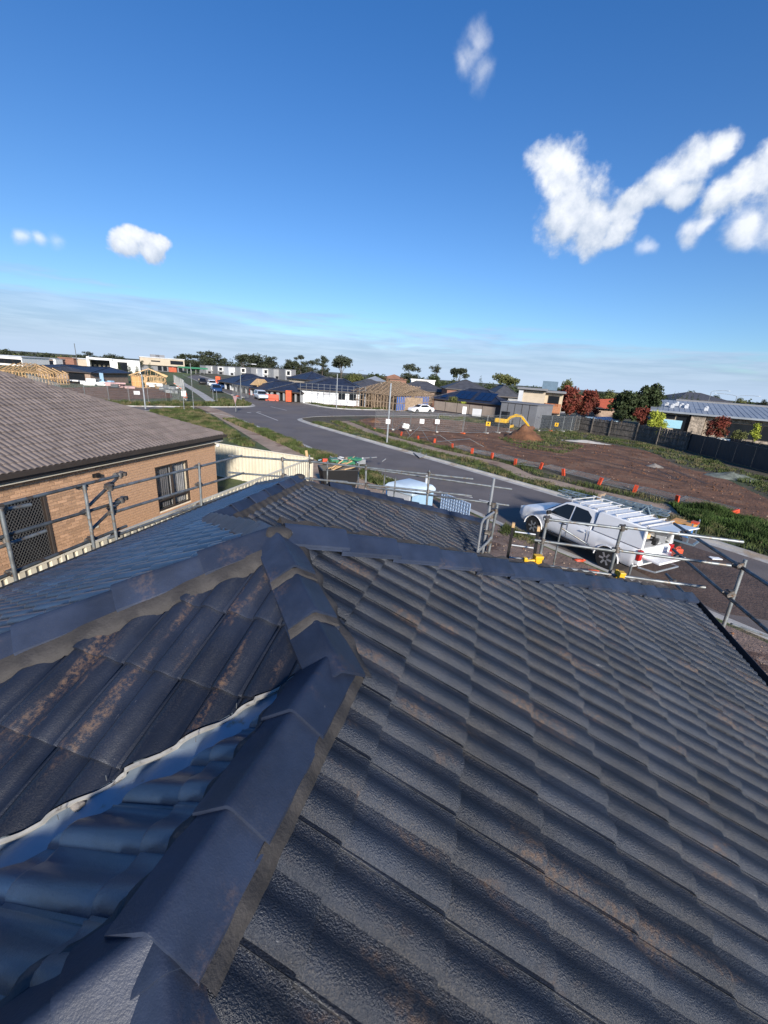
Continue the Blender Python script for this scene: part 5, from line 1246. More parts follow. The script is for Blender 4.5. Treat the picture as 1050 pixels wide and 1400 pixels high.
def armseg(name, pts, w, hs, m='yellow'):
    mb = MB(); rings = []
    for i, p in enumerate(pts):
        p = Vector(p); a = Vector(pts[max(0, i - 1)]); b = Vector(pts[min(len(pts) - 1, i + 1)]); d = (b - a).normalized(); n = Vector((-d.z, 0, d.x)); h = hs[i]
        rings.append([p + n * h / 2 + Vector((0, -w / 2, 0)), p + n * h / 2 + Vector((0, w / 2, 0)), p - n * h / 2 + Vector((0, w / 2, 0)), p - n * h / 2 + Vector((0, -w / 2, 0))])
    mb.loft(rings); mb.build(name, M[m], ex, bevel=.02)
armseg('boom', [(.5, -.3, 1.1), (1.15, -.3, 1.9), (2.1, -.3, 2.35), (3.1, -.3, 2.3)], .3, [.35, .45, .48, .3]); armseg('dipper', [(2.85, -.3, 2.45), (3.5, -.3, 1.9), (4.9, -.3, .55)], .26, [.3, .36, .2])
mb = MB(); mb.tube((1.0, -.3, 1.2), (2.0, -.3, 2.1), .07); mb.tube((2.0, -.3, 2.65), (3.0, -.3, 2.6), .06); mb.tube((3.3, -.3, 2.4), (4.6, -.3, 1.15), .05); mb.build('hydraulic_ram', M['alu'], ex, kind='stuff')
mb = MB(); mb.loft([[(4.7, y, .75), (5.25, y, .85), (5.75, y, .55), (5.5, y, .15), (5.0, y, .25)] for y in (-.75, .15)]); mb.build('bucket', mat('rusty_bucket', (0.20, 0.10, 0.06), 0.7, 0.3, 4), ex)
mb = MB(); mb.box((1.55, 0, .35), (.08, 1.9, .5)); mb.build('dozer_blade', M['yellow'], ex, bevel=.03)
hc = G(716, 600, .1)
def heap(name, label, c, rx, ry, h, m, seed, cat='soil heap', n=40):
    mb = MB(); vs = []; fs = []; K = 20; Rn = 12
    for j in range(Rn + 1):
        for k in range(K):
            a = 2 * math.pi * k / K; q = j / Rn; x, y = math.cos(a) * q, math.sin(a) * q; z = h * (1 - q) ** 1.05 * (1 + .25 * noise.noise(Vector((x * 3, y * 3, seed)))) + .12 * h * noise.noise(Vector((x * 9, y * 9, seed)))
            vs.append((x * rx * (1 + .15 * noise.noise(Vector((math.cos(a) * 2, math.sin(a) * 2, seed)))), y * ry, max(-.05, z) if j < Rn else -.05))
    for j in range(Rn):
        for k in range(K): fs.append((j * K + k, j * K + (k + 1) % K, (j + 1) * K + (k + 1) % K, (j + 1) * K + k))
    mb.add(vs, fs); o = mb.build(name, m, smooth=60); o.location = c; return tag(o, label, cat)
heap('soil_heap', 'red brown soil heap in front of the yellow excavator', (hc.x, hc.y, .104), 2.2, 1.8, 1.6, M['soil'], 2)
q = G(800, 606); heap('rubble_heap', 'low pale strip of rubble on the lot right of the soil heap', (q.x, q.y, .104), 2.9, .6, .25, M['concrete'], 5, 'rubble')
q = G(895, 640); heap('rubble_heap', 'small grey clump of rubble in the middle of the bare lot', (q.x, q.y, .104), .7, .5, .28, mat('grey_rubble', (0.20, 0.18, 0.16), .95, .3, 3), 7, 'rubble')
q = G(1000, 655); heap('rubble_heap', 'grey green mound of debris near the black fence', (q.x, q.y, .104), 1.9, 1.2, .45, mat('grey_green_debris', (0.14, 0.155, 0.13), .95, .4, 3), 9, 'rubble')
q = G(512, 578); heap('rubble_heap', 'small earthen clump on the near corner of the bare lot', (q.x, q.y, .104), .9, .6, .4, M['soil'], 11, 'soil heap')

# ------------------------------------------------------------------ other vehicles
def small_car(label, p, rz, m, kind='sedan', group=None, sc=1.0):
    c = thing('parked_car', label, 'car', (p[0], p[1], .01), rz, group)
    if kind == 'sedan':
        top = [(-2.4, .78), (-2.2, .95), (-1.3, 1.0), (.9, .98), (1.6, .92), (2.15, .78), (2.35, .6)]; wid = [(-2.4, .72), (-2.1, .86), (1.7, .88), (2.2, .78), (2.35, .6)]
        car_body(c, m, -2.4, 2.35, top, wid, .26, (-1.38, 1.38), .32, .08); prof = [(-1.65, .96), (1.05, .96), (.35, 1.36), (.05, 1.43), (-.75, 1.42), (-1.15, 1.34)]
        g, y = greenhouse(c, m, prof, .80, .58, .96, 1.43); side_glass(c, [(.85, 1.0), (.28, 1.33), (-.75, 1.36), (-1.35, 1.02)], y); cross_glass(c, (1.05, .96), (.35, 1.36), y, 'windscreen'); cross_glass(c, (-1.65, .96), (-1.15, 1.34), y, 'rear_window'); wx, r = 1.38, .32; fx, bx = 2.2, -2.3
    else:
        top = [(-2.3, .95), (-2.2, 1.02), (1.0, 1.05), (1.7, 1.02), (2.15, .92), (2.3, .7)]; wid = [(-2.3, .85), (-2.0, .92), (1.8, .92), (2.2, .82), (2.3, .7)]
        car_body(c, m, -2.3, 2.3, top, wid, .36, (-1.38, 1.40), .36, .08); prof = [(-2.22, 1.02), (1.2, 1.03), (.55, 1.55), (.3, 1.64), (-1.7, 1.66), (-2.0, 1.58)]
        g, y = greenhouse(c, m, prof, .86, .66, 1.02, 1.66); side_glass(c, [(1.0, 1.08), (.48, 1.55), (-1.55, 1.58), (-1.75, 1.1)], y); cross_glass(c, (1.2, 1.03), (.55, 1.55), y, 'windscreen'); cross_glass(c, (-2.22, 1.02), (-2.0, 1.58), y, 'rear_window'); wx, r = 1.39, .36; fx, bx = 2.18, -2.26
    for x in (-wx, wx):
        for s in (1, -1): wheel(c, x, s * (.74 if kind == 'sedan' else .78), r, .2, s, M['alu'])
    for s in (1, -1): box_part(c, 'headlight', M['signwhite'], (fx - .06, s * .58, .74), (.14, .26, .12), .03); box_part(c, 'tail_light', M['tail'], (bx, s * .68, .85), (.10, .2, .16), .02); box_part(c, 'side_mirror', m, (.78, s * .97, 1.08), (.1, .16, .11), .02)
    mb = MB(); mb.box((0, 0, .34), (3.6, 1.3, .2)); mb.build('chassis', M['black'], c)
    return c
rd_a = math.atan2(.72, -.69)
q = G(357, 546.5); small_car('silver four wheel drive parked by the orange barrier, facing us', q, rd_a + math.pi, M['silver'], 'suv')
q = G(575, 564.5); small_car('white sedan parked before the blue wrapped house', q, math.atan2(.74, .67) + math.pi, M['white'], 'sedan')
q = G(296, 537); small_car('dark blue wagon coming along the far road', q, rd_a + math.pi, M['navy'], 'suv')
q = G(303, 531); small_car('second dark blue car, behind the dark blue wagon', q, rd_a + math.pi, M['navy'], 'sedan')
q = G(290, 529); small_car('white car on the far road behind the dark blue ones', q, rd_a + math.pi, M['white'], 'suv')
q = G(277, 526); small_car('black car furthest away on the far road', q, rd_a + math.pi, M['black'], 'suv')
# barriers and orange toilets on the building sites along the far road
def barrier(label, p, rz, m, L=2.0, h=1.0, group='plastic road barriers'):
    th = thing('road_barrier', label, 'barrier', (p[0], p[1], .02), rz, group); mb = MB()
    mb.loft([[(x, y, z) for y, z in ((-.28, 0), (.28, 0), (.26, .22), (.12, .42), (.09, h), (-.09, h), (-.12, .42), (-.26, .22))] for x in (-L / 2, L / 2)]); mb.build('barrier_body', M[m], th, bevel=.03)
    mb = MB(); [mb.box((x, 0, .1), (.25, .60, .12)) for x in (-L * .28, L * .28)]; mb.build('slot', M['black'], th, kind='stuff')
barrier('large red barrier beside the silver four wheel drive', G(372, 548), rd_a + 1.2, 'red', 2.3, 1.1)
for i, (px, py, mm, L, lab) in enumerate(((343, 540, 'red', 2.4, 'red barrier left of the silver four wheel drive'), (337, 537, 'whitem', 2.4, 'white barrier among the red ones on the far road'), (329, 536, 'red', 2.4, 'red barrier behind the street lamp post'), (318, 533.5, 'whitem', 2.0, 'white barrier left of the street lamp post'), (313, 532, 'red', 2.2, 'red barrier furthest along the far road'))): barrier(lab, G(px, py), rd_a, mm, L, 1.3)
def portaloo(label, p, m, h=2.4, w=1.2, rz=.3):
    th = thing('site_toilet', label, 'portable toilet', (p[0], p[1], .1), rz, 'orange site toilets'); box_part(th, 'cabin', M[m], (0, 0, h / 2 - .08), (w, w, h - .2), .04); box_part(th, 'roof', M['whitem'] if m != 'orange' else M['orange'], (0, 0, h - .1), (w * 1.05, w * 1.05, .14), .05); box_part(th, 'door', M['black'] if m != 'orange' else M['red'], (0, -w / 2 - .01, h / 2 - .1), (w * .7, .03, h * .78), .02)
portaloo('orange site toilet left of the white wrapped house', G(395, 550), 'orange', 1.95, .95); portaloo('orange site toilet behind the large red barrier', G(371, 543), 'orange', 1.95, .95)
portaloo('orange site toilet in the middle of the far sites', G(335, 533.5), 'orange', 2.1, 1.1); portaloo('orange site toilet furthest along the far road', G(299, 526.5), 'orange', 2.2, 1.1)
tp = thing('blue_tarpaulin', 'blue tarpaulin over a stack at the far building site', 'tarpaulin', (*G(320, 531)[:2], .1)); mb = MB(); mb.blob((0, 0, 1.2), (1.5, 1.1, 1.2), 2, .35, 4); mb.build('tarpaulin', M['blue'], tp, smooth=30)
# ------------------------------------------------------------------ buildings
def frame_of(a, b):
    a = Vector(a[:2]); b = Vector(b[:2]); d = (b - a); return a, d.length, math.atan2(d.y, d.x)
def house_at(name, label, cat, a, b, z=.1):
    """empty at A, x towards B, y away from the camera"""
    o, L, rz = frame_of(a, b)
    away = Vector((-math.sin(rz), math.cos(rz))); 
    if away.dot(o - Vector(CAM[:2])) < 0: o, L, rz = frame_of(b, a)
    return thing(name, label, cat, (o.x, o.y, z), rz), L
def roof_part(th, m, x0, x1, y0, y1, ze, pitch=.42, ov=.5, kind='hip', name='roof', fascia=None):
    x0 -= ov; x1 += ov; y0 -= ov; y1 += ov; w = x1 - x0; d = y1 - y0; h = min(w, d) / 2 * pitch
    mb = MB(); t_ = .18; base = [(x0, y0, ze), (x1, y0, ze), (x1, y1, ze), (x0, y1, ze)]
    if kind == 'hip':
        if w >= d: r = [(x0 + d / 2, (y0 + y1) / 2, ze + h), (x1 - d / 2, (y0 + y1) / 2, ze + h)]; f = [(0, 1, 5, 4), (1, 2, 5), (2, 3, 4, 5), (3, 0, 4)]
        else: r = [((x0 + x1) / 2, y0 + w / 2, ze + h), ((x0 + x1) / 2, y1 - w / 2, ze + h)]; f = [(0, 1, 4), (1, 2, 5, 4), (2, 3, 5), (3, 0, 4, 5)]
    elif kind == 'gable_x': h = d / 2 * pitch; r = [(x0, (y0 + y1) / 2, ze + h), (x1, (y0 + y1) / 2, ze + h)]; f = [(0, 1, 5, 4), (1, 2, 5), (2, 3, 4, 5), (3, 0, 4)]
    else: h = w / 2 * pitch; r = [((x0 + x1) / 2, y0, ze + h), ((x0 + x1) / 2, y1, ze + h)]; f = [(0, 1, 4), (1, 2, 5, 4), (2, 3, 5), (3, 0, 4, 5)]
    mb.add(base + r, f + [(3, 2, 1, 0)]); rf = mb.build(name, m, th)
    mb = MB(); 
    for p, q in zip(base, base[1:] + base[:1]): mb.bar(Vector(p) + Vector((0, 0, -.08)), Vector(q) + Vector((0, 0, -.08)), .06, .17)
    mb.build('fascia', fascia or M['bfascia'], th, kind='stuff')
    mb = MB()
    for p, q in ((0, 4), (3, 4), (1, 5), (2, 5), (4, 5)) if kind != 'hip' or w >= d else ((0, 4), (1, 4), (2, 5), (3, 5), (4, 5)):
        A = Vector((base + r)[p]); B = Vector((base + r)[q]); mb.bar(A + Vector((0, 0, .04)), B + Vector((0, 0, .04)), .22, .10)
    mb.build('ridge_caps', m, rf, kind='stuff'); return rf, h
def walls(th, m, x0, x1, y0, y1, h, name='wall', z0=0):
    mb = MB(); mb.box(((x0 + x1) / 2, (y0 + y1) / 2, z0 + h / 2), (x1 - x0, y1 - y0, h)); return mb.build(name, m, th)
def win(th, x, z, w, h, y=0.0, face='front', fm=None, gm=None, name='window'):
    """window on the front (y = const) or a side (face = 'left' / 'right', x is then the depth)"""
    fr = MB(); t_ = .07
    def bx(mb, cx, cz, ww, hh, out, th_):
        if face == 'front': mb.box((cx, y - out, cz), (ww, th_, hh))
        else: s = -1 if face == 'left' else 1; mb.box((y + s * out, cx, cz), (th_, ww, hh))
    bx(fr, x, z + h / 2 - t_ / 2, w, t_, .02, .08); bx(fr, x, z - h / 2 + t_ / 2, w, t_, .02, .08); bx(fr, x - w / 2 + t_ / 2, z, t_, h - 2 * t_, .02, .08); bx(fr, x + w / 2 - t_ / 2, z, t_, h - 2 * t_, .02, .08)
    f = fr.build(name, fm or M['wframe'], th); p = MB(); bx(p, x, z, w - 2 * t_, h - 2 * t_, .01, .03); p.build('pane', gm or M['glass'], f); return f
def frame_house(label, a, b, depth, h, pitch, tim, wrap=None, ov=.4, kind='hip', dens=.6, posts=True, batten=True):
    """unclad timber house: studs, plates, rafters and battens"""
    th, L = house_at('timber_frame_house', label, 'house frame', a, b)
    st = MB()
    def wall_line(p, q):
        p = Vector(p); q = Vector(q); n = max(2, int((q - p).length / dens))
        for i in range(n + 1): c = p.lerp(q, i / n); st.box((c.x, c.y, h / 2), (.09, .09, h))
        for z in (.04, h * .5, h - .05): st.bar(p + Vector((0, 0, z)), q + Vector((0, 0, z)), .09, .09)
    wall_line((0, 0, 0), (L, 0, 0)); wall_line((0, depth, 0), (L, depth, 0)); wall_line((0, 0, 0), (0, depth, 0)); wall_line((L, 0, 0), (L, depth, 0)); wall_line((L * .4, 0, 0), (L * .4, depth, 0)); wall_line((0, depth * .5, 0), (L, depth * .5, 0))
    st.build('stud_frame', tim, th, kind='stuff')
    x0, x1, y0, y1 = -ov, L + ov, -ov, depth + ov; w = x1 - x0; d = y1 - y0; half = min(w, d) / 2; hh = half * pitch
    rf = MB()
    def zroof(x, y): return h + pitch * min(x - x0, x1 - x, y - y0, y1 - y)
    n = int(w / .9)
    for i in range(n + 1):
        x = x0 + w * i / n; yt = min(half, x - x0, x1 - x); 
        for s in (0, 1):
            ya = y0 if s == 0 else y1; yb = y0 + yt if s == 0 else y1 - yt
            if yt > .1: rf.bar((x, ya, zroof(x, ya)), (x, yb, zroof(x, yb)), .06, .12)
    n = int(d / .9)
    for i in range(n + 1):
        y = y0 + d * i / n; xt = min(half, y - y0, y1 - y)
        if xt > .1:
            rf.bar((x0, y, h), (x0 + xt, y, zroof(x0 + xt, y)), .06, .12); rf.bar((x1, y, h), (x1 - xt, y, zroof(x1 - xt, y)), .06, .12)
    for i in range(int(w / 1.8)): 
        x = x0 + (i + .7) * 1.8; z = zroof(x, (y0 + y1) / 2); rf.bar((x, (y0 + y1) / 2, h), (x, (y0 + y1) / 2, z), .07, .07); rf.bar((x, y0 + .3, h + .03), (x, y1 - .3, h + .03), .06, .09)
        rf.bar((x, y0 + d * .25, h), (x, (y0 + y1) / 2, z * .97), .05, .07); rf.bar((x, y1 - d * .25, h), (x, (y0 + y1) / 2, z * .97), .05, .07)
    rf.build('roof_trusses', tim, th, kind='stuff')
    if batten:
        bt = MB(); k = 0; o = .0
        while o < half - .1:
            z = h + .09 + pitch * o; c = [(x0 + o, y0 + o), (x1 - o, y0 + o), (x1 - o, y1 - o), (x0 + o, y1 - o)]
            for p, q in zip(c, c[1:] + c[:1]): bt.bar((*p, z), (*q, z), .07, .05)
            o += .33
        bt.build('roof_battens', tim, th, kind='stuff')
    if wrap:
        for (xa, xb, m) in wrap: walls(th, m, xa * L, xb * L, .06, .12, h * .92, 'wall_wrap')
    return th, L
def simple_house(label, a, b, depth, hw, wm, rm, pitch=.42, kind='hip', wins=(), ov=.5, name='house', cat='house', doors=()):
    th, L = house_at(name, label, cat, a, b); walls(th, wm, 0, L, 0, depth, hw)
    if kind == 'flat':
        mb = MB(); mb.box((L / 2, depth / 2, hw + .15), (L + 2 * ov, depth + 2 * ov, .3)); mb.build('roof', rm, th)
    else: roof_part(th, rm, 0, L, 0, depth, hw, pitch, ov, kind)
    for (x, z, w, h) in wins: win(th, x * L, z, w, h)
    for (x, w, h) in doors: win(th, x * L, h / 2, w, h, name='door')
    return th, L
def W_(px, dist): q = Vd(px, 475.6 + 0.0709 * px, dist); return Vector((q.x, q.y))
def ZT(px, py, dist): return Vd(px, py, dist).z - .1

# --- right of the road: the row of new houses
a, b = G(412, 551), G(499, 557); hw = ZT(412, 531, dp(a))
wh, L = house_at('wrapped_house', 'new house wrapped in white sheeting, with dark blue tiled roof and three openings', 'house', a, b)
walls(wh, M['wrap'], 0, L, 0, 9, hw); roof_part(wh, M['navyroof'], 0, L, 0, 9, hw, .40, .55)
for x, w, h, z in ((.63, 1.25, 1.2, 1.55), (.80, 1.25, 1.2, 1.55)): win(wh, x * L, z, w, h)
win(wh, .945 * L, 1.05, .9, 2.1, name='door')
mb = MB()
for k in range(1, 9): mb.box((L * k / 9, -.012, hw / 2), (.05, .02, hw - .05))
for z in (.7, 1.4, 2.1): mb.box((L / 2, -.014, z), (L - .05, .018, .04))
mb.build('wrap_seams', M['palegrey'], wh, kind='stuff')
mb = MB()
for k in range(12): mb.tube((L * k / 11, -1.0, 0), (L * k / 11, -1.0, hw + 1.0), .03, 5)
for z in (hw - .3, hw + .4, hw + .95): mb.tube((0, -1.0, z), (L, -1.0, z), .03, 5)
mb.build('scaffold_rail', M['galv'], wh, kind='stuff')
frame_house('brown timber framed house with roof battens and blue wall wrap, left of the white sedan', G(541, 563), G(591, 560), 9.5, ZT(546, 541, dp(G(541, 563))), .42, M['timber2'], wrap=((.02, .38, M['bluewrap']), (.46, .88, M['bluewrap'])))
th, L = house_at('batten_wall_house', 'low brown house frame clad in upright battens beside the blue wrapped frame', 'house frame', G(501, 554), G(541, 562)); hw = ZT(501, 536, dp(G(501, 554)))
for k in range(int(L / .22)): mb = MB(); mb.box((.11 + k * .22, 0, hw * .5 + random.uniform(-.06, .06)), (.15, .05, hw)); mb.build('batten', M['timber2'], th)
walls(th, M['timber2'], 0, L, .1, 5.5, hw * .96); 
mb = MB()
for k in range(16): z = hw + .12 * k * .9; y = k * .32; mb.bar((0, y, z), (L, y, z), .08, .06)
for k in range(int(L / .9) + 1): mb.bar((k * .9, -.3, hw - .1), (k * .9, 5.2, hw + 1.75), .06, .12)
mb.build('roof_battens', M['timber2'], th, kind='stuff')
def shell_house(label, pxa, pya, pxb, pyb, depth, ridge_py, eave_py, rm, wm, pitch=.40, kind='hip', n=5):
    """roofed shell with dark openings between grey piers"""
    a, b = G(pxa, pya), G(pxb, pyb); hw = ZT(pxa, eave_py, dp(a)); th, L = house_at('house_shell', label, 'house', a, b)
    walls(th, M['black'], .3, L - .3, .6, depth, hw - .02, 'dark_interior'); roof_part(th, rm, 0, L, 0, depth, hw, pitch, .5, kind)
    for k in range(n + 1): mb = MB(); mb.box((L * k / n, .15, hw / 2), (.55 if k % 2 else .3, .3, hw)); mb.build('pier', wm, th)
    mb = MB(); mb.box((L / 2, .14, hw - .17), (L, .26, .3)); mb.build('lintel', M['timber'], th)
    return th, L
shell_house('dark blue roofed house shell just left of the white wrapped house', 372, 547, 412, 551, 11, 516, 533, M['navyroof'], M['midgrey'])
shell_house('dark blue roofed house shell behind the silver four wheel drive', 343, 541, 371, 545, 11, 514, 530, M['navyroof'], M['palegrey'])
shell_house('dark blue roofed house shell behind the white and red barriers', 322, 536, 343, 540, 11, 513, 525, M['navyroof'], M['midgrey'], n=3)
shell_house('furthest dark blue roofed house shell on the far road', 301, 531, 322, 535, 11, 512, 521, M['navyroof'], M['palegrey'], n=3)
gb = thing('porch_gable', 'small yellow timber porch gable between the dark blue roofs', 'porch', (*G(362, 542)[:2], .1), rd_a - math.pi / 2 + .6)
hg = ZT(362, 525, dp(gb.location)); mb = MB(); mb.extrude([(-2, 0, hg - .3), (2, 0, hg - .3), (0, 0, hg + .9)], (0, 2, 0)); mb.build('gable', M['timber'], gb)
for s in (-1, 1): mb = MB(); mb.box((s * 1.8, .1, hg / 2), (.2, .2, hg)); mb.build('post', M['timber'], gb)

# roofs showing above and behind that row
def far_house(label, px0, px1, py_eave, py_ridge, dist, depth, wm, rm, kind='hip', z_wall=None, turn=0.0, ov=.5, wins=(), name='house'):
    a, b = W_(px0, dist), W_(px1, dist + turn); hw = max(2.2, ZT(px0, py_eave, dist)); th, L = house_at(name, label, 'house', a, b)
    walls(th, wm, 0, L, 0, depth, hw)
    if kind == 'flat': mb = MB(); mb.box((L / 2, depth / 2, hw + .15), (L + .6, depth + .6, .32)); mb.build('roof', rm, th)
    else:
        hr = ZT((px0 + px1) / 2, py_ridge, dist + depth / 2) - hw; half = min(L + 2 * ov, depth + 2 * ov) / 2 if kind == 'hip' else (depth + 2 * ov) / 2 if kind == 'gable_x' else (L + 2 * ov) / 2
        roof_part(th, rm, 0, L, 0, depth, hw, max(.15, hr / half), ov, kind)
    for (x, z, w, h) in wins: win(th, x * L, z if z > 0 else hw + z, w, h)
    return th, L, hw
def solar(th, L, depth, hw, pitch, cells):
    """panels lying on the front roof plane"""
    for (x0, x1, y0, y1) in cells:
        nx = max(1, round((x1 - x0) / 1.05)); ny = max(1, round((y1 - y0) / 1.7))
        for i in range(nx):
            for j in range(ny):
                xa = x0 + (x1 - x0) * (i + .03) / nx; xb = x0 + (x1 - x0) * (i + .97) / nx; ya = y0 + (y1 - y0) * (j + .02) / ny; yb = y0 + (y1 - y0) * (j + .98) / ny
                mb = MB(); vs = [(x, y, hw + (y + .5) * pitch + dz) for dz in (.12, .16) for x, y in ((xa, ya), (xb, ya), (xb, yb), (xa, yb))]
                mb.add(vs, [(3, 2, 1, 0), (4, 5, 6, 7), (0, 1, 5, 4), (1, 2, 6, 5), (2, 3, 7, 6), (3, 0, 4, 7)]); mb.build('solar_panel', M['solar'], th)
th, L, hw = far_house('cream two storey house with a dark solar roof behind the white wrapped house', 420, 458, 519, 509, 110, 9, M['beige'], M['navyroof'], turn=6); solar(th, L, 9, hw, .30, [(L * .35, L * .65, .3, 3.2)])
far_house('low dark roofed house behind the white wrapped house, left part', 432, 484, 525, 516, 102, 9, M['tan'], M['greyroof'], turn=4)
far_house('low charcoal roofed house behind the white wrapped house, right part', 482, 540, 529, 519, 104, 10, M['tan'], M['greyroof'], turn=3)
far_house('small house with a pale grey roof among the dark roofs', 499, 526, 520, 514.5, 150, 8, M['palegrey'], M['metalroof'])
far_house('charcoal roofed house behind the brown batten frame', 545, 612, 532, 521.5, 112, 10, M['tan'], M['greyroof'])
th, L, hw = far_house('white flat roofed building above the brown timber frame', 563, 595, 519, 517, 160, 10, M['whitem'], M['whitem'], 'flat'); win(th, L * .2, hw - 1.2, 2.5, 1.0); win(th, L * .55, hw - 1.2, 2.5, 1.0)
far_house('long low orange brown roofed building on the skyline', 522, 556, 517, 512, 230, 14, M['redbrick'], mat('terracotta_roof', (0.30, 0.15, 0.09), .8, .2, .5))
th, L, hw = far_house('two storey brick house with a charcoal hip roof behind the solar house', 613, 671, 531, 519.5, 100, 11, M['redbrick'], M['greyroof'], wins=((.62, -.9, 1.2, 1.0), (.82, -.9, 1.2, 1.0), (.3, -.9, 1.2, 1.0)))
a, b = G(592, 562), G(690, 570); d_ = dp(a) + 4
th, L = house_at('solar_house', 'brick house with a dark blue roof full of solar panels behind the taupe fence', 'house', W_(594, 86), W_(692, 78)); hw = ZT(640, 549, 82)
walls(th, M['redbrick'], 0, L, 0, 10.5, hw); roof_part(th, M['navyroof'], 0, L, 0, 10.5, hw, .40, .5); solar(th, L, 10.5, hw, .40, [(L * .30, L * .55, .2, 3.7), (L * .60, L * .84, .2, 3.7), (L * .12, L * .20, .0, 1.2)])
for x in (.18, .55, .72): win(th, x * L, hw - 1.1, 1.6, 1.3)
sheet_fence('taupe_fence', 'taupe steel panel fence before the solar roofed house', 'fence', W_(597, 80), W_(683, 72), ZT(640, 552, 76) * .98, M['tanfence'], M['wframe'], pw=2.6, per=2.0, dep=.01)
fence_sh, L = house_at('steel_shed', 'plain grey steel clad wall of a shed behind the excavator', 'shed', G(681, 582), G(729, 589)); hs = ZT(681, 549, dp(G(681, 582)))
walls(fence_sh, M['grey'], 0, L, 0, 5, hs); mb = MB(); mb.box((L / 2, 2.5, hs + .05), (L + .3, 5.3, .1)); mb.build('roof', M['grey'], fence_sh)
for k in range(1, 5): mb = MB(); mb.box((L * k / 5, -.015, hs / 2), (.05, .03, hs)); mb.build('seam', M['wframe'], fence_sh)
# modern two storey house with the orange balcony
ma, mb_ = G(703, 578), G(762, 584); th, L = house_at('modern_house', 'modern beige two storey house with flat roofs and an orange timber balcony', 'house', ma, mb_); D0 = dp(ma)
h1 = ZT(703, 531, D0); walls(th, M['palegrey'], 0, L * .10, -.6, 9, h1 * .98, 'side_wall'); walls(th, M['beige'], L * .10, L * .60, 0, 9, h1 * .97); walls(th, mat('cream_render', (0.50, 0.41, 0.29), .75, .08, .6), L * .60, L, .8, 9, h1 * .94, 'wing')
for x0, x1, y0, z in ((-.04, .64, -1.0, h1), (.58, 1.05, -.1, h1 * .955)): mb = MB(); mb.box((L * (x0 + x1) / 2, (y0 + 9.3) / 2, z + .12), (L * (x1 - x0), 9.3 - y0, .28)); mb.build('roof', M['grey'], th)
mb = MB(); mb.box((L * .66, 3, h1 + .75), (2.2, 2.2, 1.3)); mb.build('roof_plant', mat('blue_grey_cladding', (0.10, 0.16, 0.22), .6, .1), th)
bal = MB(); n = 14
for k in range(n): bal.box((L * .645 + L * .33 * k / (n - 1), -.9, h1 * .52), (L * .33 / n * .92, .05, 1.35))
bal.build('balcony_front', M['balcony'], th, kind='stuff'); mb = MB(); mb.box((L * .81, -.05, h1 * .52 - .75), (L * .36, 1.7, .2)); mb.build('balcony_floor', M['wframe'], th); mb = MB(); mb.box((L * .63, -.05, h1 * .52), (.05, 1.6, 1.3)); mb.build('balcony_side', M['balcony'], th)
win(th, L * .80, h1 * .72, 1.6, 1.5, y=.8); win(th, L * .70, h1 * .2, 1.6, 1.6, y=.8); win(th, L * .55, h1 * .17, 1.6, 1.2)
far_house('grey gabled house behind the modern house with the balcony', 678, 712, 541, 527, 84, 9, M['midgrey'], M['greyroof'], kind='hip', wins=((.45, -.8, 1.4, 1.2),))
# ------------------------------------------------------------------ fences at the back of the bare lot
sheet_fence('black_fence', 'black steel fence between the grey shed and the red trees', 'fence', G(729, 588), G(787, 589), 1.9, M['fenceblack'], pw=2.4, per=.25, dep=.03)
def paling_fence(label, pts, h, m, step=.115, name='paling_fence', group=None):
    P = [Vector(p[:2]) for p in pts]; th = thing(name, label, 'fence', (P[0].x, P[0].y, .1), 0, group); tot = sum((b - a).length for a, b in zip(P[:-1], P[1:])); cnt = 0; rest = MB(); pal = []
    meshes = []
    for hh in (0, .03, -.03): mb = MB(); mb.box((0, 0, (h + hh) / 2), (step * .90, .02, h + hh)); meshes.append(mb.mesh('paling', m))
    w_ = max(step, tot / 290)
    for a, b in zip(P[:-1], P[1:]):
        d = b - a; L = d.length; rz = math.atan2(d.y, d.x); n = int(L / w_)
        for i in range(n):
            c = a + d * ((i + .5) / n) - P[0]; o = bpy.data.objects.new('paling', random.choice(meshes)); COL.objects.link(o); o.parent = th; o.location = (c.x, c.y, 0); o.rotation_euler = (random.uniform(-.01, .01), random.uniform(-.012, .012), rz); o.scale = (w_ / step, 1, 1)
        nrm = Vector((-d.y, d.x)).normalized(); nrm = -nrm if nrm.dot(a - Vector(CAM[:2])) > 0 else nrm
        for z in (.35, h * .55, h - .3): mb = MB(); q0 = a - P[0] + nrm * .04; q1 = b - P[0] + nrm * .04; mb.bar((q0.x, q0.y, z), (q1.x, q1.y, z), .05, .08); mb.build('rail', m, th)
        k = max(1, round(L / 2.7))
        for i in range(k + 1): q = a.lerp(b, i / k) - P[0] + nrm * .09; mb = MB(); mb.box((q.x, q.y, (h + .18) / 2), (.11, .11, h + .18), rz); mb.build('post', m, th)
    return th
fp = [G(785, 589), G(832, 597), G(868, 603), G(897, 609), G(938, 617)]
paling_fence('long grey timber paling fence behind the bare lot, below the red trees', fp, 1.95, M['fencewood'])
sheet_fence('black_fence', 'black steel fence at the right edge, beyond the bare lot', 'fence', G(938, 617), G(1085, 657), 1.85, M['fenceblack'], pw=2.4, per=.8, dep=.015)
paling_fence('grey paling fence at the far right, behind the black steel fence', [W_(1010, 56), W_(1090, 47)], ZT(1030, 602, 54), M['fencewood'])
sheet_fence('white_shed_roof', 'white ribbed panel above the black fence at the right', 'fence', W_(984, 57), W_(1016, 55), ZT(1000, 600, 56), M['whitem'], M['paleblue'], pw=6, per=.45, dep=.06)
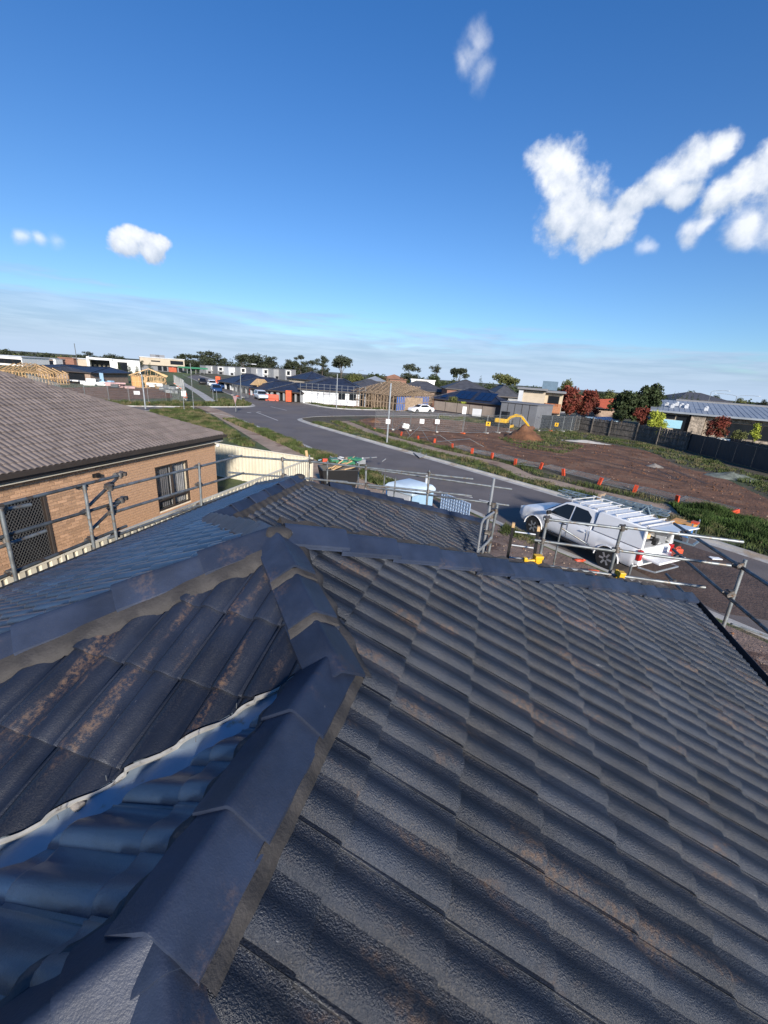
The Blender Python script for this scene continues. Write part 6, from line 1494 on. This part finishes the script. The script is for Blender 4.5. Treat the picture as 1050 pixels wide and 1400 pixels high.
# ------------------------------------------------------------------ metal roofed building at the right
Ra, Rb = W_(905, 66), W_(1090, 58); th, L = house_at('stone_house', 'long low building with a pale metal roof and stone walls at the right edge', 'house', Ra, Rb); hw = ZT(950, 565, 64)
walls(th, M['beige'], 0, L * .27, 0, 12, hw); walls(th, M['stone'], L * .285, L * .40, -.5, 12, hw * 1.0, 'stone_wall'); walls(th, M['stone'], L * .41, L, .4, 12, hw * .97, 'stone_wall')
mb = MB(); mb.add([(-1, -1.0, hw + .05), (L + 1, -1.0, hw + .05), (L + 1, 13, hw + 1.5), (-1, 13, hw + 1.5)] + [(-1, -1.0, hw - .2), (L + 1, -1.0, hw - .2), (L + 1, 13, hw + 1.2), (-1, 13, hw + 1.2)], [(0, 1, 2, 3), (7, 6, 5, 4), (0, 4, 5, 1), (1, 5, 6, 2), (2, 6, 7, 3), (3, 7, 4, 0)]); rf = mb.build('roof', M['metalroof'], th)
mb = MB()
for k in range(int(L / .7)): mb.bar((k * .7, -.95, hw + .08), (k * .7, 12.9, hw + 1.50), .03, .03)
mb.build('roof_rib', M['metalroof'], rf, kind='stuff')
for x, y in ((.07, 4), (.12, 3), (.16, 6), (.20, 4.5), (.24, 4), (.40, 3)):
    v = MB(); z = hw + .05 + (y + 1) * .105; v.box((0, 0, .2), (.5, .4, .5)); v.lathe((0, 0, .4), [(.22, 0), (.28, .08), (.20, .2), (.05, .25)], 12); o = v.build('roof_cowl', M['palegrey'], rf, kind='stuff', smooth=40); o.location = (x * L, y, z)
win(th, L * .09, hw - .8, 2.2, .7); win(th, L * .235, hw * .45, 2.0, hw * .85, name='door'); win(th, L * .70, hw * .42, 4.2, hw * .62, y=.4); win(th, L * .90, hw * .42, 3, hw * .62, y=.4)
mb = MB(); mb.box((L * .15, -.06, hw * .45), (2.4, .06, 1.2)); mb.build('sign_board', mat('pale_cyan_board', (0.30, 0.55, 0.68), .5, .05), th)
th, L, hw = far_house('grey upper storey with a row of windows behind the metal roofed building', 928, 1090, 548, 540, 92, 10, M['midgrey'], M['grey'], 'flat', turn=-8)
for k in range(6): win(th, L * (.08 + .16 * k), hw - 1.1, 1.9, 1.1)
far_house('long grey roofed building on the right skyline', 930, 1000, 545, 538, 160, 14, M['midgrey'], M['greyroof'])
sl = thing('red_roof_hall', 'small hall with a red orange swept roof between the red and green trees', 'house', (*W_(833, 82), .1), .3); hz_ = ZT(833, 552, 82)
walls(sl, M['tan'], -3, 3.2, 0, 5, hz_ - 1.2); mb = MB(); rings = []
for i in range(9): x = -4 + i; rings.append([(x, -1.2, hz_ - .9 + .035 * (i - 4) ** 2), (x, 3, hz_ + .7 + .03 * (i - 4) ** 2), (x, 7, hz_ - .9 + .035 * (i - 4) ** 2)])
mb.loft(rings, closed=True); mb.build('roof', M['sail'], sl)
gz = thing('carport', 'pale blue carport roof beside the dark green trees', 'carport', (*W_(831, 72), .1), .2); zc = ZT(831, 573, 72); mb = MB(); mb.add([(-2, -1.5, zc - .4), (2.2, -1.5, zc - .1), (2.2, 2, zc + .3), (-2, 2, zc)] + [(-2, -1.5, zc - .5), (2.2, -1.5, zc - .2), (2.2, 2, zc + .2), (-2, 2, zc - .1)], [(0, 1, 2, 3), (7, 6, 5, 4), (0, 4, 5, 1), (1, 5, 6, 2), (2, 6, 7, 3), (3, 7, 4, 0)]); mb.build('roof', M['paleblue'], gz)
for x in (-1.9, 2.1): mb = MB(); mb.box((x, 0, (zc - .3) / 2), (.12, .12, zc - .3)); mb.build('post', M['wframe'], gz)

# ------------------------------------------------------------------ left of the road
frame_house('raw pine house frame with bare trusses behind the brown roof, at the far left', W_(-22, 74), W_(46, 73), 6, ZT(30, 509, 72), .42, M['timber'], batten=False)
frame_house('raw pine house frame standing alone on the soil lot across the side street', G(181, 530), G(226, 532), 8, ZT(203, 514, dp(G(203, 530))), .42, M['timber'], wrap=((.0, .28, mat('orange_board', (0.50, 0.27, 0.10), .7, .15, 1)),), batten=False)
th, L, hw = far_house('dark navy roofed house with taupe walls beside the pine house frame', 60, 119, 511, 499, 84, 12, M['tan'], M['navyroof'], kind='gable_y'); win(th, L * .68, 1.2, 3.2, 2.3, name='door'); win(th, L * .10, 1.6, 1.2, 1.4)
far_house('navy roofed low house behind the pine house frame', 44, 84, 505, 497, 100, 11, M['tan'], M['navyroof'])
th, L, hw = far_house('white flat roofed building at the far left edge', -20, 27, 485, 484, 150, 12, M['whitem'], M['palegrey'], 'flat')
for k in range(4): win(th, L * (.12 + .24 * k), hw - 1.6, 3.2, 1.6)
th, L, hw = far_house('long charcoal clad building with a brown end on the left skyline', 28, 73, 488, 487, 165, 14, M['grey'], M['midgrey'], 'flat'); walls(th, M['tan'], L * .66, L * .97, -.2, 0, hw * .9, 'brown_cladding'); walls(th, M['whitem'], L * .97, L * 1.05, -.5, 3, hw, 'end_wall')
for k in range(3): win(th, L * (.14 + .2 * k), hw - 2.0, 3.5, .8)
far_house('low red brown building on the left skyline', 79, 99, 489, 488, 170, 12, M['redbrick'], M['redbrick'], 'flat'); far_house('grey beige building left of the white canopy', 99, 117, 490, 489, 172, 12, M['beige'], M['palegrey'], 'flat')
th, L = house_at('white_hall', 'modern white hall with a deep white canopy on the left skyline', 'building', W_(117, 150), W_(190, 158)); h_ = ZT(117, 488, 150)
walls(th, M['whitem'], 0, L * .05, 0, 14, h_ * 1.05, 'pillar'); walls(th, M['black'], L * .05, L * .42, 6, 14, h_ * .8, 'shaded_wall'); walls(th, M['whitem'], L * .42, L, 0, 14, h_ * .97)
mb = MB(); mb.box((L * .25, 6, h_ * .93), (L * .46, 13, h_ * .14)); mb.build('canopy_roof', M['whitem'], th)
for k in range(4): walls(th, M['beige'], L * (.09 + .085 * k), L * (.135 + .085 * k), 5.4, 5.9, h_ * .5, 'screen_wall')
win(th, L * .66, h_ * .45, 3, h_ * .7); mb = MB(); mb.tube((-3, 2, 0), (-3, 2, h_ * 1.9), .12, 6); mb.build('mast', M['galv'], th)
th, L = house_at('cream_school', 'cream two storey school building with a dark glazed lower floor', 'building', W_(191, 205), W_(252, 215)); h_ = ZT(220, 490, 210)
walls(th, M['beige'], 0, L, 0, 16, h_ * .55, 'upper_wall', z0=h_ * .45); walls(th, M['grey'], L * .02, L * .98, 1.0, 16, h_ * .45, 'lower_wall'); mb = MB(); mb.box((L / 2, 8, h_ + .15), (L + .4, 16.4, .4)); mb.build('roof', M['palegrey'], th)
win(th, L * .82, h_ * .74, L * .30, h_ * .30); win(th, L * .34, h_ * .76, L * .2, h_ * .10)
for k in range(5): win(th, L * (.42 + .12 * k), h_ * .22, L * .09, h_ * .36, y=1.0)
walls(th, M['sail'], L * .62, L * .80, .2, .9, h_ * .36, 'red_wall'); mb = MB(); [mb.box((L * x, 8, h_ + .9), (4, 3, 1.4)) for x in (.35, .47)]; mb.build('roof_plant', M['grey'], th, kind='stuff')
gc = thing('green_canopy', 'long green canopy roof beside the cream school', 'canopy', (*W_(253, 205), .1), math.atan2((W_(282, 214) - W_(253, 205)).y, (W_(282, 214) - W_(253, 205)).x)); Lg = (W_(282, 214) - W_(253, 205)).length; hg = ZT(262, 503, 208)
mb = MB(); mb.box((Lg / 2, 3, hg), (Lg, 8, .7)); mb.build('canopy_roof', M['green'], gc)
for k in range(5): mb = MB(); mb.tube((Lg * (k + .3) / 5, 0, 0), (Lg * (k + .3) / 5, 0, hg), .15, 6); mb.build('post', M['galv'], gc)
def townhouse(label, px0, px1, dist, pyt, wm, k):
    a, b = W_(px0, dist), W_(px1, dist + 4); th, L = house_at('townhouse', label, 'house', a, b); h_ = ZT(px0, pyt, dist); walls(th, wm, 0, L, 0, 9, h_); mb = MB(); mb.box((L / 2, 4.5, h_ + .1), (L + .2, 9.2, .3)); mb.build('roof', M['grey'], th)
    fr = MB(); fx = L * (.1 if k % 2 else .5); w = L * .38
    for c, d in (((fx + w / 2, -.3, h_ * .92), (w, .7, .35)), ((fx + w / 2, -.3, h_ * .45), (w, .7, .35)), ((fx, -.3, h_ * .68), (.35, .7, h_ * .5)), ((fx + w, -.3, h_ * .68), (.35, .7, h_ * .5))): fr.box(c, d)
    fr.build('box_frame', M['whitem'], th); win(th, fx + w / 2, h_ * .68, w * .7, h_ * .32); win(th, L * .3, h_ * .18, L * .25, h_ * .26); win(th, L * .75, h_ * .18, L * .25, h_ * .26, name='garage_door', gm=M['midgrey'])
desc = ['leftmost grey townhouse by the green canopy', 'grey townhouse with a white box frame behind the parked cars', 'third grey townhouse along the far terrace', 'fourth grey townhouse, behind the blue tarpaulin', 'fifth grey townhouse, behind the street lamp', 'sixth grey townhouse along the far terrace', 'seventh grey townhouse, above the dark blue roofs', 'eighth grey townhouse at the right end of the far terrace']
for k in range(8): townhouse(desc[k], 281 + k * 15.5, 281 + (k + 1) * 15.5 - .6, 232 - k * 3, 500.2 + k * .75, [M['midgrey'], M['grey'], M['palegrey']][k % 3], k)
jk = [('stack of white panels and rubbish before the navy roofed house', 128, 527, 'whitem'), ('stack of pale blue sheets on the left building site', 140, 527, 'paleblue'), ('stack of pink plastic pipe on the soil lot', 165, 531, 'pinkback'), ('stack of grey fence panels by the far path', 232, 537, 'galv'), ('stack of white boards before the pine house frame', 222, 531, 'whitem')]
for lab, px, py, mm in jk:
    p = G(px, py, .1); th = thing('material_stack', lab, 'material stack', (p.x, p.y, .1), random.uniform(0, 1))
    for i in range(7): x, y = random.gauss(0, 1.3), random.gauss(0, .5); mb = MB(); mb.box((x, y, .25 + .22 * (i % 4)), (random.uniform(.8, 2.4), random.uniform(.3, .9), random.uniform(.1, .7)), random.uniform(-.4, .4)); mb.build('bundle', M[mm if i % 2 == 0 else random.choice(['whitem', 'galv', mm])], th)
pb = thing('site_poster', 'blue site poster on the fence before the navy roofed house', 'sign', tuple(Vd(139, 517, 82)), math.atan2(-AX[1], 1)); box_part(pb, 'board', M['paleblue'], (0, 0, 0), (1.3, .05, 1.9), .01)
box_part(pb, 'leg', M['galv'], (0, .06, -1.9), (.1, .06, 2.2), .005)

# ------------------------------------------------------------------ trees
def rnd_unit():
    while True:
        v = np.random.uniform(-1, 1, 3); l = np.linalg.norm(v)
        if .05 < l < 1: return v / l
def foliage(blobs, n, size, flat=1.0):
    """leaf clumps through the volume of the blobs: list of (centre, (rx, ry, rz))"""
    vs = []; fs = []; vol = np.array([r[0] * r[1] * r[2] for _, r in blobs]) ** .75; cnt = np.maximum(6, (n * vol / vol.sum())).astype(int)
    for (c, r), k in zip(blobs, cnt):
        u = np.random.normal(size=(k, 3)); u /= np.linalg.norm(u, axis=1)[:, None]; q = np.random.random(k) ** .42
        p = np.array(c) + u * q[:, None] * np.array(r) * (1 + .22 * np.sin(u[:, :1] * 7 + c[0]) * np.cos(u[:, 2:] * 6 + c[1]))
        a = np.random.normal(size=(k, 3)); a /= np.linalg.norm(a, axis=1)[:, None]; b = np.cross(a, np.random.normal(size=(k, 3))); b /= np.linalg.norm(b, axis=1)[:, None] + 1e-9
        s = size * np.random.uniform(.55, 1.35, k)[:, None]; b[:, 2] *= flat
        o = len(vs); quad = np.stack([p - a * s, p + b * s * .55, p + a * s, p - b * s * .55], 1).reshape(-1, 3); vs.extend(map(tuple, quad)); fs.extend((o + 4 * i, o + 4 * i + 1, o + 4 * i + 2, o + 4 * i + 3) for i in range(k))
    return vs, fs
def crown_mesh(name, blobs, n, size, m, flat=1.0):
    vs, fs = foliage(blobs, n, size, flat); me = bpy.data.meshes.new(name); me.from_pydata(vs, [], fs); me.materials.append(m); return me
def tree(label, base, h, w, kind, m, n=900, seed=0, group=None, name=None, dens=1.0):
    random.seed(seed + 11); np.random.seed(seed + 11)
    th = thing(name or {'gum': 'gum_tree', 'umbrella': 'gum_tree', 'cone': 'conifer_tree', 'column': 'cypress_tree', 'round': 'tree', 'bush': 'shrub'}[kind], label, 'shrub' if kind == 'bush' else 'tree', (base[0], base[1], .08), 0, group)
    bl = []; limbs = []
    if kind in ('gum', 'umbrella'):
        k = 15 if kind == 'gum' else 9
        for i in range(k):
            a = random.uniform(0, 6.28); q = random.uniform(.15, 1); z = random.uniform(.38, .93) if kind == 'gum' else random.uniform(.70, .94); r = w * random.uniform(.13, .25)
            c = (math.cos(a) * q * w * .42, math.sin(a) * q * w * .42, z * h); bl.append((c, (r, r, r * random.uniform(.45, .75)))); limbs.append(c)
        bl.append(((0, 0, h * .9), (w * .2, w * .2, h * .10)))
    elif kind == 'cone':
        for i in range(8): q = i / 7; r = w * .5 * (1 - q) ** .8 + .1 * w; bl.append(((random.gauss(0, .05) * w, random.gauss(0, .05) * w, h * (.10 + .85 * q)), (r, r, h * .11)))
    elif kind == 'column':
        for i in range(7): q = i / 6; r = w * .5 * math.sin(math.pi * (.15 + .8 * q)) + .04 * w; bl.append(((random.gauss(0, .04) * w, 0, h * (.08 + .86 * q)), (r, r, h * .12)))
    else:
        k = 24 if kind == 'round' else 9
        for i in range(k):
            a = random.uniform(0, 6.28); q = random.uniform(0, 1) ** .6; z = random.uniform(.3 if kind == 'round' else .12, .86); f = math.sin(math.pi * min(1, .25 + z * .7)); r = w * (random.uniform(.09, .19) if kind == 'round' else random.uniform(.14, .24))
            c = (math.cos(a) * q * w * .40 * f, math.sin(a) * q * w * .40 * f, z * h * random.uniform(.92, 1.04)); bl.append((c, (r, r, r * .9 if kind == 'round' else min(r, h * .3)))); limbs.append(c)
        bl.append(((0, 0, h * .55), (w * .26, w * .26, h * .24)))
    size = max(.09, .026 * w + .008 * h) * dens; n = int(n * 1.9)
    o = bpy.data.objects.new('crown', crown_mesh('crown', bl, n, size, m)); COL.objects.link(o); o.parent = th
    mb = MB(); tr = max(.05, .022 * h); top = h * (.62 if kind in ('gum', 'umbrella') else .5); lean = random.gauss(0, .03) * h
    mb.tube((0, 0, 0), (lean * .6, 0, top * .55), tr, 7, tr * .7); mb.tube((lean * .6, 0, top * .55), (lean, 0, top), tr * .7, 7, tr * .4)
    for c in limbs[:8]: mb.tube((lean * .6, 0, top * random.uniform(.5, .95)), c, tr * .4, 5, tr * .12)
    mb.build('trunk', M['bark'], th, smooth=60); return th
def sky_tree(label, px, pyt, wpx, dist, kind, m, n=800, seed=0, name=None, z0=0):
    p = W_(px, dist); h = ZT(px, pyt, dist); return tree(label, p, h, wpx / 560 * dist, kind, m, n, seed, name=name)
T_ = [('dark tree at the far left edge above the white building', 4, 479, 26, 200, 'round', 'gum', 900), ('small dark tree above the charcoal clad building, left one', 38, 485, 11, 210, 'round', 'gum', 500), ('small dark tree above the charcoal clad building, right one', 62, 482, 11, 210, 'round', 'gum', 500),
 ('pale olive tree mass above the red brown building', 78, 487, 20, 260, 'round', 'olive', 600), ('pale olive treetop left of the two small dark trees', 20, 486, 20, 260, 'round', 'olive', 600), ('dark tree above the beige building on the left skyline', 106, 484, 16, 240, 'round', 'gum', 700), ('dark tree above the white canopy', 120, 482, 13, 240, 'gum', 'gum', 600),
 ('broad dark tree over the white hall', 150, 483, 22, 250, 'round', 'gum', 900), ('broad dark tree over the white hall, right part', 166, 485, 16, 250, 'round', 'gum', 700), ('dark tree between the white hall and the cream school', 192, 491, 10, 196, 'round', 'gum', 500),
 ('young conifer before the white hall, left one', 161, 495, 6.5, 140, 'cone', 'leaf', 500), ('young conifer before the white hall, middle one', 175, 498, 6, 140, 'cone', 'leaf', 500), ('young conifer before the white hall, right one', 185, 499, 6, 142, 'cone', 'leaf', 500), ('dark young tree before the cream school', 204, 496, 8, 160, 'cone', 'leaf', 500),
 ('gum tree behind the cream school roof end', 252, 485, 20, 260, 'gum', 'gum', 900), ('gum tree above the green canopy', 268, 487, 18, 260, 'gum', 'gum', 900), ('tallest gum tree above the green canopy', 285, 482, 24, 255, 'gum', 'gum', 1200), ('gum tree right of the tallest one above the green canopy', 305, 491, 16, 260, 'gum', 'gum', 800),
 ('gum tree left of the street lamp arm', 333, 486, 20, 250, 'gum', 'gum', 900), ('spreading gum tree behind the street lamp arm', 351, 487, 26, 250, 'gum', 'gum', 1100), ('gum tree above the eighth townhouse roof', 369, 489, 16, 255, 'gum', 'gum', 900), ('gum tree with a flat top above the dark blue roofs', 394, 492, 18, 250, 'gum', 'gum', 900), ('tall open gum tree left of the cream solar house', 411, 486, 16, 245, 'gum', 'gum', 900), ('low gum tree over the cream solar house', 425, 494, 16, 250, 'gum', 'gum', 700), ('tall slim gum tree right of the cream solar house', 441, 487, 15, 245, 'gum', 'gum', 900),
 ('umbrella shaped gum tree beside the tall corner pole', 467, 490, 27, 210, 'umbrella', 'gum', 1000), ('pale olive treetops right of the umbrella shaped gum', 487, 511, 22, 240, 'round', 'olive', 700), ('round dark green tree above the pale grey roof', 513, 507, 18, 200, 'round', 'leaf', 900), ('tall dark gum tree left of the white flat roofed building', 562, 498, 20, 190, 'gum', 'gum', 1000), ('small round tree by the white flat roofed building', 577, 511, 10, 200, 'round', 'leaf', 500), ('broad dark tree behind the white flat roofed building', 592, 510, 22, 205, 'round', 'leaf', 900), ('slim gum tree with two small flat tufts on the skyline', 596, 499, 15, 230, 'umbrella', 'gum', 350),
 ('flat topped gum tree left of the brick two storey house', 627, 505, 22, 180, 'umbrella', 'gum', 1000), ('small dark conifer behind the charcoal hip roof', 657, 514, 9, 160, 'cone', 'leaf', 500), ('yellowish flat topped tree right of the brick two storey house', 690, 513, 28, 150, 'umbrella', 'olive', 1000), ('low dark tree beside the grey gabled house', 678, 524, 14, 140, 'round', 'leaf', 600),
 ('yellowish tree behind the red autumn trees', 776, 517, 24, 120, 'round', 'olive', 1000), ('brown olive tree between the red roof hall and the balcony house', 838, 528, 24, 120, 'round', 'olive', 900), ('grey green tree above the cypress row', 944, 532, 16, 190, 'round', 'leaf', 700), ('small round tree between the lamp posts', 978, 537, 12, 200, 'round', 'gum', 500), ('yellow olive tree right of the double lamp', 1014, 542, 18, 170, 'round', 'olive', 700), ('dark tree at the right edge of the skyline', 1043, 545, 18, 150, 'round', 'gum', 700)]
for i, (lab, px, pyt, w, d, k, m, n) in enumerate(T_): sky_tree(lab, px, pyt - (1.5 if k in ('gum', 'umbrella') else 0), w * (1.25 if k in ('gum', 'umbrella') else 1.1), d, k, M[m], int(n * 1.3), i)
NT_ = [('large red autumn tree left of the red roof hall', 783, 524, 48, 75, 'round', 'redleaf', 3200), ('second red autumn tree beside the balcony house', 768, 534, 26, 77, 'round', 'redleaf', 1800), ('red brown autumn tree leaning over the paling fence', 808, 528, 36, 76, 'round', 'redleaf', 2400),
 ('dark green bushy tree left of the tall green tree', 860, 534, 50, 70, 'round', 'leaf', 3600), ('tall dark green tree with upright sprays', 889, 519, 44, 70, 'round', 'leaf', 3600), ('small red autumn tree before the dark green trees', 886, 546, 28, 64, 'round', 'redleaf', 1800), ('yellow green bush left of the metal roofed building', 907, 562, 30, 62, 'bush', 'lime', 2200), ('red autumn tree before the stone wall', 996, 564, 32, 56, 'round', 'redleaf', 2400), ('brown green shrub right of the red autumn tree', 1028, 590, 28, 55, 'bush', 'olive', 1400),
 ('small lime green shrub at the right edge', 1048, 575, 16, 55, 'bush', 'lime', 700), ('olive round tree behind the taupe fence', 622, 539, 22, 80, 'round', 'olive', 1400), ('yellow green shrub behind the taupe fence', 637, 548, 13, 79, 'bush', 'lime', 700), ('green shrub behind the white wrapped house roof', 463, 524, 14, 92, 'bush', 'leaf', 500)]
for i, (lab, px, pyt, w, d, k, m, n) in enumerate(NT_): sky_tree(lab, px, pyt, w, d, k, M[m], n, 100 + i)
cy = ['cypress at the left end of the dark row', 'second cypress in the dark row', 'third cypress in the dark row', 'fourth cypress in the dark row', 'fifth cypress in the dark row', 'sixth cypress in the dark row', 'cypress standing right of the dark row', 'last slim cypress above the metal roof', 'slim cypress below the one armed lamp']
for i, px in enumerate((903, 909, 915, 921, 927, 933, 939, 946, 955)): sky_tree(cy[i], px, 535 + (i % 3) * 2 + (2 if i < 2 else 0), 6.5, 118, 'column', M['leaf'], 420, 200 + i)
hl = MB(); np.random.seed(5); bl = []
for i in range(90):
    px = -60 + i * 13.5 + random.uniform(-5, 5); p = W_(px, 300 + random.uniform(-20, 40)); h = random.uniform(3.0, 5.2); bl.append(((p.x, p.y, h * .45), (5.5, 5.5, h * .55)))
o = bpy.data.objects.new('treeline', crown_mesh('treeline', bl, 9000, 1.1, M['gum'])); COL.objects.link(o); o['kind'] = 'stuff'
bl = []
for i in range(60):
    px = 238 + i * 3.5 + random.uniform(-2, 2); p = W_(px, 265 + random.uniform(-8, 20)); h = random.uniform(5.5, 9.5) * (1 if i % 7 else .6); bl.append(((p.x, p.y, h * .55), (2.4, 2.4, h * .42)))
o = bpy.data.objects.new('treeline', crown_mesh('treeline', bl, 14000, .42, M['gum'])); COL.objects.link(o); o['kind'] = 'stuff'
bl = []
for i in range(40):
    px = 480 + i * 14 + random.uniform(-5, 5); p = W_(px, 230 + random.uniform(-15, 40)); h = random.uniform(4.2, 6.6); bl.append(((p.x, p.y, h * .5), (3.2, 3.2, h * .5)))
o = bpy.data.objects.new('treeline', crown_mesh('treeline', bl, 9000, .5, M['leaf'])); COL.objects.link(o); o['kind'] = 'stuff'
bl = [((W_(985 + 8 * i, 150).x, W_(985 + 8 * i, 150).y, 2.2), (2.0, 2.0, 2.2)) for i in range(10)]; o = bpy.data.objects.new('red_treeline', crown_mesh('red_treeline', bl, 1500, .5, M['redleaf'])); COL.objects.link(o); o['kind'] = 'stuff'

# ------------------------------------------------------------------ grass: tufts of blades on the verges
def inside(p, poly):
    c = False; j = len(poly) - 1
    for i in range(len(poly)):
        a, b = poly[i], poly[j]
        if (a[1] > p[1]) != (b[1] > p[1]) and p[0] < (b[0] - a[0]) * (p[1] - a[1]) / (b[1] - a[1]) + a[0]: c = not c
        j = i
    return c
def grass(name, poly, n, h, m, seed, clump=.55, wide=.02, z=.10):
    rng = np.random.RandomState(seed); P = [(p[0], p[1]) for p in poly]; xs = [p[0] for p in P]; ys = [p[1] for p in P]; vs = []; fs = []; k = 0; tries = 0
    while k < n and tries < n * 14:
        tries += 1; p = (rng.uniform(min(xs), max(xs)), rng.uniform(min(ys), max(ys)))
        if not inside(p, P): continue
        nz = noise.noise(Vector((p[0] * clump, p[1] * clump, seed))) 
        if nz < rng.uniform(-.55, .25): continue
        hh = h * (0.55 + .8 * max(0, nz + .3)) * rng.uniform(.6, 1.3); k += 1
        for b in range(4):
            a = rng.uniform(0, 6.28); ox, oy = rng.normal(0, .05, 2); x, y = p[0] + ox, p[1] + oy; w = wide * rng.uniform(.7, 1.5); dx, dy = math.cos(a) * w, math.sin(a) * w; lx, ly = rng.normal(0, .35, 2) * hh
            o = len(vs); vs += [(x - dx, y - dy, z), (x + dx, y + dy, z), (x + lx, y + ly, z + hh)]; fs.append((o, o + 1, o + 2))
    me = bpy.data.meshes.new(name); me.from_pydata(vs, [], fs); me.materials.append(m); o = bpy.data.objects.new(name, me); COL.objects.link(o); o['kind'] = 'stuff'; return o
vpoly = lambda pts, d0, d1: [tuple(p) for p in offset(pts, d0)] + [tuple(p) for p in offset(pts, d1)][::-1]
grass('grass', vpoly(vk, -.5, -2.2), 7000, .20, M['grass'], 1, wide=.018)
grass('grass', [tuple(p) for p in offset(fpath, -.75)] + [tuple(p) for p in offset(fpath, -1.9)][::-1], 3500, .24, M['grass'], 2, wide=.018)
grass('grass', [tuple(p) for p in offset(fpath, .7)] + [tuple(p) for p in offset(fpath, 1.9)][::-1], 3000, .22, M['grass'], 12, wide=.018)
grass('grass', vpoly(nk, .5, 1.9), 6000, .30, M['grass'], 3, wide=.03)
grass('grass', g2((205, 563), (258, 558), (280, 566), (314, 588), (348, 612), (330, 612), (300, 600), (250, 580)), 9000, .28, M['grass'], 4, wide=.03)
grass('grass', vpoly([p for p in left_n if p.y < 62], .5, 4.8), 5000, .42, M['grass'], 5, wide=.045)
grass('grass', [tuple(p) for p in offset([p for p in right_n if 58 < p.y < 92], -.5)] + [tuple(p) for p in offset([p for p in right_n if 58 < p.y < 92], -2.4)][::-1], 2500, .32, M['grass'], 6, wide=.04)
grass('grass', g2((600, 570), (700, 576), (790, 592), (870, 606), (930, 620), (1000, 640), (1060, 660), (1060, 684), (985, 650), (930, 637), (880, 615), (800, 602), (740, 606), (690, 583), (600, 573)), 5500, .22, M['grass'], 7, wide=.03)
grass('grass', g2((680, 600), (740, 600), (800, 612), (770, 622), (700, 612)), 900, .18, M['grass'], 8, wide=.03)
grass('grass', [(-10.2, 14.4), (-7.8, 14.4), (-7.8, 17.1), (-10.2, 17.5)], 1500, .15, M['grass'], 9)
grass('grass', g2((690, 722), (735, 742), (725, 752), (680, 733)), 500, .16, M['grass'], 10, wide=.014)
grass('weeds', g2((915, 692), (1000, 706), (1060, 728), (1060, 758), (1000, 735), (940, 716)), 5000, .36, mat('dark_weeds', (0.050, 0.085, 0.022), .8, .5, 1.2, col2=(.13, .13, .06), amt2=.35, scale2=1.0, spec=.2), 11, wide=.035, clump=.8)

# clods, stones and scraps scattered over the bare ground
def scatter(name, poly, n, r0, r1, m, seed, z=.104):
    rng = np.random.RandomState(seed); P = [(p[0], p[1]) for p in poly]; xs = [p[0] for p in P]; ys = [p[1] for p in P]; bm = bmesh.new(); bmesh.ops.create_icosphere(bm, subdivisions=1, radius=1); bv = np.array([v.co[:] for v in bm.verts]); bf = [tuple(v.index for v in f.verts) for f in bm.faces]; bm.free()
    vs = []; fs = []; k = t_ = 0
    while k < n and t_ < n * 12:
        t_ += 1; p = (rng.uniform(min(xs), max(xs)), rng.uniform(min(ys), max(ys)))
        if not inside(p, P) or noise.noise(Vector((p[0] * .5, p[1] * .5, seed))) < rng.uniform(-.5, .3): continue
        r = r0 + (r1 - r0) * rng.random_sample() ** 3; o = len(vs); q = bv * (r * rng.uniform(.6, 1.3, 3)) * (1 + rng.uniform(-.2, .2, (len(bv), 1))); vs.extend((p[0] + a, p[1] + b, z + r * .25 + c * .7) for a, b, c in q); fs.extend(tuple(i + o for i in f) for f in bf); k += 1
    me = bpy.data.meshes.new(name); me.from_pydata(vs, [], fs); me.materials.append(m); o = bpy.data.objects.new(name, me); COL.objects.link(o); o['kind'] = 'stuff'
scatter('soil_clods', [tuple(p) for p in soil_pts], 2600, .012, .085, M['soil'], 3)
scatter('pale_stones', [tuple(p) for p in soil_pts], 500, .012, .06, M['path'], 4)
scatter('gravel', [(9.5, 6), (8.0, 10.2), (5.0, 13.0), (2.0, 15.4), (-.8, 18.2), (-8, 22.5), (-7, 17), (-.5, 9), (3.6, 6.5), (4, 2), (9, 2)], 3600, .008, .038, M['path'], 5)
scatter('soil_clods', [(9.5, 6), (8.0, 10.2), (5.0, 13.0), (2.0, 15.4), (-.8, 18.2), (-1, 10), (3.6, 6.5), (4, 2), (9, 2)], 900, .012, .055, M['soil'], 6)
# wheel tracks pressed through the muddy yard and the bare lot
def track(pts, w, m, z):
    P = smooth(pts, 5)
    for s in (-.75, .75): strip('wheel_track', offset(P, s - w / 2), offset(P, s + w / 2), z, m)
trk = mat('dark_wheel_track', (0.075, 0.042, 0.030), 0.85, 0.4, 1.5, bump=1.0, bscale=7)
track([(1.0, 12.5), (3.6, 11.2), (6.4, 9.4), (8.2, 6.4)], .28, trk, .108); track(g2((700, 606), (740, 614), (800, 618), (880, 634), (950, 662)), .35, trk, .108); track(g2((590, 600), (660, 606), (740, 622), (820, 634), (930, 662)), .35, trk, .112)
